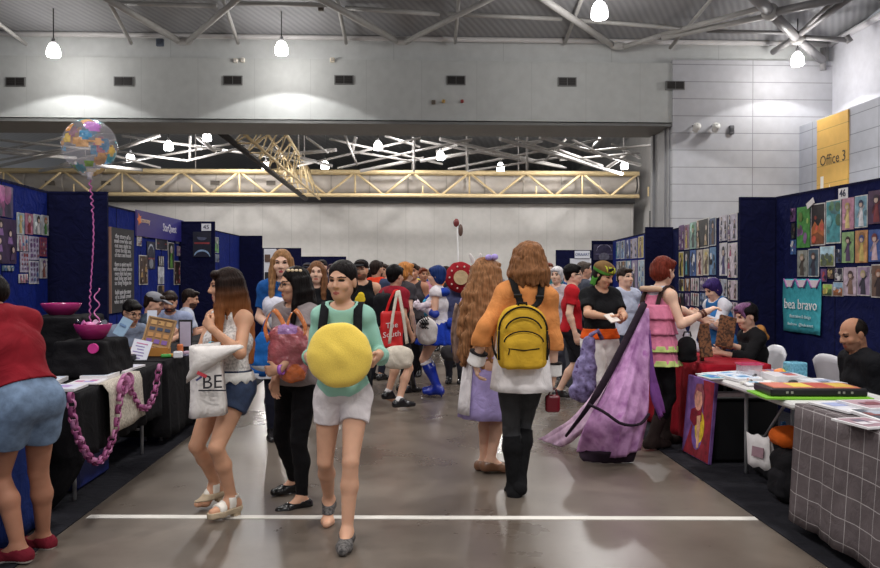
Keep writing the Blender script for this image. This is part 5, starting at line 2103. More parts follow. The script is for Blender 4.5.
G_R1 = 'prints on the right hand wall'
PU, GN, TE, PI_, OR_, BL, YE, BK_, WH, RD, BR = (120, 70, 140), (90, 170, 70), (60, 160, 176), (220, 140, 160), (222, 120, 50), (60, 110, 190), (230, 200, 80), (32, 30, 40), (226, 222, 220), (170, 50, 60), (110, 76, 60)
row_prints(W_R1, [
    ('narrow column', [((790.7, 208, 795.3, 221.7), 'small purple', PU, PI_, BK_, 'swirl')]),
    ('middle of the narrow column', [((791.3, 222.8, 795.3, 238.6), 'small dark', BK_, (70, 80, 70), BR, 'swirl')]),
    ('foot of the narrow column', [((790.7, 239.7, 796, 254.5), 'small blue', BL, WH, PU, 'swirl')]),
    ('top row', [((797, 206.5, 810, 248), 'tall green meadow', (80, 176, 70), (120, 80, 130), (170, 220, 90), 'swirl'), ((810.9, 203, 825.3, 246), 'black and orange', (36, 28, 32), (226, 110, 40), (180, 60, 40), 'land'),
                 ((825.9, 199.6, 841.3, 244), 'teal sea', (60, 170, 180), (80, 130, 90), (120, 210, 220), 'swirl'), ((842.3, 197.5, 854, 230), 'pink', (216, 140, 170), (240, 210, 120), (236, 200, 90), 'figure'),
                 ((854.8, 195, 867.8, 228), 'pale blue', (120, 180, 206), (230, 230, 236), (40, 60, 110), 'figure'), ((868.4, 190, 884, 224), 'dark plum', (90, 50, 90), (150, 40, 50), (60, 30, 60), 'figure')]),
    ('second row', [((797.4, 250, 807.8, 277), 'grey', (156, 160, 150), (90, 80, 70), (190, 170, 130), 'figure'), ((808.3, 248.5, 819, 277), 'slate blue', (80, 110, 130), (60, 60, 80), (120, 80, 70), 'figure'),
                    ((819.8, 246, 835, 266.7), 'light landscape', (150, 190, 210), (170, 190, 90), (90, 110, 90), 'land'), ((836, 249, 841.4, 263), 'tiny blue', (60, 80, 130), WH, BK_, 'swirl'),
                    ((842, 231.7, 854, 263), 'green', (150, 200, 120), (90, 60, 110), (80, 60, 50), 'figure'), ((855.3, 230, 867.8, 263), 'orange', (226, 150, 80), (230, 200, 90), (60, 90, 180), 'figure'),
                    ((868.6, 229, 884, 262), 'deep blue', (50, 90, 180), (220, 180, 190), (150, 60, 60), 'figure')]),
    ('third row', [((820.9, 268.8, 826.6, 282), 'tiny plum', PU, RD, BK_, 'swirl'), ((827.6, 267.5, 834.4, 279), 'tiny black', BK_, (180, 150, 90), BR, 'swirl'), ((835, 268, 842.8, 281), 'tiny navy', (40, 40, 80), PU, WH, 'swirl'),
                   ((843.5, 267, 856.8, 296), 'pale mauve', (206, 180, 200), (150, 110, 90), (90, 60, 60), 'figure'), ((857.3, 266, 870.8, 296), 'lilac', (180, 150, 190), (50, 50, 70), (220, 200, 130), 'figure'),
                   ((871.4, 264, 886, 298), 'brown', (130, 96, 76), (60, 40, 44), (190, 110, 70), 'figure')]),
    ('lowest row', [((822.8, 284, 832.7, 296), 'small lime', (150, 190, 60), (90, 130, 50), YE, 'land'), ((833.2, 282, 843.4, 296.3), 'small blue and orange', (120, 160, 190), OR_, WH, 'land')]),
], G_R1, 'art print', 'right wall with banner', 3)

# number sign, loose tag and the teal banner
c, w, h = W_R1.rect(838.6, 188, 847.7, 199)
t = thing('stall_sign', 'small white number sign reading 46 at the top of the right wall', 'sign', tuple(c))
mb = MB()
mb.box(c, (w, .006, h), np.array((W_R1.t, W_R1.n, (0, 0, 1))).T)
part(mb, 'card', mat('paper', (232, 230, 232)), t)
mb = MB()
text_on(mb, '46', .1, c + W_R1.n * .003, W_R1.t, W_R1.n)
part(mb, 'number', mat('paper', (40, 44, 70)), t)
c, w, h = W_R1.rect(808, 199.6, 815.5, 207)
R = np.array((W_R1.t, W_R1.n, (0, 0, 1))).T @ rot('Y', -25)
tag(MB().box(c + W_R1.n * .016, (w, .004, h * .8), R).world('paper_tag', mat('paper', WH), base=tuple(c)), 'small tilted white paper tag above the black and orange print', 'paper')
c, w, h = W_R1.rect(784.5, 279, 822, 333)
c = c + W_R1.n * .002
t = thing('cloth_banner', 'teal banner reading bea bravo hung on the right booth wall', 'banner', (c[0], c[1], c[2] - h / 2))
mb = MB()
ct = W_R1.t
G = [[c + ct * w * (j / 8 - .5) + V3(0, 0, h * (.5 - i / 8)) + W_R1.n * (.012 + .006 * math.sin(j * 1.2 + i * .6)) for j in range(9)] for i in range(9)]
mb.sheet(G, .004)
part(mb, 'cloth', mat('cloth', (70, 168, 180)), t)
for i, (a_, tx, sz) in enumerate(((.02, 'bea bravo', .155), (-.2, 'illustration & design', .05), (-.35, '/beabravo   @beabravoart', .045))):
    mb = MB()
    text_on(mb, tx, sz, c + V3(0, 0, a_ * h) + W_R1.n * .024, ct, W_R1.n, sx=1.02)
    part(mb, 'title_lettering' if i == 0 else 'small_lettering', mat('paper', (232, 232, 232) if i == 0 else (190, 216, 220)), t)
for j in range(3):
    mb = MB()
    q = c + ct * w * (-.3 + .33 * j) + V3(0, 0, h * .41) + W_R1.n * .023
    cw = w * .15
    mb.prism([q - ct * cw + V3(0, 0, .1 * h * .7), q - ct * cw * .5 + V3(0, 0, -.06 * h), q + ct * cw * .5 + V3(0, 0, -.06 * h), q + ct * cw + V3(0, 0, .1 * h * .7)], W_R1.n, .002)
    part(mb, 'pale_panel', mat('paper', (222, 206, 216)), t)
    for sd in (-1, 1):
        mb = MB()
        mb.poly([q + ct * cw * sd * (1 - .2 * k) + V3(0, 0, (.09 - .055 * k) * h) + W_R1.n * .004 for k in range(4)], .009, 5)
        part(mb, 'garland', mat('paper', (150, 100, 160)), t)

row_prints(W_R2, [
    ('top row', [((678.9, 225, 684, 250), 'purple', PU, WH, BK_, 'cast'), ((684.4, 224, 689.4, 249.7), 'mauve', (170, 120, 160), YE, RD, 'figure'), ((689.9, 222, 696, 249), 'pale green', (150, 196, 180), (80, 90, 90), GN, 'figure'),
                 ((696.6, 218.5, 709, 248), 'large dark', (40, 36, 40), (110, 90, 70), (180, 150, 100), 'cast'), ((709.6, 217, 716, 246), 'blue and brown', (70, 100, 150), BR, BK_, 'figure'),
                 ((719.5, 215, 727.2, 241), 'white and violet', (216, 206, 222), (80, 70, 120), (60, 60, 90), 'cast'), ((727.8, 213, 737.4, 241), 'pale lilac', (206, 196, 220), (50, 50, 70), PU, 'cast')]),
    ('second row', [((678.9, 251.6, 683.6, 277), 'yellow', (216, 190, 60), BK_, BR, 'figure'), ((684.5, 250.7, 689.4, 276), 'black', BK_, TE, WH, 'figure'), ((689.9, 250, 696, 276), 'bright blue', (60, 110, 200), WH, (30, 50, 110), 'swirl'),
                    ((696.6, 249.5, 702.8, 276), 'cream and red', (216, 196, 186), RD, BR, 'figure'), ((703.3, 248.6, 709, 275.5), 'pale yellow', (220, 206, 160), BR, YE, 'figure'), ((709.6, 247, 716, 275), 'sky blue', (90, 150, 210), WH, BK_, 'swirl'),
                    ((719.5, 242.5, 727.2, 276), 'white and indigo', (216, 210, 222), (70, 60, 130), BK_, 'figure'), ((727.8, 242.5, 737.4, 278), 'white and pink', (226, 206, 220), (200, 70, 120), (60, 50, 80), 'cast')]),
    ('third row', [((679, 279, 684, 291), 'small brown', BR, YE, BK_, 'swirl'), ((685, 278.5, 690, 291), 'small orange', (190, 120, 70), BK_, WH, 'swirl'), ((691, 278, 699, 291), 'small white', WH, PI_, BK_, 'sheet'), ((700, 277.5, 707, 291), 'small violet', (170, 140, 190), BK_, WH, 'sheet'),
                   ((708, 277, 716, 291), 'small grey', (190, 186, 196), BK_, PU, 'sheet'), ((719.5, 279, 727, 297), 'small blue grey', (180, 186, 206), BK_, PU, 'cast'), ((728, 280, 737.4, 300), 'small pink', (216, 190, 206), RD, BK_, 'cast')]),
    ('fourth row', [((679, 293, 684, 306), 'little dark', BK_, RD, WH, 'swirl'), ((685, 293, 690, 306), 'little purple', PU, WH, BK_, 'sheet'), ((691, 293, 699, 306), 'little white', WH, BK_, RD, 'sheet'), ((700, 293, 707, 306), 'little blue', BL, WH, BK_, 'sheet'),
                    ((708, 293, 716, 306), 'little lilac', (196, 176, 206), PU, BK_, 'sheet'), ((728, 302, 737.4, 319), 'little pale pink', (222, 200, 212), PI_, BK_, 'sheet')]),
], 'prints on the second right hand wall', 'print', 'second right wall', 5)
row_prints(W_R3, [
    ('top row', [((616.2, 241.5, 620, 259), 'blue', BL, WH, TE, 'swirl'), ((620.6, 240.6, 624.6, 259), 'pale blue', (150, 180, 210), BL, BK_, 'figure'), ((625.2, 239.6, 629.8, 259), 'cobalt', (70, 90, 180), WH, BK_, 'swirl'),
                 ((630.4, 238.4, 637.4, 258.6), 'lavender', (190, 180, 210), BL, BK_, 'cast'), ((638.2, 236, 643.6, 258), 'yellow topped', (222, 190, 60), (120, 90, 130), BR, 'figure')]),
    ('bottom row', [((616.2, 261, 625.6, 281), 'dark orange patterned', (50, 40, 44), (190, 130, 80), WH, 'sheet'), ((626.2, 260.4, 631, 290), 'light blue', (130, 180, 210), WH, BL, 'swirl'), ((631.6, 260, 637.4, 290), 'violet', (150, 130, 180), BK_, WH, 'figure'), ((638, 259.6, 644.4, 289), 'ice blue', (170, 200, 220), BL, WH, 'cast')]),
], 'prints on the farthest right hand wall', 'print', 'farthest right wall', 7)
c, w, h = W_WR3.rect(593.5, 244.5, 614.5, 260)
fl = Flat(W_WR3, c, w, h, (64, 56, 96))
art(fl, 'glyph', (64, 56, 96), (196, 190, 220), (120, 110, 160), random.Random(2))
fl.done('poster', 'dark purple poster with a pale crescent on the far right end wing', 'poster', None)

row_prints(W_L1, [
    ('pair of big prints', [((-6, 185, 13, 217), 'big grey violet upper', (96, 84, 130), (170, 80, 140), (130, 140, 170), 'swirl')]),
    ('lower place of the pair', [((-6, 218, 16.3, 264), 'big purple crowd', (70, 44, 90), (150, 100, 180), (50, 30, 60), 'cast')]),
    ('spot under the big prints', [((2, 265.5, 14, 271), 'narrow teal', (90, 130, 150), WH, BL, 'sheet')]),
    ('top row of cards', [((16.7, 212.6, 24.2, 234.5), 'pale blue', (170, 200, 220), (230, 200, 120), YE, 'figure'), ((25.1, 213.4, 32.8, 234.5), 'pink red', (206, 120, 150), RD, WH, 'figure'), ((33.4, 214.3, 41.3, 234.5), 'pale grey', (190, 200, 210), (230, 220, 220), BK_, 'figure'), ((41.6, 215.2, 48.5, 235.4), 'white and green', (206, 210, 216), GN, OR_, 'figure')]),
    ('second row of cards', [((17, 235, 28, 251.3), 'white wide', (206, 210, 222), PI_, BL, 'sheet'), ((28.7, 236.3, 39, 260), 'lilac', (190, 180, 210), PU, RD, 'sheet'), ((39.6, 237.2, 46.6, 256.5), 'crimson', (180, 70, 90), PU, WH, 'sheet')]),
    ('third row of cards', [((20, 251.8, 28.4, 272.4), 'white and plum', (190, 180, 206), PU, RD, 'sheet'), ((29, 260.6, 38.6, 284), 'pale violet', (180, 180, 210), PU, BL, 'sheet'), ((39.6, 258.3, 47, 278.5), 'white and rust', (206, 200, 206), (170, 90, 70), PU, 'figure')]),
    ('bottom of the cards', [((18.5, 274, 27.8, 283), 'small white', WH, PI_, PU, 'sheet')]),
], 'prints on the left wall', 'print', 'left wall', 9)

# left text board, header strip and pictures
c, w, h = W_L2.rect(109.2, 228.6, 132.5, 312)
c = c + W_L2.n * .012
t = thing('text_board', 'tall black display board filled with small white text', 'board', (c[0], c[1], c[2] - h / 2))
R2 = np.array((W_L2.t, W_L2.n, (0, 0, 1))).T
part(MB().box(c, (w, .02, h), R2), 'board', mat('paper', (30, 28, 32)), t)
part(MB().box(c - W_L2.t * w * .5, (.03, .026, h), R2), 'edge_strip', mat('paper', (150, 110, 90)), t)
rnd = random.Random(5)
words = 'the story of a small crew who set out one night to cross the last sea of stars and found there a quiet world with no name where every light had gone out long ago and so they began to build again'.split()
k = 0
for i in range(15):
    if i in (5, 11):
        continue
    ln = ' '.join(words[(k + j) % len(words)] for j in range(4))
    k += 4
    mb = MB()
    text_on(mb, ln, .085, c + V3(0, 0, h * (.4 - i * .055)) + W_L2.n * .01, W_L2.t, W_L2.n, sx=.98 * w / (.043 * len(ln) + .1))
    part(mb, 'text_line', mat('paper', (196, 194, 196)), t)
a, b = W_L2.hit(135, 218), W_L2.hit(182.3, 226)
t = thing('header_strip', 'purple stall header strip with white lettering along the left booth wall', 'sign', ((a[0] + b[0]) / 2, (a[1] + b[1]) / 2, 2.06))
c = (a + b) / 2
c[2] = 2.24
c = c + W_L2.n * .012
L_ = np.linalg.norm((b - a)[:2])
for i in range(8):
    q = c + W_L2.t * L_ * ((i + .5) / 8 - .5)
    part(MB().box(q, (L_ / 8, .02, .36), R2), 'strip_panel', mat('paper', (70 - 4 * i, 52 - 2 * i, 120 + 2 * i)), t)
mb = MB()
text_on(mb, 'StarQuest', .17, c + W_L2.t * L_ * .16 + W_L2.n * .011, W_L2.t, W_L2.n)
part(mb, 'title_lettering', mat('paper', (226, 222, 232)), t)
mb = MB()
text_on(mb, 'economy', .11, c - W_L2.t * L_ * .345 + V3(0, 0, .05) + W_L2.n * .011, W_L2.t, W_L2.n)
part(mb, 'small_lettering', mat('paper', (230, 200, 170)), t)
mb = MB()
q = c - W_L2.t * L_ * .455 + V3(0, 0, .05) + W_L2.n * .012
mb.prism([q + W_L2.t * .09 * math.cos(i * PI / 5) * (1 if i % 2 else .5) + V3(0, 0, .09 * math.sin(i * PI / 5) * (1 if i % 2 else .5)) for i in range(10)], W_L2.n, .003)
part(mb, 'emblem', mat('paper', (236, 130, 60)), t)
NV = (24, 28, 64)
row_prints(W_L2, [
    ('upper arc', [((136.9, 234.5, 141.6, 246), 'small white and red', WH, RD, BL, 'sheet'), ((143, 232.4, 148.4, 238), 'small crescent', (30, 36, 96), WH, WH, 'glyph'), ((155.6, 233.6, 167.6, 250), 'dark red striped', (26, 24, 40), (60, 60, 90), (190, 50, 50), 'glyph'),
                   ((174.6, 238.4, 179.6, 243.6), 'tiny crescent', (30, 36, 96), WH, WH, 'glyph')]),
    ('middle arc', [((146.7, 241.3, 155, 269.4), 'dark blue planet', NV, (200, 210, 230), (170, 50, 50), 'glyph'), ((168, 242.3, 174, 269.4), 'dark green', (30, 36, 34), (110, 190, 70), WH, 'figure'), ((176.9, 246, 180.6, 256), 'small pink', (190, 150, 170), WH, PU, 'sheet')]),
    ('lower arc', [((138.9, 254.9, 147.8, 285), 'golden brown', (90, 60, 40), (200, 150, 80), (60, 30, 30), 'cast'), ((158, 255.8, 164, 266.3), 'small black lettered', BK_, WH, WH, 'sheet'), ((158, 266.6, 164, 284.2), 'plain white', (216, 220, 232), (206, 210, 224), (200, 206, 222), 'glyph'), ((173.8, 260.7, 180.2, 285), 'dark brown', (60, 44, 40), (140, 100, 60), RD, 'cast')]),
    ('bottom spot', [((157.6, 285.2, 164, 298), 'small brown', (70, 50, 40), (160, 120, 70), BK_, 'swirl')]),
], 'pictures under the purple header strip', 'picture', 'below the purple header', 13)
c, w, h = W_WL2.rect(201.5, 223.6, 211, 230.8)
t = thing('stall_sign', 'small white number sign reading 45 on the dark wing at left', 'sign', tuple(c))
R3 = np.array((W_WL2.t, W_WL2.n, (0, 0, 1))).T
part(MB().box(c, (w, .006, h), R3), 'card', mat('paper', (226, 226, 232)), t)
mb = MB()
text_on(mb, '45', .1, c + W_WL2.n * .003, W_WL2.t, W_WL2.n)
part(mb, 'number', mat('paper', (40, 44, 70)), t)
c, w, h = W_WL2.rect(193, 231.8, 211, 257)
fl = Flat(W_WL2, c, w, h, (22, 24, 52))
fl.rect(0, .05, .84, .07, (176, 44, 50))
fl.disc(0, -.5, .42, (150, 190, 240), 1.1, 14, 0, PI)
fl.disc(0, -.56, .4, (22, 24, 60), 1.1, 14, 0, PI)
fl.disc(0, .3, .2, (90, 96, 130), 1.4, 14, PI, 2 * PI)
fl.done('poster', 'dark poster with red line and glowing planet curve on the left wing', 'poster', None)
row_prints(W_L3, [('strip by the dark wing', [((214.6, 237, 218.6, 253), 'green topped', (90, 150, 120), GN, WH, 'swirl')]), ('lower strip by the dark wing', [((214.8, 254.4, 219, 262), 'pale', (180, 190, 200), BL, BK_, 'sheet')])], 'prints by the left wing', 'print', 'on the left', 4)

# free standing white display boards
for (x0, y0, x1, y1, Y, lab, n, seed) in ((264, 249, 276.5, 312, 22.0, 'white display board with small pictures left of the blonde woman', 5, 3), (570, 258.6, 591, 300, 24.2, 'white display board far back behind the black haired boy', 0, 5)):
    a, b = at(x0, y0, Y), at(x1, y1, Y)
    c = (a + b) / 2
    t = thing('display_board', lab, 'board', (c[0], Y, 0))
    part(MB().box((c[0], Y, a[2] / 2 + .05), (b[0] - a[0], .04, a[2] - .1), bev=.01), 'panel', mat('paper', (206, 206, 214)), t)
    part(MB().box((c[0], Y, .02), (b[0] - a[0], .4, .04)), 'foot', M_GREY, t)
    rnd = random.Random(seed)
    for i in range(n):
        w_ = Wall((a[0], Y - .004), (b[0], Y - .004), (0, -1, 0))
        fl = Flat(w_, (c[0] - .07 + .15 * (i % 2), Y - .03, a[2] - .25 - .24 * i), .15, .2, rnd.choice([PU, BR, RD, BL, BK_]))
        o = fl.mb.build('picture', fl.mats, t)
        o.location = -V3(*t.location)
a, b = at(575, 250.8, 24.15), at(590, 258.2, 24.15)
t = thing('shop_sign', 'small white sign reading ORAART above the far display board', 'sign', ((a[0] + b[0]) / 2, 24.15, a[2] - .2))
part(MB().box(((a[0] + b[0]) / 2, 24.18, (a[2] + b[2]) / 2), (b[0] - a[0], .04, a[2] - b[2])), 'panel', mat('paper', (216, 218, 226)), t)
mb = MB()
text_on(mb, 'ORAART', .115, ((a[0] + b[0]) / 2, 24.156, (a[2] + b[2]) / 2), (1, 0, 0), (0, -1, 0))
part(mb, 'lettering', mat('paper', (60, 80, 130)), t)

# ------------------------------------------------------------------ tables and cloths
def folding_table(x0, x1, y0, y1, label, top=(214, 212, 210), z=.75):
    t = thing('folding_table', label, 'table', ((x0 + x1) / 2, (y0 + y1) / 2, 0), 0, 'stall tables')
    part(MB().box(((x0 + x1) / 2, (y0 + y1) / 2, z - .022), (x1 - x0, y1 - y0, .044), bev=.014), 'tabletop', mat('gloss', top, .4), t)
    for y in (y0 + .22, y1 - .22):
        for x in (x0 + .26, x1 - .1):
            part(MB().tube((x, y, .012), (x, y, z - .045), .015), 'leg', M_GREY, t)
        part(MB().tube((x0 + .26, y, .22), (x1 - .1, y, .22), .011), 'crossbar', M_GREY, t)
        part(MB().tube(((x0 + x1) / 2, y, .22), ((x0 + x1) / 2, (y0 + y1) / 2, z - .06), .011), 'brace', M_GREY, t)
    return t


def drape(name, x0, x1, y0, y1, z, hem, m, label, cat='tablecloth', group='cloths on the stall tables', amp=.018, flare=.05, seed=0, nw=9):
    """cloth over a table top; hem(side) gives the hanging height on sides W, S, E, N"""
    mb = MB()
    rnd = random.Random(seed)
    N_ = 26
    ring = []
    for i in range(N_):
        ring.append((x0, y1 - (y1 - y0) * i / N_, 'W'))
    for i in range(N_ // 2):
        ring.append((x0 + (x1 - x0) * i / (N_ // 2), y0, 'S'))
    for i in range(N_):
        ring.append((x1, y0 + (y1 - y0) * i / N_, 'E'))
    for i in range(N_ // 2):
        ring.append((x1 - (x1 - x0) * i / (N_ // 2), y1, 'N'))
    n = len(ring)
    rows = 9
    G = []
    hz = [hem[s_] for _, _, s_ in ring]
    hz = [(hz[i - 1] + hz[i] * 2 + hz[(i + 1) % n]) / 4 for i in range(n)]
    for r in range(rows):
        t = r / (rows - 1)
        row = []
        for i, (x, y, s_) in enumerate(ring):
            nx, ny = {'W': (-1, 0), 'E': (1, 0), 'S': (0, -1), 'N': (0, 1)}[s_]
            ph = i * 2 * PI * nw / N_
            o = .006 + flare * t * .5 + amp * t * math.sin(ph + seed) + amp * .5 * t * math.sin(2.3 * ph)
            row.append(V3(x + nx * o, y + ny * o, z + .004 - (z - hz[i]) * t - .004 * (r > 0)))
        row.append(row[0])
        G.append(row)
    mb.sheet(G, .004)
    mb.box(((x0 + x1) / 2, (y0 + y1) / 2, z + .004), (x1 - x0 + .01, y1 - y0 + .01, .005))
    return tag(mb.world(name, m, base=((x0 + x1) / 2, (y0 + y1) / 2, 0)), label, cat, group)


BCL = mat('cloth', (20, 19, 22), .95)
# left: near blue table, black table, further black table
folding_table(-2.95, -2.22, 3.0, 5.02, 'folding table under the blue cloth beside the woman in red')
drape('tablecloth', -2.95, -2.22, 3.0, 5.02, .756, dict(W=.03, S=.03, E=.03, N=.03), mat('cloth', (20, 40, 100)), 'blue cloth hanging to the floor behind the legs of the woman in red', flare=.06, seed=2)
folding_table(-2.95, -2.12, 5.24, 7.06, 'folding table under the black cloth with the pink paper chain')
drape('tablecloth', -2.95, -2.12, 5.24, 7.06, .756, dict(W=.3, S=.03, E=.32, N=.3), BCL, 'black cloth on the left table behind the pink paper chain', seed=3, flare=.03)
folding_table(-2.62, -2.12, 7.14, 9.2, 'folding table under the black cloth in front of the seated men')
drape('tablecloth', -2.62, -2.12, 7.14, 9.2, .756, dict(W=.68, S=.1, E=.08, N=.2), BCL, 'black cloth on the table in front of the four seated men', seed=4, flare=.06)
folding_table(-2.62, -2.14, 9.3, 11.4, 'folding table under black cloth further back on the left')
drape('tablecloth', -2.62, -2.14, 9.3, 11.4, .756, dict(W=.68, S=.1, E=.08, N=.1), BCL, 'black cloth on the farther left table behind the tote bag', seed=5)
# beige runner
mb = MB()
xs = -2.075
G = []
ya, yb = 5.62, 6.38
for i in range(10):
    t = i / 9
    row = []
    for j in range(8):
        y = ya + (yb - ya) * j / 7
        if t < .35:
            row.append(V3(-2.35 + (xs + 2.35) * t / .35, y, .766))
        else:
            row.append(V3(xs + .012 * math.sin(j * 1.3 + t * 3) + .03 * t, y + .02 * t, .76 - (t - .35) / .65 * (.36 - .02 * j / 7)))
    G.append(row)
mb.sheet(G, .005)
tag(mb.world('table_runner', mat('mottle', (168, 156, 140), None, s=55, c2=(204, 196, 182))), 'speckled beige runner hanging over the front of the black cloth', 'cloth')

# paper chain
chain = [(70.3, 394), (71.5, 404), (72, 413), (74, 423), (76.5, 432), (80, 441), (84.5, 450), (90, 458), (96.5, 462), (102, 459), (107, 452), (111, 443), (114, 433), (116.5, 422), (118, 411), (119.5, 400), (122.5, 391), (127, 383)]
chain2 = [(127, 383), (131, 391), (135, 400), (139.5, 406.5), (146, 408), (151, 402), (154.5, 393), (156.5, 384), (158, 375), (160, 365)]
pc = thing('paper_chain', 'pink paper chain looped along the front of the left table', 'paper chain', (-2.04, 6.2, .2))
PKS = [mat('paper', (164, 84, 134)), mat('paper', (190, 122, 164)), mat('paper', (132, 56, 104))]
cnt = 0
for ch in (chain, chain2):
    pts = [atx(px, py, -2.04) for px, py in ch]
    cv = curve(pts, len(ch) * 3)
    d = [0]
    for i in range(1, len(cv)):
        d.append(d[-1] + np.linalg.norm(cv[i] - cv[i - 1]))
    nl = int(d[-1] / .046)
    for i in range(nl):
        s_ = d[-1] * (i + .5) / nl
        j = max(q for q in range(len(d)) if d[q] <= s_)
        j = min(j, len(cv) - 2)
        p0 = cv[j] + (cv[j + 1] - cv[j]) * ((s_ - d[j]) / (d[j + 1] - d[j] + 1e-9))
        tg = unit(cv[j + 1] - cv[j])
        side = V3(1, 0, 0) if i % 2 else unit(np.cross(tg, V3(1, 0, 0)))
        oth = np.cross(tg, side)
        mb = MB()
        band(mb, [p0 + tg * .034 * math.cos(q) + side * .025 * math.sin(q) for q in np.linspace(0, 2 * PI, 9)], .027, .002, oth)
        part(mb, 'paper_link', PKS[cnt % 3], pc)
        cnt += 1
rnd = random.Random(8)
mb = MB()
for i in range(5):
    q = atx(125 + rnd.uniform(-4, 4), 384 + rnd.uniform(-5, 4), -2.03)
    a0 = rnd.uniform(0, 3)
    band(mb, [q + V3(.0, math.cos(k) * .05 * math.cos(a0), math.sin(k) * .05) + V3(.03 * math.cos(k) * math.sin(a0), 0, 0) for k in np.linspace(0, 2 * PI, 9)], .036, .002, V3(1, 0, .3))
part(mb, 'bunched_links', PKS[1], pc)

# black cloth covered display boxes, bowls, balloon
for (c, h, lab) in (((-2.76, 6.62, .765), (.21, .3, .215), 'taller black cloth covered display box at the back of the left table'), ((-2.38, 6.2, .765), (.18, .27, .135), 'lower black cloth covered display box with a pink dot')):
    t = thing('display_box', lab, 'box', c, 0, 'black covered display boxes')
    sdf_obj('cloth_cover', [B((0, 0, h[2]), h, None, .025), B((0, 0, h[2] * .6), (h[0] + .015, h[1] + .02, h[2] * .6), None, .03), B((.0, 0, .03), (h[0] + .03, h[1] + .02, .03), None, .02)], BCL, t, .012, k=.05, wr=.006, wf=22, planes=[(V3(0, 0, .003), V3(0, 0, -1))])
    if h[2] < .2:
        q = atx(101.5, 345.5, c[0] + h[0] + .03)
        part(MB().tube((c[0] + .12, c[1] - h[1] - .015, .99), (c[0] + .12, c[1] - h[1] - .04, .99), .036, n=16), 'pink_dot', mat('paper', (206, 50, 140)), t)
BOWL = mat('gloss', (160, 44, 104), .2)


def bowl(c, r, h, label):
    t = thing('bowl', label, 'bowl', tuple(c), 0, 'pink bowls')
    MB().lathe([(r * .55, 0), (r * .6, .004), (r * .85, h * .5), (r, h), (r * .97, h + .004), (r * .93, h), (r * .8, h * .5), (r * .5, .012), (.002, .01)], n=26).build('bowl_body', BOWL, t)
    MB().lathe([(.002, 0), (r * .55, 0), (r * .55, .01)], n=20).build('foot', BOWL, t)
    return t


b1 = V3(-2.78, 6.6, 1.2)
bowl(b1, .155, .09, 'pink plastic bowl on the taller black display box')
b2 = V3(-2.36, 6.16, 1.04)
bowl(b2, .138, .11, 'pink plastic bowl of sweets tied to the balloon ribbon')
for i, (dx, dy, c_, lab) in enumerate(((-.06, 0, (26, 22, 50), 'dark wrapped sweet at the left of the ribbon bowl'), (.0, -.04, (216, 120, 180), 'pink striped wrapped sweet in the middle of the ribbon bowl'), (.03, .05, (230, 190, 216), 'pale pink wrapped sweet at the back of the ribbon bowl'), (.075, 0, (30, 26, 60), 'dark wrapped sweet at the right of the ribbon bowl'))):
    mb = MB()
    mb.ball((0, 0, 0), (.045, .035, .03), n=12, R=rot('Z', 40 * i) @ rot('Y', 25))
    for sd in (-1, 1):
        d = rot('Z', 40 * i) @ rot('Y', 25) @ V3(sd, 0, 0)
        mb.tube(d * .04, d * .065, .008, .022, n=8)
    tag(mb.build('sweet', mat('gloss', c_, .25), None, loc=tuple(b2 + V3(dx, dy, .1))), lab, 'sweet', 'sweets in the ribbon bowl')
# balloon
bc = at(89.5, 146, 6.2)
br = .2
t = thing('balloon', 'clear round balloon printed with bright patches on a pink ribbon', 'balloon', (bc[0], bc[1], bc[2] - br * 1.15))
CLR = mat('film', (220, 216, 226), None, alpha=.2)
cols = [(230, 150, 60), (236, 196, 90), (60, 150, 200), (180, 110, 190), (150, 200, 60), (216, 120, 150), (240, 180, 120), (90, 190, 200)]
n_, k_ = 56, 36
prof = []
for i in range(k_ + 1):
    a = PI * i / k_
    zz = -math.cos(a)
    prof.append((max(math.sin(a) * br, .002), zz * br * 1.02 - (.03 * max(0, -zz - .8) / .2)))
mb = MB()
mb.lathe(prof, tuple(bc), n_)
rnd = random.Random(21)
seeds = []
for i in range(30):
    v = V3(rnd.gauss(0, 1), rnd.gauss(0, 1), rnd.gauss(0, 1))
    seeds.append((unit(v), rnd.uniform(.16, .34), rnd.uniform(.5, 1.2), 1 + rnd.randrange(len(cols))))
A = np.array(mb.v)
for fi, f in enumerate(mb.f):
    d = unit(A[f].mean(axis=0) - bc)
    for sv, r_, st, ci in seeds:
        e = d - sv
        if math.sqrt(e[0] ** 2 + e[1] ** 2 + (e[2] / st) ** 2) < r_:
            mb.m[fi] = ci
            break
part(mb, 'skin', [CLR] + [mat('film', c_, None, alpha=.82) for c_ in cols], t)
part(MB().lathe([(.03, .0), (.012, -.03), (.022, -.055), (.002, -.055)], tuple(bc - V3(0, 0, br * 1.0)), 12), 'knot', mat('film', (226, 220, 230), None, alpha=.7), t)
mb = MB()
e = b2 + V3(.0, 0, .1)
s0 = bc - V3(0, 0, br + .06)
pts = []
for i in range(120):
    u = i / 119
    cl = (1 if u < .22 else .25 if u < .75 else .6) * .009
    pts.append(s0 + (e - s0) * u + V3(cl * math.cos(i * 1.15), cl * math.sin(i * 1.15), 0) + V3(.02 * math.sin(u * 5), 0, 0))
mb.poly(pts, .0055, 5)
part(mb, 'ribbon', mat('paper', (190, 96, 160)), t)
mb = MB()
mb.poly([e + V3(.03 + .02 * math.cos(i * .8), .01 * math.sin(i * .8), .28 - .29 * i / 19) for i in range(20)], .005, 5)
part(mb, 'ribbon_end', mat('paper', (226, 130, 190)), t)

# things lying on the left tables
LG = 'prints lying on the left table'
rnd = random.Random(31)


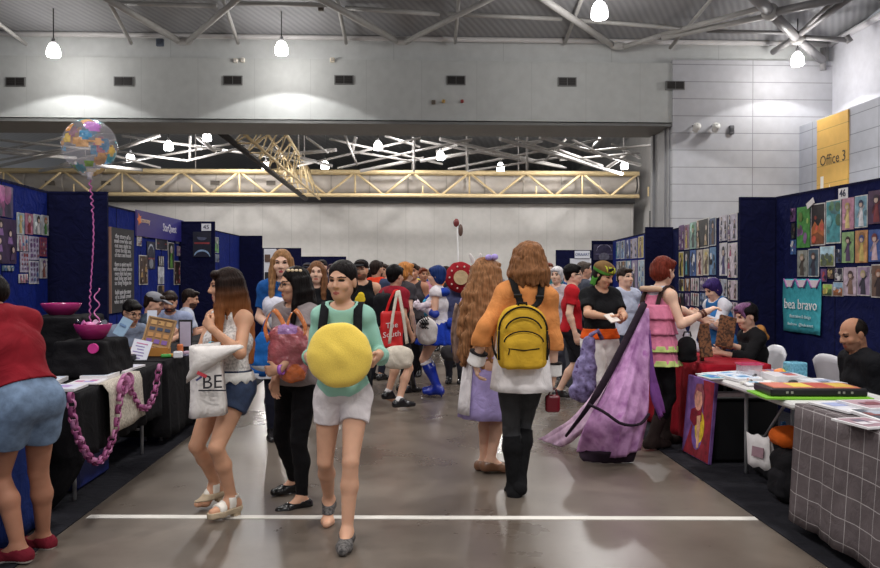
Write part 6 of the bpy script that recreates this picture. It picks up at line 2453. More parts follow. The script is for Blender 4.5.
def stack(x, y, z, w, d, h, ang, cols_, label, group, cat='print', name='print_stack'):
    """a pile of same sized sheets with a picture on top"""
    mb = MB()
    R = rot('Z', ang)
    mb.box((0, 0, h / 2), (w, d, h), R)
    mb.box((0, 0, h + .0008), (w * .86, d * .86, .0012), R, m=1)
    for k in range(3):
        q = R @ V3(rnd.uniform(-.25, .25) * w, rnd.uniform(-.25, .25) * d, h + .002 + .0006 * k)
        mb.box(q, (w * rnd.uniform(.2, .4), d * rnd.uniform(.15, .35), .001), R, m=2 + k % 2)
    return tag(mb.build(name, [mat('paper', (222, 220, 222)), mat('paper', cols_[0]), mat('paper', cols_[1]), mat('paper', cols_[2])], None, loc=(x, y, z)), label, cat, group)


ZT = .768
k = 0
cc = [((206, 206, 222), (180, 150, 200), (120, 140, 200)), ((226, 220, 226), (200, 120, 170), (170, 160, 210)), ((190, 200, 220), (230, 230, 230), (140, 120, 180)), ((216, 196, 210), (120, 110, 160), (220, 160, 190))]
names_ = ('lilac', 'pale pink', 'icy blue', 'rose')
for i in range(5):
    for j in range(2):
        y = 5.42 + i * .29 + rnd.uniform(-.02, .02)
        x = -2.24 - j * .27 + rnd.uniform(-.01, .01)
        if i >= 2 and j == 1:
            continue
        c_ = cc[(i + j) % 4]
        stack(x, y, ZT, .2, .26, rnd.uniform(.008, .03), rnd.uniform(-7, 7), c_, '%s stack of prints, %s from the near end of the left table, %s row' % (names_[(i + j) % 4], ('first', 'second', 'third', 'fourth', 'fifth')[i], ('front', 'back')[j]), LG)
q = V3(-2.5, 5.72, ZT)
mb = MB().box((0, 0, .075), (.006, .22, .15), R=rot('Y', -20) @ rot('Z', 25))
mb.box((.006, 0, .075), (.002, .1, .05), R=rot('Y', -20) @ rot('Z', 25), m=1)
tag(mb.build('card_stand', [mat('paper', (222, 216, 222)), mat('paper', (190, 120, 180))], None, loc=tuple(q)), 'white folded price card standing among the prints on the left table', 'card')
# wooden picture board on the further table
t = thing('picture_easel', 'tilted wooden board of small pictures in front of the seated men', 'board', (-2.5, 7.62, ZT - .005))
R = rot('Z', 14) @ rot('X', 16)
a, b = at(144.5, 323.5, 7.62), at(176, 347, 7.5)
c = V3((a[0] + b[0]) / 2 - .02, 7.6, (a[2] + b[2]) / 2 + .02)
R = rot('Z', 8) @ rot('X', -20) @ rot('Y', 12)
wd, hd_ = .245, .27
part(MB().box(c, (wd, .012, hd_), R), 'board', mat('paper', (150, 112, 72)), t)
for sx_ in (-1, 1):
    part(MB().box(c + R @ V3(sx_ * wd / 2, -.004, 0), (.014, .022, hd_ + .014), R), 'frame_side', mat('paper', (176, 138, 92)), t)
for sz_ in (-1, 1):
    part(MB().box(c + R @ V3(0, -.004, sz_ * hd_ / 2), (wd, .022, .014), R), 'frame_rail', mat('paper', (176, 138, 92)), t)
for i in range(3):
    for j in range(4):
        part(MB().box(c + R @ V3(-.07 + .07 * i, -.009, .09 - .06 * j), (.05, .004, .04 if j != 1 else .03), R), 'picture', mat('paper', [(206, 160, 100), (60, 70, 96), (196, 140, 80), (130, 90, 160)][j]), t)
part(MB().tube(c + V3(0, .02, .1), (c[0], c[1] + .16, ZT), .008), 'prop_leg', mat('paper', (120, 88, 58)), t)
part(MB().box((c[0], c[1] - .03, (ZT + c[2] - .135) / 2 + .0), (.2, .1, max(c[2] - .135 - ZT, .02))), 'ledge', mat('paper', (190, 130, 60)), t)
# white price sheet in a stand
a = at(140, 351, 7.28)
t = thing('price_sheet', 'white price list on a tilted stand beside the wooden picture board', 'sign', (a[0], 7.28, ZT))
R = rot('Z', 10) @ rot('X', -26) @ rot('Y', 14)
part(MB().box((a[0], 7.28, a[2] + .0), (.16, .005, .21), R), 'sheet', mat('paper', (222, 224, 236)), t)
for i in range(6):
    part(MB().box(V3(a[0], 7.28, a[2]) + R @ V3(-.01 * (i % 2), -.004, .07 - .028 * i), (.1 - .02 * (i % 3), .002, .008), R), 'text_line', mat('paper', (140, 120, 180) if i else (200, 100, 150)), t)
part(MB().box((a[0], 7.36, ZT + .05), (.03, .02, .1)), 'stand', M_BLACK, t)
a = at(185.5, 333, 7.9)
t = thing('framed_notice', 'black framed white notice standing by the arm of the long haired woman', 'sign', (a[0], 7.9, ZT))
part(MB().box((a[0], 7.9, a[2] - .02), (.13, .012, .3)), 'frame', M_BLACK, t)
part(MB().box((a[0], 7.892, a[2] - .01), (.105, .004, .24)), 'sheet', mat('paper', (206, 196, 216)), t)
part(MB().box((a[0], 7.93, ZT + .01), (.12, .08, .02)), 'stand', M_BLACK, t)
for i, (px, py, Y, d, c_, lab, cat) in enumerate(((127, 349, 7.2, (.07, .1, .05), (226, 110, 40), 'small orange box at the near corner of the second black table', 'box'), (130, 356, 7.18, (.08, .1, .05), (34, 32, 36), 'small black box beside the orange box on the left', 'box'),
                                                  (166, 351, 7.4, (.09, .05, .03), (70, 160, 70), 'green packet under the wooden picture board', 'packet'), (172, 348, 7.45, (.16, .04, .03), (216, 150, 60), 'amber strip of stickers under the wooden picture board', 'stickers'),
                                                  (178, 355, 7.35, (.08, .06, .06), (226, 226, 230), 'small white folded card right of the wooden picture board', 'card'), (184, 352, 7.5, (.1, .08, .02), (90, 86, 110), 'slate coloured stack of cards by the folded white card', 'cards'),
                                                  (188, 349, 7.7, (.08, .08, .03), (190, 160, 180), 'mauve stack of cards at the right end of the stall', 'cards'), (140, 333, 7.75, (.12, .1, .1), (222, 170, 190), 'pale pink box in front of the man with glasses', 'box'), (180, 341, 7.75, (.05, .05, .09), (226, 130, 80), 'orange cup in front of the second seated man', 'cup'))):
    q = at(px, py, Y)
    mb = MB().box((0, 0, d[2] / 2), d, R=rot('Z', 17 * i % 40 - 20), bev=.008)
    mb.box((0, 0, d[2] + .001), (d[0] * .6, d[1] * .6, .003), R=rot('Z', 17 * i % 40 - 20), m=1)
    tag(mb.build('small_' + cat, [mat('paper', c_), mat('paper', shade(c_, .75))], None, loc=(q[0], Y, ZT)), lab, cat)
tag(MB().box((0, 0, .15), (.5, .6, .3), bev=.03).box((0, 0, .29), (.52, .62, .03), m=1, bev=.01).build('storage_crate', [mat('gloss', (18, 32, 92), .5), mat('gloss', (26, 44, 110), .5)], None, loc=(-2.52, 5.95, .009)), 'blue storage crate under the black clothed left table', 'crate')

# ------------------------------------------------------------------ right hand tables
def tex_check():
    m = mat('cloth', (98, 89, 91), .9, tex='check')
    nt = m.node_tree
    N, Lk = nt.nodes, nt.links
    b = N['Principled BSDF']
    last = b.inputs['Base Color'].links[0].from_socket
    tc = N.new('ShaderNodeTexCoord')
    sp = N.new('ShaderNodeSeparateXYZ')
    Lk.new(tc.outputs['Object'], sp.inputs[0])
    geo = N.new('ShaderNodeNewGeometry')
    sn = N.new('ShaderNodeSeparateXYZ')
    Lk.new(geo.outputs['Normal'], sn.inputs[0])
    for ax, per in (('X', .115), ('Y', .125), ('Z', .125)):
        a = N.new('ShaderNodeMath')
        a.operation = 'PINGPONG'
        Lk.new(sp.outputs[ax], a.inputs[0])
        a.inputs[1].default_value = per / 2
        g = N.new('ShaderNodeMath')
        g.operation = 'LESS_THAN'
        Lk.new(a.outputs[0], g.inputs[0])
        g.inputs[1].default_value = .0022
        ab = N.new('ShaderNodeMath')
        ab.operation = 'ABSOLUTE'
        Lk.new(sn.outputs[ax], ab.inputs[0])
        l2 = N.new('ShaderNodeMath')
        l2.operation = 'LESS_THAN'
        Lk.new(ab.outputs[0], l2.inputs[0])
        l2.inputs[1].default_value = .7
        mu = N.new('ShaderNodeMath')
        mu.operation = 'MULTIPLY'
        Lk.new(g.outputs[0], mu.inputs[0])
        Lk.new(l2.outputs[0], mu.inputs[1])
        mx = N.new('ShaderNodeMix')
        mx.data_type = 'RGBA'
        Lk.new(mu.outputs[0], mx.inputs['Factor'])
        Lk.new(last, mx.inputs['A'])
        mx.inputs['B'].default_value = (*lin((168, 162, 162)), 1)
        last = mx.outputs['Result']
    Lk.new(last, b.inputs['Base Color'])
    return m


folding_table(2.32, 3.1, 2.7, 4.64, 'folding table under the grey checked cloth, nearest right')
drape('tablecloth', 2.32, 3.1, 2.7, 4.64, .756, dict(W=.08, S=.07, E=.07, N=.05), tex_check(), 'grey cloth with thin white check lines over the nearest right table', seed=6, flare=.08, amp=.014, nw=5)
folding_table(2.34, 3.06, 4.74, 6.2, 'bare white folding table with portfolios and papers on the right')
folding_table(2.54, 3.1, 6.66, 8.4, 'folding table under the red cloth behind the leaning painting')
drape('tablecloth', 2.54, 3.1, 6.66, 8.4, .756, dict(W=.02, S=.6, E=.02, N=.02), mat('cloth', (150, 16, 34)), 'bright red cloth hanging to the floor beside the winged cosplayer', seed=7, flare=.07, amp=.02, nw=7)
# checked table: magazines and prints
RG = 'papers on the checked cloth'
for (px, py, w_, d_, h_, ang, c_, lab) in ((848, 408, .26, .34, .012, 8, ((206, 206, 214), (150, 160, 200), (190, 170, 180)), 'white print at the far corner of the checked cloth'), (872, 409, .24, .3, .03, 4, ((170, 140, 150), (120, 60, 70), (60, 60, 80)), 'thick magazine pile on the checked cloth'),
                                      (893, 418, .3, .42, .015, -3, ((60, 66, 80), (160, 166, 180), (120, 60, 60)), 'dark portfolio at the right edge of the checked cloth'), (866, 424, .2, .26, .01, 10, ((150, 120, 130), (206, 200, 206), (90, 80, 100)), 'mauve magazine in front of the thick pile on the checked cloth')):
    q = atz(px, py, ZT)
    stack(q[0], q[1], ZT, w_, d_, h_, ang, c_, lab, RG)
# white table contents
ZW = .752
q0 = atz(809, 395, ZW)
t = thing('portfolio_case', 'flat black portfolio case with a colourful cover on the white table', 'portfolio', (q0[0], q0[1], ZW + .012), R_(-4))
MB().box((0, 0, .024), (.6, .3, .048), bev=.008).build('case', mat('gloss', (24, 22, 26), .35), t)
mb = MB().box((0, .01, .0495), (.54, .25, .003))
for i, c_ in enumerate(((220, 120, 90), (226, 196, 80), (196, 80, 60), (226, 170, 60))):
    mb.box((-.2 + .13 * i, .01, .0515), (.12, .2 - .03 * (i % 2), .002), m=i + 1)
mb.build('cover_print', [mat('paper', (190, 110, 80))] + [mat('paper', c_) for c_ in ((200, 110, 90), (216, 190, 70), (180, 76, 60), (206, 170, 70))], t)
for i, dx in enumerate((-.2, -.17, .12, .15, .2)):
    MB().box((dx, -.152, .026), (.014, .006, .014)).build('clasp', mat('metal', (190, 186, 180)), t)
tag(MB().box((0, 0, .006), (.66, .34, .01), R=rot('Z', -4)).build('cutting_mat', mat('paper', (120, 186, 40)), None, loc=(q0[0] - .02, q0[1] - .03, ZW)), 'lime green mat sticking out under the black portfolio case', 'mat')
for (px, py, w_, d_, h_, ang, c_, lab) in ((722, 372, .36, .26, .012, 20, ((206, 214, 226), (90, 150, 200), (170, 190, 220)), 'pale blue print sheets at the far end of the white table'), (738, 377, .3, .22, .01, -10, ((190, 206, 226), (120, 160, 210), (226, 226, 226)), 'sky blue print sheets in the middle of the white table'),
                                      (716, 377.5, .2, .2, .008, 8, ((60, 150, 170), (60, 110, 190), (220, 226, 226)), 'teal print at the front far corner of the white table'), (764, 373, .3, .22, .014, 12, ((216, 216, 222), (160, 170, 200), (200, 190, 190)), 'white paper pile behind the pens on the white table'),
                                      (728, 362.5, .3, .2, .03, 4, ((190, 90, 80), (90, 120, 170), (226, 200, 120)), 'red and blue comic pile at the far end of the white table'), (850, 394, .14, .2, .03, -12, ((120, 110, 116), (180, 176, 180), (70, 60, 66)), 'grey notebook pile right of the portfolio case')):
    q = atz(px, py, ZW)
    stack(q[0], min(q[1], 6.05), ZW, w_, min(d_, .26), h_, ang, c_, lab, 'papers on the white table')
q = atz(799, 379, ZW)
t = thing('tissue_box', 'light blue cube shaped box on the white table', 'box', (q[0], q[1] + .06, ZW), R_(12))
MB().box((0, 0, .06), (.125, .125, .12), bev=.008).build('carton', mat('mottle', (90, 160, 190), None, s=60, c2=(120, 186, 210)), t)
MB().box((0, 0, .121), (.07, .03, .004)).build('opening', mat('paper', (50, 110, 140)), t)
q = atz(780, 378, ZW)
fr = sdf_obj('fruit', [E((0, 0, .035), (.05, .042, .038))], [mat('gloss', (226, 130, 50), .45), mat('gloss', (226, 190, 60), .4)], None, .006, loc=(q[0], q[1], ZW), wr=.003, wf=50, matfn=lambda c: (c[:, 0] > .012).astype(int))
tag(fr, 'orange and yellow round fruit left of the light blue box', 'fruit')
q = atz(793, 384, ZW)
tag(MB().ball((0, 0, .014), (.045, .03, .016)).box((.0, 0, .024), (.02, .012, .008), m=1).build('computer_mouse', [M_BLACK, M_DARK], None, loc=(q[0], q[1], ZW), rot=(0, 0, .8)), 'small black rounded object in front of the light blue box', 'mouse')
for i, (px, py, c_, lab) in enumerate(((746, 384, (226, 222, 216), 'white striped marker nearest the front edge of the white table'), (750, 381, (200, 120, 80), 'brown marker lying across the white table'), (754, 378, (70, 70, 76), 'dark grey marker lying on the white table'), (757, 375, (230, 226, 220), 'white marker behind the dark grey one'))):
    q = atz(px, py, ZW)
    mb = MB()
    d = rot('Z', 40 + 9 * i) @ V3(1, 0, 0)
    mb.tube(V3(0, 0, .014) - d * .07, V3(0, 0, .014) + d * .05, .011)
    mb.tube(V3(0, 0, .014) + d * .05, V3(0, 0, .014) + d * .08, .012, m=1)
    tag(mb.build('marker_pen', [mat('gloss', c_), mat('gloss', shade(c_, .5))], None, loc=(q[0], q[1], ZW + .0)), lab, 'pen', 'pens on the white table')
q = atz(852, 386, ZW)
# clear tray with pink rim
q = V3(2.62, 5.98, ZW)
t = thing('display_tray', 'small clear display tray with a pink rim on the white table', 'tray', tuple(q))
MB().box((0, 0, .045), (.15, .12, .09)).build('clear_box', mat('film', (220, 214, 222), None, alpha=.4), t)
mb = MB()
for sx_, sy_, wx, wy in ((0, -.062, .17, .012), (0, .062, .17, .012), (-.08, 0, .012, .13), (.08, 0, .012, .13)):
    mb.box((sx_, sy_, .095), (wx, wy, .012))
mb.build('rim', mat('gloss', (206, 70, 110)), t)
# red table contents
ZR = .768
LEO = mat('leopard', (116, 74, 46))
for (px, py, Y, w_, h_, tz, lab) in ((704.5, 347, 6.9, .11, .3, 4, 'brown leopard patterned display board, left one on the red cloth'), (726, 332, 7.25, .16, .3, -14, 'brown leopard patterned display board, taller right one on the red cloth')):
    q = at(px, py, Y)
    t = thing('pattern_board', lab, 'board', (q[0], Y, ZR), 0, 'leopard patterned boards')
    zc = max(q[2], ZR + h_ / 2 + .03)
    R = rot('Y', -tz) @ rot('X', -12)
    part(MB().box((q[0], Y, zc), (w_, .03, h_), R, bev=.006), 'board', LEO, t)
    part(MB().box((q[0], Y - .02, zc - h_ * .28), (w_ * .35, .01, .06), R), 'price_card', mat('paper', (226, 216, 206)), t)
    part(MB().box((q[0], Y + .06, (ZR + zc) / 2 - .04), (.03, .03, zc - ZR)), 'prop', mat('paper', (90, 60, 40)), t)
q = at(693, 334, 6.85)
t = thing('white_card_sign', 'tilted white card sign left of the leopard patterned boards', 'sign', (q[0], 6.85, ZR))
part(MB().box((q[0], 6.85, q[2] - .0), (.075, .008, .24), rot('Y', 16) @ rot('X', -8)), 'card', mat('paper', (226, 222, 222)), t)
part(MB().box((q[0] - .02, 6.88, ZR + .05), (.05, .04, .1)), 'foot', mat('paper', (200, 120, 150)), t)
q = at(680.5, 349, 6.8)
bb = thing('round_bag', 'black rounded bag at the edge of the red cloth', 'bag', (q[0] + .06, 6.82, ZR))
sdf_obj('bag_body', [E((0, 0, .11), (.085, .11, .115)), E((0, 0, .03), (.09, .1, .035))], mat('cloth', (18, 17, 20)), bb, .008, wr=.003, planes=[(V3(0, 0, .001), V3(0, 0, -1))])
MB().poly([V3(-.03, 0, .22), V3(-.02, 0, .26), V3(.03, 0, .26), V3(.04, 0, .22)], .008).build('handle', M_BLACK, bb)
# soft toy with cap
q = at(676, 318, 7.4)
st = thing('soft_toy', 'small soft toy figure in a white and blue cap with dark goggles', 'toy', (q[0] + .04, 7.4, ZR))
hz_ = q[2] - ZR
sdf_obj('body', [E((0, 0, .12), (.09, .08, .13)), C((-.08, -.02, .17), (-.13, -.06, .08), .035), C((.08, -.02, .17), (.15, -.06, .06), .035), E((0, 0, hz_ + .02), (.062, .06, .07)), C((0, 0, .2), (0, 0, hz_ - .02), .045), C((-.04, -.06, .03), (-.05, -.14, .03), .035), C((.04, -.06, .03), (.05, -.14, .03), .035)],
        [mat('cloth', (206, 206, 216)), mat('skin', (150, 100, 76)), mat('cloth', (50, 120, 180))], st, .007, k=.03, planes=[(V3(0, 0, .001), V3(0, 0, -1))], matfn=lambda c: np.where(c[:, 2] > hz_ - .03, 1, np.where((c[:, 2] > .16) & (np.abs(c[:, 0]) > .06), 2, 0)))
sdf_obj('cap', [E((0, 0, hz_ + .07), (.075, .073, .045)), E((-.0, -.07, hz_ + .05), (.06, .05, .012))], [mat('cloth', (224, 222, 226)), mat('cloth', (50, 150, 196))], st, .006, k=.02, matfn=lambda c: (c[:, 2] < hz_ + .065).astype(int))
mb = MB()
for sd in (-1, 1):
    mb.tube((sd * .028, -.05, hz_ - .02), (sd * .028, -.085, hz_ - .02), .026, n=12)
mb.tube((-.03, -.06, hz_ - .02), (.03, -.06, hz_ - .02), .012)
mb.build('goggles', mat('gloss', (18, 17, 20), .2), st)
# leaning painting
a0, a1 = at(687.5, 455, 6.72), at(712.5, 470, 6.24)
p0, p1 = V3(2.39, 6.76, .012), V3(2.42, 6.24, .012)
t = thing('canvas_painting', 'purple and red canvas painting leaning against the white table end', 'painting', (2.43, 6.5, .01))
tl = V3(.055, 0, .655)
Wd = p1 - p0
nrm = unit(np.cross(Wd, tl))
if nrm[0] > 0:
    nrm = -nrm
c = (p0 + p1) / 2 + tl / 2
Rp = np.array((unit(Wd), -nrm, unit(tl))).T
part(MB().box(c, (.52, .03, .657), Rp, bev=.004), 'canvas', mat('mottle', (116, 76, 150), None, s=9, c2=(140, 100, 170)), t)
rndp = random.Random(4)


def cp(u, v, l):
    return c + unit(Wd) * u * .52 + unit(tl) * v * .657 + nrm * (.0155 + .001 * l)


def paint(name, pts, c_, l):
    mb = MB()
    mb.add([cp(u, v, l) for u, v in pts], [tuple(range(len(pts)))])
    part(mb, name, mat('mottle', c_, None, s=14, c2=shade(c_, 1.3)), t)


paint('painted_ground', [(.1, .49), (.49, .49), (.49, -.49), (-.45, -.49), (-.2, -.1), (.15, -.28), (.2, 0)], (130, 30, 44), 1)
paint('painted_blob', [(.02 + .2 * math.cos(a), -.2 + .2 * math.sin(a)) for a in np.linspace(0, 2 * PI, 14)], (110, 80, 150), 2)
paint('painted_body', [(.1 + .17 * math.cos(a), -.1 + .2 * math.sin(a)) for a in np.linspace(0, 2 * PI, 14)], (206, 170, 40), 3)
paint('painted_sleeve', [(-.25, .08), (.12, .18), (.16, -.02), (-.1, -.12), (-.28, -.05)], (124, 26, 44), 4)
paint('painted_arm', [(-.02, .02), (.12, .05), (.13, -.35), (.05, -.38)], (206, 150, 120), 5)
paint('painted_face', [(0 + .15 * math.cos(a), .24 + .15 * math.sin(a)) for a in np.linspace(0, 2 * PI, 14)], (196, 140, 120), 6)
paint('painted_hair', [(-.2, .2), (-.12, .42), (.1, .44), (.2, .3), (.19, .1), (.1, .33), (-.08, .34)], (130, 70, 80), 7)
# things under the white table
sdf_bag = lambda nm, lab, cat, loc, pr, m, **k: tag(sdf_obj(nm, pr, m, None, .009, loc=loc, wr=.006, wf=28, k=.05, planes=[(V3(0, 0, .002), V3(0, 0, -1))], **k), lab, cat)
t = thing('backpack', 'black backpack slumped on the carpet under the white table', 'backpack', (2.64, 5.26, .009))
sdf_obj('main_compartment', [B((0, 0, .17), (.14, .17, .17), None, .09), E((-.08, -.02, .1), (.1, .15, .1))], mat('cloth', (22, 21, 24)), t, .01, wr=.006, wf=28, k=.05, planes=[(V3(0, 0, .002), V3(0, 0, -1))])
sdf_obj('front_pocket', [B((-.13, -.02, .12), (.05, .11, .09), None, .04)], mat('cloth', (30, 29, 33)), t, .01, wr=.004)
MB().poly([V3(-.03, -.06, .33), V3(-.03, -.03, .4), V3(-.03, .05, .4), V3(-.03, .08, .33)], .012).build('grab_handle', M_BLACK, t)
sdf_bag('duffel_bag', 'dark duffel bag deeper under the white table', 'bag', (2.78, 5.8, .009), [B((0, 0, .15), (.16, .2, .15), None, .09)], mat('cloth', (28, 28, 32)))
sdf_bag('orange_bag', 'crumpled orange bag lying on the black backpack', 'bag', (2.62, 5.36, .34), [E((0, 0, .07), (.11, .15, .075)), E((.02, .1, .05), (.08, .09, .05))], mat('cloth', (224, 104, 34)))
t = thing('paper_carrier', 'white printed paper carrier bag beside the black backpack', 'bag', (2.5, 5.5, .16), R_(24))
mb = MB()
mb.sheet([[V3(-.02 + .03 * i / 4, -.1 + .2 * j / 4 + .01 * i, .02 + .22 * i / 4 - .02 * (j % 2)) for j in range(5)] for i in range(5)], .006)
mb.sheet([[V3(.05 - .02 * i / 4, -.1 + .2 * j / 4 + .01 * i, .0 + .22 * i / 4) for j in range(5)] for i in range(5)], .006)
mb.build('bag_body', mat('paper', (216, 212, 212)), t)
MB().box((-.025, .01, .12), (.006, .1, .07), R=rot('Y', 6)).build('printed_panel', mat('paper', (150, 120, 130)), t)
t = thing('water_bottle', 'small blue bottle standing on the added black box under the white table', 'bottle', (2.78, 5.76, .315))
MB().lathe([(.002, 0), (.03, 0), (.032, .02), (.032, .08), (.02, .1), (.018, .105)], n=16).build('flask', mat('gloss', (30, 120, 180)), t)
MB().lathe([(.02, .1), (.02, .13), (.002, .13)], n=14).build('cap', mat('gloss', (24, 80, 130)), t)
q = atz(754, 492, .01)
tag(MB().box((0, 0, .008), (.07, .05, .012), R=rot('Z', 20), bev=.004).build('paper_scrap', mat('paper', (180, 180, 186)), None, loc=(2.46, 4.86, .009)), 'small pale scrap on the carpet under the white table', 'scrap')
q = atz(800, 530, .01)

# plastic chairs
def chair(x, y, yaw, label):
    t = thing('plastic_chair', label, 'chair', (x, y, 0), R_(yaw), 'white plastic chairs')
    m = mat('gloss', (216, 216, 222), .35)
    sdf_obj('seat', [B((0, 0, .43), (.22, .21, .016), None, .014)], m, t, .008)
    G = [[V3(-.21 + .42 * j / 8, -.2 - .1 * (i / 6) - .03 * math.cos((j - 4) / 4 * 1.4), .43 + .42 * (i / 6) * (1 - .16 * (abs(j - 4) / 4) ** 3)) for j in range(9)] for i in range(7)]
    MB().sheet(G, .014).build('backrest', m, t)
    for sx_ in (-1, 1):
        for sy_ in (-1, 1):
            MB().tube((sx_ * .19, sy_ * .17, .42), (sx_ * .23, sy_ * .22, .01), .02, .016).build('leg', m, t)
        MB().poly([V3(sx_ * .21, -.24, .62), V3(sx_ * .25, -.1, .65), V3(sx_ * .25, .12, .64), V3(sx_ * .22, .2, .43)], .018, 8).build('armrest', m, t)
    return t


def seated(label, x, y, yaw, H, pz, **kw):
    p = Person(label, (x, y), yaw, H, pz=pz, footR=(.1, .42, .07), footL=(-.1, .42, .07), **kw)
    p.body()
    return p


chair(3.7, 6.1, 92, 'white plastic chair under the balding man on the right')
chair(3.9, 6.68, -82, 'empty white plastic chair turned away just behind the balding man')
p = seated('balding man with dark stubble in a black jacket sitting at the right', 3.66, 6.12, 88, 1.74, .39, fem=False, w=1.05, skin=(178, 128, 100), beard=(140, 102, 82), head=(8, 8, 0), lean=10,
           armR=dict(t=(.14, .3, .6)), armL=dict(t=(-.14, .3, .6)))
p.tee((22, 22, 26), 'jacket', sleeve=1.95, hem=-.08, neck=.06, inf=.022)
p.tee((60, 62, 70), 'undershirt', sleeve=.2, hem=.1, neck=.062, inf=.012)
p.pants((36, 36, 42), 'trousers', to=1.95, inf=.012)
p.shoes((30, 28, 28), 'shoe')
me = sdf([E(p.hp(0, -.024, .024), V3(.08, .096, .082) * p.hs, p.Rh)], p.res, name='hair', wr=.001, cuts=[E(p.hp(0, .12, .03), V3(.11, .115, .18) * p.hs, p.Rh)])
link_mesh('hair', me, mat('hair', (32, 27, 25)), p.t)
chair(3.24, 7.5, 90, 'white plastic chair under the person with dyed purple fringe')
p = seated('person with dark hair and purple fringe sitting in a black top', 3.33, 7.45, 94, 1.62, .5, fem=True, skin=FAIR, head=(0, 10, 0), lean=6, armR=dict(t=('p', 731, 345, 7.3)), armL=dict(t=(-.15, .42, .8)))
p.tee((22, 21, 24), 'top', sleeve=1.6, hem=-.08, neck=.07, inf=.02)
p.pants((30, 30, 34), 'trousers', to=1.95, inf=.012)
p.shoes((30, 28, 28), 'shoe')
p.hair('short', (26, 22, 24), seed=4, vol=1.06)
sdf_obj('purple_fringe', [E(p.hp(0, .048, .078), V3(.066, .05, .04), p.Rh), E(p.hp(.0, .0, .098), V3(.07, .075, .034), p.Rh), C(p.hp(-.05, .06, .07), p.hp(-.074, .05, .0), .02, .01), C(p.hp(.05, .06, .07), p.hp(.074, .05, .0), .02, .01)], mat('hair', (124, 84, 120)), p.t, .008, k=.02, cuts=[E(p.hp(0, .125, -.035), V3(.07, .085, .105), p.Rh)], wr=.002, wf=60, label='purple dyed fringe')
sdf_obj('hood', [C(p.nb + p.r * -.09 - p.f * .06, p.nb - p.f * .1, .035), C(p.nb - p.f * .1, p.nb + p.r * .09 - p.f * .06, .035), C(p.nb - p.f * .1, p.nb - p.f * .15 - p.u * .08, .03)], mat('cloth', (176, 120, 60)), p.t, .008)
MB().poly([p.nb - p.r * .05 - p.f * .02 + p.u * .0, p.nb - p.f * .055 + p.u * .02, p.nb + p.r * .05 - p.f * .02], .022, 8).build('white_collar', mat('cloth', (216, 210, 210)), p.t)
p = Person('small helper with violet hair in white sleeves and blue vest', pxY(721, 8.75), 112, 1.5, skin=FAIR, head=(-4, 20, 0), armR=dict(t=('p', 716, 324, 8.5), hint=(.4, -.4, -1)), armL=dict(t=('p', 700, 315, 8.6), hint=(-.4, -.4, -1)), lean=8)
p.body()
p.tee((222, 220, 228), 'shirt', sleeve=1.9, hem=-.05, neck=.07, inf=.02)
p.tee((50, 110, 170), 'vest', tank=True, hem=-.06, neck=.085, inf=.03)
p.pants((40, 44, 70), 'trousers', to=1.95, inf=.012)
p.shoes((40, 38, 40), 'shoe')
p.hair('bob', (62, 46, 104), seed=4, vol=1.1)
# seated men on the left
for (px, Y, dy, yaw, hd, skin, hc, st, shirt, lab, ex) in (
        (123, 8.35, 0, -120, (-6, 14, 0), (206, 160, 132), (24, 20, 20), 'short', (120, 130, 150), 'young man with glasses and short black hair sitting at left', 'glasses'),
        (142, 9.15, 0, -70, (-18, 10, 0), (206, 160, 136), (50, 38, 32), 'short', (66, 78, 92), 'man in a grey cap sitting in profile at left', 'cap'),
        (171, 10.0, 0, -170, (0, 16, 0), (206, 156, 130), (46, 34, 28), 'short', (150, 160, 190), 'dark haired man in a pale blue shirt looking down', 'beard'),
        (181, 10.8, 0, -70, (-8, 4, 0), (196, 146, 120), (40, 30, 26), 'short', (190, 196, 212), 'bearded man in a white shirt smiling in profile beside the long haired woman', 'beard')):
    x = X(px, Y)
    p = seated(lab, x, Y, yaw, 1.72 if px > 135 else 1.66, .53 if px > 135 else .5, fem=False, skin=skin, head=hd, lean=8, beard=(76, 54, 44) if ex == 'beard' else None, group='stallholders sitting at the left',
               armR=dict(t=(.12, .38, .82)), armL=dict(t=(-.12, .38, .82)), res=.01)
    p.tee(shirt, 'shirt', sleeve=.7, hem=-.08, neck=.066, inf=.018)
    p.pants((40, 42, 54), 'trousers', to=1.95, inf=.012)
    p.shoes((40, 38, 40), 'shoe')
    p.hair('short', hc, seed=int(px))
    if ex == 'cap':
        sdf_obj('cap', [E(p.hp(0, -.012, .06), V3(.09, .106, .07), p.Rh), E(p.hp(0, .13, .055), V3(.065, .07, .012), p.Rh @ rot('X', -12))], mat('cloth', (136, 136, 142)), p.t, .008, k=.015, planes=[(p.hp(0, 0, .035), -p.Rh[:, 2])])
    if ex == 'glasses':
        mb = MB()
        for sd in (1, -1):
            mb.poly([p.hp(sd * .033 + .022 * math.cos(q), .102, .004 + .017 * math.sin(q)) for q in np.linspace(0, 2 * PI, 13)], .0025, 5)
            mb.poly([p.hp(sd * .055, .1, .008), p.hp(sd * .08, .0, .004)], .0025, 5)
        mb.build('glasses', M_BLACK, p.t)
    mb = MB()
    t = thing('stool', 'low dark stool under the %s' % {123: 'young man with glasses', 142: 'man in the grey cap', 171: 'man in the pale blue shirt', 181: 'bearded man in the white shirt'}[px], 'stool', (x, Y, 0), R_(yaw), 'stools behind the left table')
    MB().box((0, -.04, .32), (.34, .34, .04), bev=.01).build('seat', M_DARK, t)
    for sx_ in (-1, 1):
        for sy_ in (-1, 1):
            MB().tube((sx_ * .14, -.04 + sy_ * .14, .3), (sx_ * .17, -.04 + sy_ * .17, .01), .014).build('leg', M_DARK, t)
q = at(123, 327, 7.95)
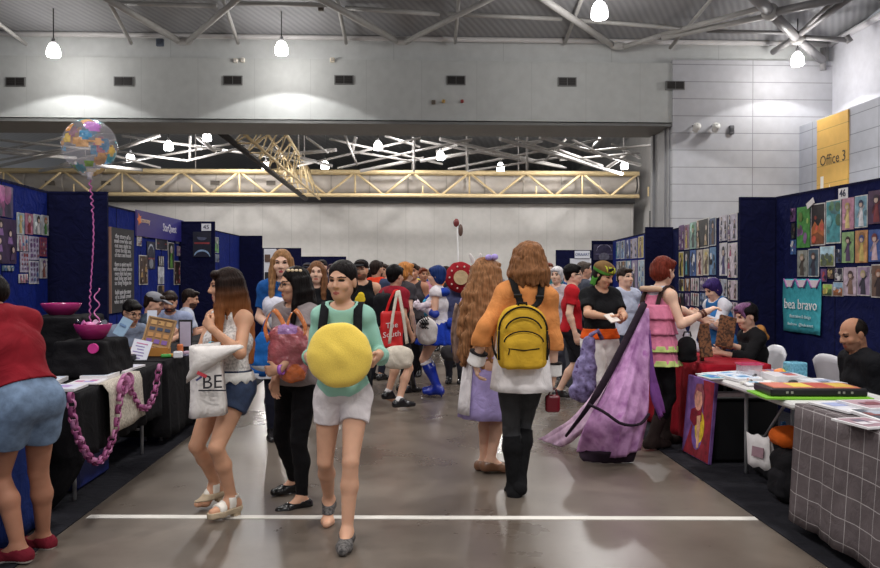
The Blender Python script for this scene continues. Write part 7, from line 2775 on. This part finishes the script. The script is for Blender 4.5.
tag(MB().box((0, 0, 0), (.14, .006, .19), R=rot('Z', -20) @ rot('X', -25) @ rot('Y', 20)).box((0, -.006, .02), (.08, .003, .02), R=rot('Z', -20) @ rot('X', -25) @ rot('Y', 20), m=1).build('paper_sheet', [mat('paper', (160, 190, 214)), mat('paper', (120, 150, 190))], None, loc=tuple(q)), 'pale blue sheet held up in front of the young man with glasses', 'paper')
q = at(152, 317, 8.75)
tag(MB().box((0, 0, 0), (.1, .006, .15), R=rot('Z', 10) @ rot('X', -20)).build('paper_sheet', mat('paper', (206, 212, 226)), None, loc=tuple(q)), 'small white sheet in front of the man in the grey cap', 'paper')
for (px, py, w_, d_, h_, ang, c_, lab) in ((752, 366, .24, .3, .02, 5, ((222, 222, 226), (130, 150, 200), (200, 180, 160)), 'white booklet pile beside the clear tray with the pink rim'), (775, 383, .16, .22, .006, -20, ((226, 226, 222), (200, 190, 170), (160, 160, 170)), 'loose white sheet in front of the orange fruit'),
                                      (822, 383, .26, .2, .012, 6, ((216, 214, 218), (180, 160, 150), (120, 130, 160)), 'white sheets between the blue box and the balding man'), (705, 374, .12, .2, .006, 14, ((216, 220, 222), (100, 160, 190), (190, 210, 220)), 'white print at the outermost far corner of the white table')):
    q = atz(px, py, ZW)
    stack(min(q[0], 2.9), min(q[1], 6.02), ZW + .001, w_, min(d_, .26), h_, ang, c_, lab, 'papers on the white table')
for i, (x, y, d, lab) in enumerate(((2.74, 6.46, (.56, .3, .52), 'large black box added to fill in the shade behind the leaning painting'), (2.86, 5.82, (.3, .3, .28), 'small black box added to fill in the shade under the white table'))):
    tag(MB().box((0, 0, d[2] / 2), d, bev=.03).box((0, 0, d[2]), (d[0] + .03, d[1] + .03, .03), bev=.01).build('shade_filler_box', mat('gloss', (20, 20, 23), .5), None, loc=(x, y, .009)), lab, 'tub')  # added black boxes, standing in for the shade under the table

for (x, y, w_, d_, h_, ang, c_, lab) in ((2.47, 5.8, .2, .3, .02, 6, ((196, 210, 226), (80, 140, 190), (226, 226, 230)), 'blue and white print pile along the front edge of the white table'), (2.76, 5.72, .22, .3, .045, -5, ((206, 200, 206), (190, 90, 80), (90, 110, 150)), 'tall comic pile in the middle of the white table'),
                                       (2.9, 5.45, .2, .28, .03, 9, ((214, 216, 222), (150, 160, 190), (110, 120, 130)), 'white comic pile behind the orange fruit'), (2.46, 5.5, .17, .2, .01, -8, ((220, 222, 226), (120, 170, 200), (200, 170, 160)), 'small pale print pile at the front edge beside the pens')):
    stack(x, y, ZW + .003, w_, d_, h_, ang, c_, lab, 'papers on the white table')
# ------------------------------------------------------------------ people further back
def simple(label, px, Y, yaw, H, hair, shirt, pants, skin=FAIR, fem=True, style='short', sleeve=.55, to=1.95, shoe=(36, 34, 36), w=1.0, head=(0, 0, 0), tank=False, group=None, hk=None, **kw):
    p = Person(label, pxY(px, Y), yaw, H, w=w, fem=fem, skin=skin, head=head, group=group, **kw)
    p.body()
    p.tee(shirt, 'top', sleeve=sleeve, hem=-.04, neck=.07 if not tank else .09, tank=tank, inf=.016)
    if pants:
        p.pants(pants, 'trousers' if to > 1.5 else 'shorts', to=to, inf=.012, loose=.008 if to < 1.5 else 0)
    p.shoes(shoe, 'shoe')
    if hair:
        p.hair(style, hair, seed=int(px), **(hk or {}))
    return p


p = simple('woman with long blonde hair in a blue and white costume', 282, 7.5, -172, 1.77, (150, 110, 74), (30, 84, 150), (34, 36, 52), style='long', hk=dict(L=.3, r=.026, spread=.5, back=125, fringe=False, face=-.03), head=(-4, 4, 0), sleeve=.7,
           armR=dict(t=('p', 272, 328, 7.3), hint=(.5, -.5, -1)), lip=(170, 70, 76))
p.garment('white_bodice', p.groups['torso'][1:5] + [q for q in p.groups['torso'] if q[0] == 'e'], mat('cloth', (216, 214, 226)), .022, planes=[(p.Cc + p.u * .09, p.u), (p.P + p.u * .06, -p.u), (p.P - p.f * .02, -p.f)])
p.skirt((24, 86, 160), top=.1, bot=-.3, r0=.14, r1=.3, name='blue_skirt')
p.skirt((216, 218, 226), top=-.28, bot=-.32, r0=.295, r1=.305, name='skirt_hem')
c = at(277, 318, 7.2)
fp = thing('plush_flower', 'grey and white plush with a green leaf held by the blonde woman', 'plush toy', (c[0], c[1], c[2] - .1))
sdf_obj('plush_body', [E((0, 0, .06), (.075, .06, .075)), E((-.05, 0, .12), (.05, .04, .05))], [mat('fluff', (206, 202, 200)), mat('fluff', (120, 120, 126))], fp, .008, k=.03, matfn=lambda q: (q[:, 2] > .11).astype(int))
sdf_obj('leaf', [E((.06, -.03, .12), (.05, .015, .075), rot('Y', 20))], mat('cloth', (76, 140, 50)), fp, .008)
c = at(263, 335, 7.1)
cb = thing('costume_bag', 'blue cloth bag hanging at the side of the blonde woman', 'bag', (c[0], c[1], c[2] - .3))
sdf_obj('bag_body', [E((0, 0, .16), (.085, .06, .17)), E((-.02, 0, .06), (.1, .07, .07))], [mat('cloth', (30, 96, 170)), mat('cloth', (206, 208, 216))], cb, .009, k=.05, wr=.004, matfn=lambda q: (q[:, 2] < .035).astype(int))
MB().poly([V3(-.02, 0, .3), V3(.02, 0, .42), V3(.08, 0, .5)], .01).build('strap', mat('cloth', (26, 80, 150)), cb)
p = simple('woman with long brown hair in a black top between the dark haired women', 317, 8.7, 176, 1.68, (116, 78, 52), (22, 21, 24), (30, 30, 36), style='long', hk=dict(L=.34, r=.026, spread=.4, back=125, fringe=False, face=-.03), head=(6, 2, 0))
p = simple('man in a black cap and a black tank top with a yellow and pink print', 361, 10.0, -168, 1.72, (40, 32, 28), (20, 20, 23), (40, 42, 50), fem=False, tank=True, skin=(206, 160, 132), head=(-20, 0, 0), beard=(120, 84, 66), w=1.08)
sdf_obj('cap', [E(p.hp(0, -.012, .06), V3(.092, .108, .07), p.Rh), E(p.hp(0, .13, .05), V3(.065, .07, .012), p.Rh @ rot('X', -12))], mat('cloth', (26, 25, 28)), p.t, .01, k=.015, planes=[(p.hp(0, 0, .032), -p.Rh[:, 2])])
mb = MB()
for dx, dz, r_, m_ in ((.0, .0, .07, 0), (.01, -.08, .06, 1), (-.01, .06, .045, 0), (.02, -.16, .05, 1), (.03, -.02, .03, 1)):
    q = p.Cc + p.r * (.03 + dx) + p.u * dz + p.f * .135
    mb.ball(q, (r_, .012, r_ * 1.1), m=m_, n=12)
mb.build('shirt_print', [mat('cloth', (226, 196, 50)), mat('cloth', (216, 150, 190))], p.t)
p = simple('man in an orange high visibility vest seen from behind', 376, 11.6, -40, 1.74, (48, 38, 34), (60, 70, 96), (40, 42, 56), fem=False, skin=(196, 150, 124), beard=(60, 46, 40))
p.tee((236, 70, 40), 'safety_vest', tank=True, hem=-.06, neck=.09, inf=.03)
p.garment('reflective_band', p.groups['torso'][:5], mat('gloss', (216, 216, 150), .3), .034, planes=[(p.P + p.u * .2, p.u), (p.P + p.u * .14, -p.u)])
# red tee with red bag
p = Person('short haired woman in a red t shirt carrying a red bag and a white handbag', pxY(394, 9.1), -42, 1.64, skin=(206, 160, 134), footR=('p', 399, 401, 8.95), footL=('p', 388, 393, 9.35), footyR=-30, footyL=-20, head=(0, 4, 0),
           armR=dict(t=(.2, .06, .86), hint=(.4, -1, -.2)), armL=dict(t=(-.17, .12, .95), hint=(-.3, -1, -.3)))
p.heel_up[-1] = .5
p.body()
p.tee((140, 28, 44), 't_shirt', sleeve=.7, hem=-.05, neck=.065, inf=.018)
p.pants((40, 36, 40), 'shorts', to=.8, inf=.014, loose=.008)
p.shoes((24, 23, 26), 'trainer', inf=.01, sole=(34, 33, 36))
for n_, sd in (('R', 1), ('L', -1)):
    p.garment('sock', clipped(p.groups['shin' + n_], [p.limb_clip(p.an[sd], p.kn[sd], .12)]) + p.groups['foot' + n_][:1], mat('cloth', (216, 212, 212)), .006)
p.hair('short', (20, 18, 19), seed=6, vol=1.1)
o = p.wpt(p.Cc + V3(0, -.17, -.2))
t = thing('backpack', 'black backpack worn by the woman in the red t shirt', 'backpack', tuple(o), R_(-42))
sdf_obj('main_compartment', [B((0, 0, .18), (.13, .06, .19), None, .06)], mat('cloth', (26, 26, 30)), t, .012, wr=.004)
for sd in (1, -1):
    mb = MB()
    band(mb, [q - (p.Cc + V3(0, -.17, -.2)) for q in p.strap_pts(sd, low=.1, out=.085)], .045, .012, p.r)
    mb.build('shoulder_strap', M_BLACK, t)


def tote(px0, px1, y0, y1, Y, label, c_, txt=None, strap=None, name='shoulder_bag', soft=False):
    a, b = at(px0, y0, Y), at(px1, y1, Y)
    w_, h_ = b[0] - a[0], a[2] - b[2]
    t = thing(name, label, 'bag', ((a[0] + b[0]) / 2, Y, b[2]))
    if soft:
        sdf_obj('bag_body', [E((0, 0, h_ * .42), (w_ * .5, .09, h_ * .42)), B((0, 0, h_ * .35), (w_ * .46, .075, h_ * .34), None, .06)], mat('cloth', c_), t, .01, k=.05, wr=.004)
    else:
        sdf_obj('bag_body', [B((0, 0, h_ / 2), (w_ / 2, .05, h_ / 2), None, .03)], mat('gloss', c_, .5), t, .01, wr=.006, wf=22)
    if txt:
        for i, tx in enumerate(txt):
            mb = MB()
            text_on(mb, tx, .085, (0, -.058, h_ * (.62 - .24 * i)), (1, 0, .12), (0, -1, 0))
            mb.build('printed_lettering', mat('paper', (230, 226, 226)), t)
    if strap is not None:
        q = at(*strap, Y + .12)
        for dx in (-.3, .3):
            mb = MB()
            band(mb, [V3(w_ * dx, 0, h_ * .9), V3(w_ * dx * .6 + (q[0] - (a[0] + b[0]) / 2) * .5, .02, (h_ + q[2] - b[2]) / 2), V3(q[0] - (a[0] + b[0]) / 2 + dx * .03, .1, q[2] - b[2]), V3(q[0] - (a[0] + b[0]) / 2 + dx * .03, .2, q[2] - b[2] - .03)], .035, .008, V3(1, 0, .3))
            mb.build('strap', mat('cloth', shade(c_, .95)), t)
    return t


tote(381, 403, 311, 348, 8.72, 'bright red carrier bag with white script on the woman in red t shirt', (206, 34, 36), ('The', 'South'), (396, 290))
tote(383.5, 413, 341, 368, 8.6, 'off white slouchy handbag hanging below the red carrier bag', (216, 206, 190), None, (398, 292), 'handbag', True)
# black staff
a, b = at(407.5, 352, 9.4), at(414, 388, 9.5)
tag(MB().tube(a, b, .03).tube(a, a + unit(a - b) * .3, .022).world('staff', mat('gloss', (28, 28, 32))), 'black staff slanting down beside the woman in the red t shirt', 'staff')
# orange haired person and others close behind
p = simple('person with orange hair just behind the short black haired woman', 405, 10.4, -60, 1.69, (196, 130, 70), (70, 66, 70), (30, 30, 36), style='messy', hk=dict(vol=1.1))
p = simple('man in a grey vest top standing left of the blue haired cosplayer', 413, 12.0, 170, 1.7, (60, 46, 38), (70, 66, 70), (28, 28, 34), fem=False, tank=True, skin=(196, 140, 112))
# sailor cosplayer
p = Person('cosplayer with a blue bob in a white and blue sailor costume with blue boots', pxY(438, 10.0), 76, 1.64, w=1.12, skin=(216, 172, 148), bust=1.15, head=(0, 2, 0), hips=1.08,
           armR=dict(t=('p', 421, 306, 9.75), hint=(.4, -.6, -1), curl=35), armL=dict(t=('p', 420, 307, 9.95), hint=(-.4, -.6, -1), curl=35), footR=(.1, .03, .11), footL=(-.1, -.02, .11))
p.body()
WHS = mat('cloth', (216, 210, 214))
BLS = mat('gloss', (24, 52, 150), .5)
p.tee(None, 'white_top', sleeve=.2, hem=.06, neck=.08, m=WHS, inf=.013)
sdf_obj('sailor_collar', [E(p.U - p.f * .06 + p.u * .0, V3(.17, .09, .06), np.stack([p.r, p.f, p.u], axis=1)), C(p.sh[1] * .5 + p.nb * .5, p.Cc + p.f * .13 + p.u * .06, .04), C(p.sh[-1] * .5 + p.nb * .5, p.Cc + p.f * .13 + p.u * .06, .04)], mat('cloth', (26, 60, 156)), p.t, .012, k=.03, cuts=[E(p.nb + p.f * .03, (.07, .08, .12), None)])
sdf_obj('chest_bow', [E(p.Cc + p.f * .15 + p.r * s_ * .06 + p.u * .04, (.055, .03, .035)) for s_ in (-1, 1)] + [C(p.Cc + p.f * .15 + p.u * .04, p.Cc + p.f * .15 - p.u * .12, .02, .03)], mat('cloth', (70, 170, 206)), p.t, .01, k=.02)
p.skirt(None, top=.1, bot=-.2, r0=.165, r1=.33, pleats=16, amp=.09, m=mat('cloth', (24, 54, 156)), name='pleated_skirt')
p.garment('hip_band', p.groups['torso'][:2] + p.groups['torso'][4:5], WHS, .03, planes=[(p.P + p.u * .1, p.u), (p.P + p.u * .0, -p.u)])
sdf_obj('back_bow', [E(p.P - p.f * .17 + p.u * .06 + p.r * s_ * .1, (.1, .035, .07)) for s_ in (-1, 1)] + [C(p.P - p.f * .18 + p.u * .02 + p.r * s_ * .05, p.P - p.f * .24 - p.u * .28 + p.r * s_ * .1, .03, .05) for s_ in (-1, 1)], mat('cloth', (24, 54, 156)), p.t, .012, k=.02)
for n_, sd in (('R', 1), ('L', -1)):
    p.garment('glove', clipped(p.groups['farm' + n_], [(p.el[sd] + unit(p.wr[sd] - p.el[sd]) * .01, -unit(p.wr[sd] - p.el[sd]))]) + p.groups['hand' + n_], mat('cloth', (220, 206, 216)), .006, wr=.001)
    p.garment('glove_cuff', [C(p.el[sd] - unit(p.wr[sd] - p.el[sd]) * .01, p.el[sd] + unit(p.wr[sd] - p.el[sd]) * .03, .05)], BLS, .004)
p.shoes(None, 'boot', high=.86, inf=.012, m=mat('gloss', (22, 46, 150), .22), heel=.045)
for n_, sd in (('R', 1), ('L', -1)):
    p.garment('boot_trim', clipped(p.groups['shin' + n_], [p.limb_clip(p.an[sd], p.kn[sd], .93), p.limb_clip(p.kn[sd], p.an[sd], .17)]), mat('cloth', (220, 216, 222)), .018)
p.hair('bob', (34, 56, 110), seed=4, vol=1.1)
tote(417, 437, 312, 344, 9.5, 'white drawstring bag with black scribble carried by the sailor costumed person', (206, 200, 198), None, None, 'cloth_bag', True)
mb = MB()
for i in range(6):
    q = at(421 + 2.5 * (i % 3), 316 + 4 * (i // 3), 9.4)
    mb.poly([q, q + V3(.03, 0, -.04), q + V3(-.02, 0, -.07), q + V3(.03, 0, -.1)], .008, 5)
tag(mb.world('scarf', mat('cloth', (30, 30, 34))), 'black and white bundle in the hands of the sailor costumed person', 'scarf')

# behind the sailor: red round hat, rabbit ears, brown shawl
p = simple('person in slate blue top behind the red round headpiece', 455, 11.2, 172, 1.6, (60, 44, 40), (76, 80, 116), (60, 60, 70), style='short')
c = p.wpt(p.hp(-.08, -.0, .06))
q = at(460.5, 277.5, 11.0)
t = thing('round_headpiece', 'big red round costume headpiece with a cream disc in its middle', 'costume', tuple(q - V3(0, 0, .2)))
sdf_obj('red_ring', [E((0, 0, .2), (.215, .09, .215))], mat('cloth', (150, 30, 40)), t, .012, wr=.004)
MB().tube((0, -.07, .2), (0, -.105, .2), .1, n=18).build('cream_disc', mat('cloth', (206, 180, 140)), t)
for i in range(10):
    a = i * PI / 5
    MB().ball((.155 * math.cos(a), -.075, .2 + .155 * math.sin(a)), .014, n=8).build('stud', mat('gloss', (226, 200, 190)), t)
p = simple('person wearing white rabbit ears far behind the ginger haired woman', 476, 12.2, 178, 1.62, (226, 220, 216), (190, 180, 186), (60, 60, 70), style='short')
t = thing('rabbit_ears', 'white rabbit ear headband standing up above the ginger hair', 'headband', tuple(p.wpt(p.hp(0, 0, .11))))
for s_, tl_ in ((-1, -22), (1, 10)):
    sdf_obj('ear', [E((s_ * .05, 0, .13), (.035, .02, .13), rot('Y', tl_))], mat('fluff', (222, 214, 212)), t, .012)
MB().poly([V3(-.09, 0, -.06), V3(-.06, 0, .0), V3(0, 0, .025), V3(.06, 0, .0), V3(.09, 0, -.06)], .012).build('band', mat('fluff', (222, 214, 212)), t)
SH = mat('mottle', (104, 78, 66), None, s=16, c2=(150, 120, 104))
mb = MB()
a, b = at(454, 302, 8.1), at(459, 365, 8.0)
G = [[at(456 - 5 * math.sin(PI * i / 10) + (12 + 3 * math.sin(PI * i / 9)) * j / 8, 303 + 58 * i / 9 + 2 * math.sin(j), 6.55 - .08 * math.sin(PI * j / 8) - .025 * math.sin(j * 2 + i * .4)) for j in range(9)] for i in range(10)]
mb.sheet(G, .012)
tag(mb.world('shawl', SH), 'brown patterned shawl hanging from the arm of the woman in the lilac dress', 'shawl')
tote(441, 460, 341, 360, 10.8, 'dark grey duffel bag hanging behind the blue boots', (66, 64, 66), None, (452, 318), 'duffel_bag', True)
# sign pole
a, b = at(459, 268, 13), at(457.5, 224, 13)
t = thing('sign_pole', 'slim white pole with a small red and brown figure on top', 'pole', (a[0], 13, a[2] - .9))
part(MB().tube(a - V3(0, 0, .9), b, .014), 'rod', mat('gloss', (206, 204, 204)), t)
part(MB().ball(b + V3(-.02, 0, .02), (.05, .03, .07)), 'red_head', mat('gloss', (130, 60, 60)), t)
part(MB().ball(b + V3(.05, 0, -.1), (.04, .03, .1)), 'brown_tail', mat('gloss', (110, 86, 76)), t)
simple('man in a black shirt holding up the slim pole', 459, 13.2, 170, 1.68, (40, 34, 32), (34, 34, 40), (40, 42, 50), fem=False)

# right: boy in red, others behind the orange jacket
p = simple('black haired boy in a red t shirt beside the orange jacket', 572, 9.6, -100, 1.66, (22, 19, 20), (186, 30, 40), (34, 34, 40), fem=False, to=.95, sleeve=.62, hk=dict(vol=1.06), footR=(.09, .14, .07), footL=(-.09, -.16, .09))
MB().poly([p.hp(.03, .11, -.012), p.hp(.08, .02, 0)], .006).build('glasses', M_BLACK, p.t)
p = simple('older man with grey brown hair looking right behind the boy in red', 583, 11.4, -80, 1.72, (84, 74, 68), (70, 74, 86), (44, 46, 56), fem=False, skin=(206, 156, 132))
p = simple('person with a white wig behind the orange sleeve', 557, 11.0, 150, 1.64, (216, 212, 214), (190, 176, 180), (60, 60, 70), style='bob', hk=dict(vol=1.08))
p = simple('person in a white and pale blue shirt behind the green headscarf', 624, 9.3, -150, 1.62, (50, 40, 36), (190, 196, 216), (40, 44, 60), fem=False, sleeve=.8)
p = simple('dark haired child standing behind the winged cosplayer', 636, 9.8, -150, 1.3, (34, 28, 26), (60, 66, 90), (40, 42, 54))
# capped heads behind the brunette
for (px, Y, H, hat, sh, lab) in ((308, 13.0, 1.72, (40, 42, 56), (60, 64, 90), 'person in a navy cap left of the brown haired woman'), (322, 14.5, 1.8, (56, 54, 58), (90, 84, 96), 'tall person in a grey cap behind the brown haired woman'), (332, 16.0, 1.74, (80, 60, 70), (120, 90, 110), 'person in a plum cap behind the mint top')):
    p = simple(lab, px, Y, 175, H, (46, 36, 32), sh, (40, 42, 54), fem=False)
    sdf_obj('cap', [E(p.hp(0, -.012, .06), V3(.092, .108, .07), p.Rh), E(p.hp(0, .13, .05), V3(.065, .07, .012), p.Rh)], mat('cloth', hat), p.t, .012, k=.015, planes=[(p.hp(0, 0, .032), -p.Rh[:, 2])])
# far crowd
rnd = random.Random(77)
HC = [('black', (24, 20, 20)), ('brown', (84, 58, 42)), ('fair', (160, 122, 84)), ('dark brown', (50, 38, 32)), ('reddish', (120, 60, 40))]
SC_ = [('white', (206, 204, 206)), ('black', (30, 30, 34)), ('blue', (60, 90, 150)), ('green', (80, 120, 80)), ('red', (160, 40, 46)), ('grey', (120, 120, 126)), ('yellow', (206, 180, 80)), ('purple', (110, 76, 140)), ('orange', (206, 120, 60)), ('pink', (206, 140, 160)), ('teal', (50, 130, 140))]
far = [(368, 17), (384, 15), (388, 19), (398, 21), (410, 15.5), (417, 18), (423, 14), (428, 19), (434, 16), (446, 15), (450, 18), (466, 15), (470, 19), (482, 14), (340, 20), (345, 16), (353, 19), (549, 15), (553, 19), (567, 17), (290, 18), (496, 20)]
used = set()
for i, (px, Y) in enumerate(far):
    hn, hc = HC[(i * 3 + i // 5) % 5]
    sn, sc = SC_[(i * 7 + i // 11) % 11]
    fem = i % 2 == 0
    near = {368: 'the capped man', 384: 'the orange safety vest', 388: 'the short haired woman in red', 398: 'the short haired woman in red', 410: 'the orange haired person', 417: 'the man in the grey vest top', 423: 'the sailor costume', 428: 'the sailor costume', 434: 'the sailor costume', 446: 'the red round headpiece', 450: 'the red round headpiece', 466: 'the red round headpiece', 470: 'the rabbit ears', 482: 'the ginger curls', 340: 'the mint top', 345: 'the mint top', 353: 'the capped man', 549: 'the orange jacket', 553: 'the orange jacket', 567: 'the boy in red', 290: 'the blonde woman', 496: 'the ginger curls'}[px]
    simple('distant visitor with %s hair and %s top behind %s' % (hn, sn, near), px, Y, rnd.choice([180, 160, 200, 0, 90, -90, 20]), rnd.uniform(1.6, 1.76), hc, sc, rnd.choice([(40, 42, 56), (30, 30, 34), (90, 84, 76), (60, 70, 100)]), fem=fem, style='short' if not fem or i % 4 else 'bob', group='distant visitors in the aisle',
           skin=rnd.choice([FAIR, SKIN, (186, 136, 108)]), res=.019)
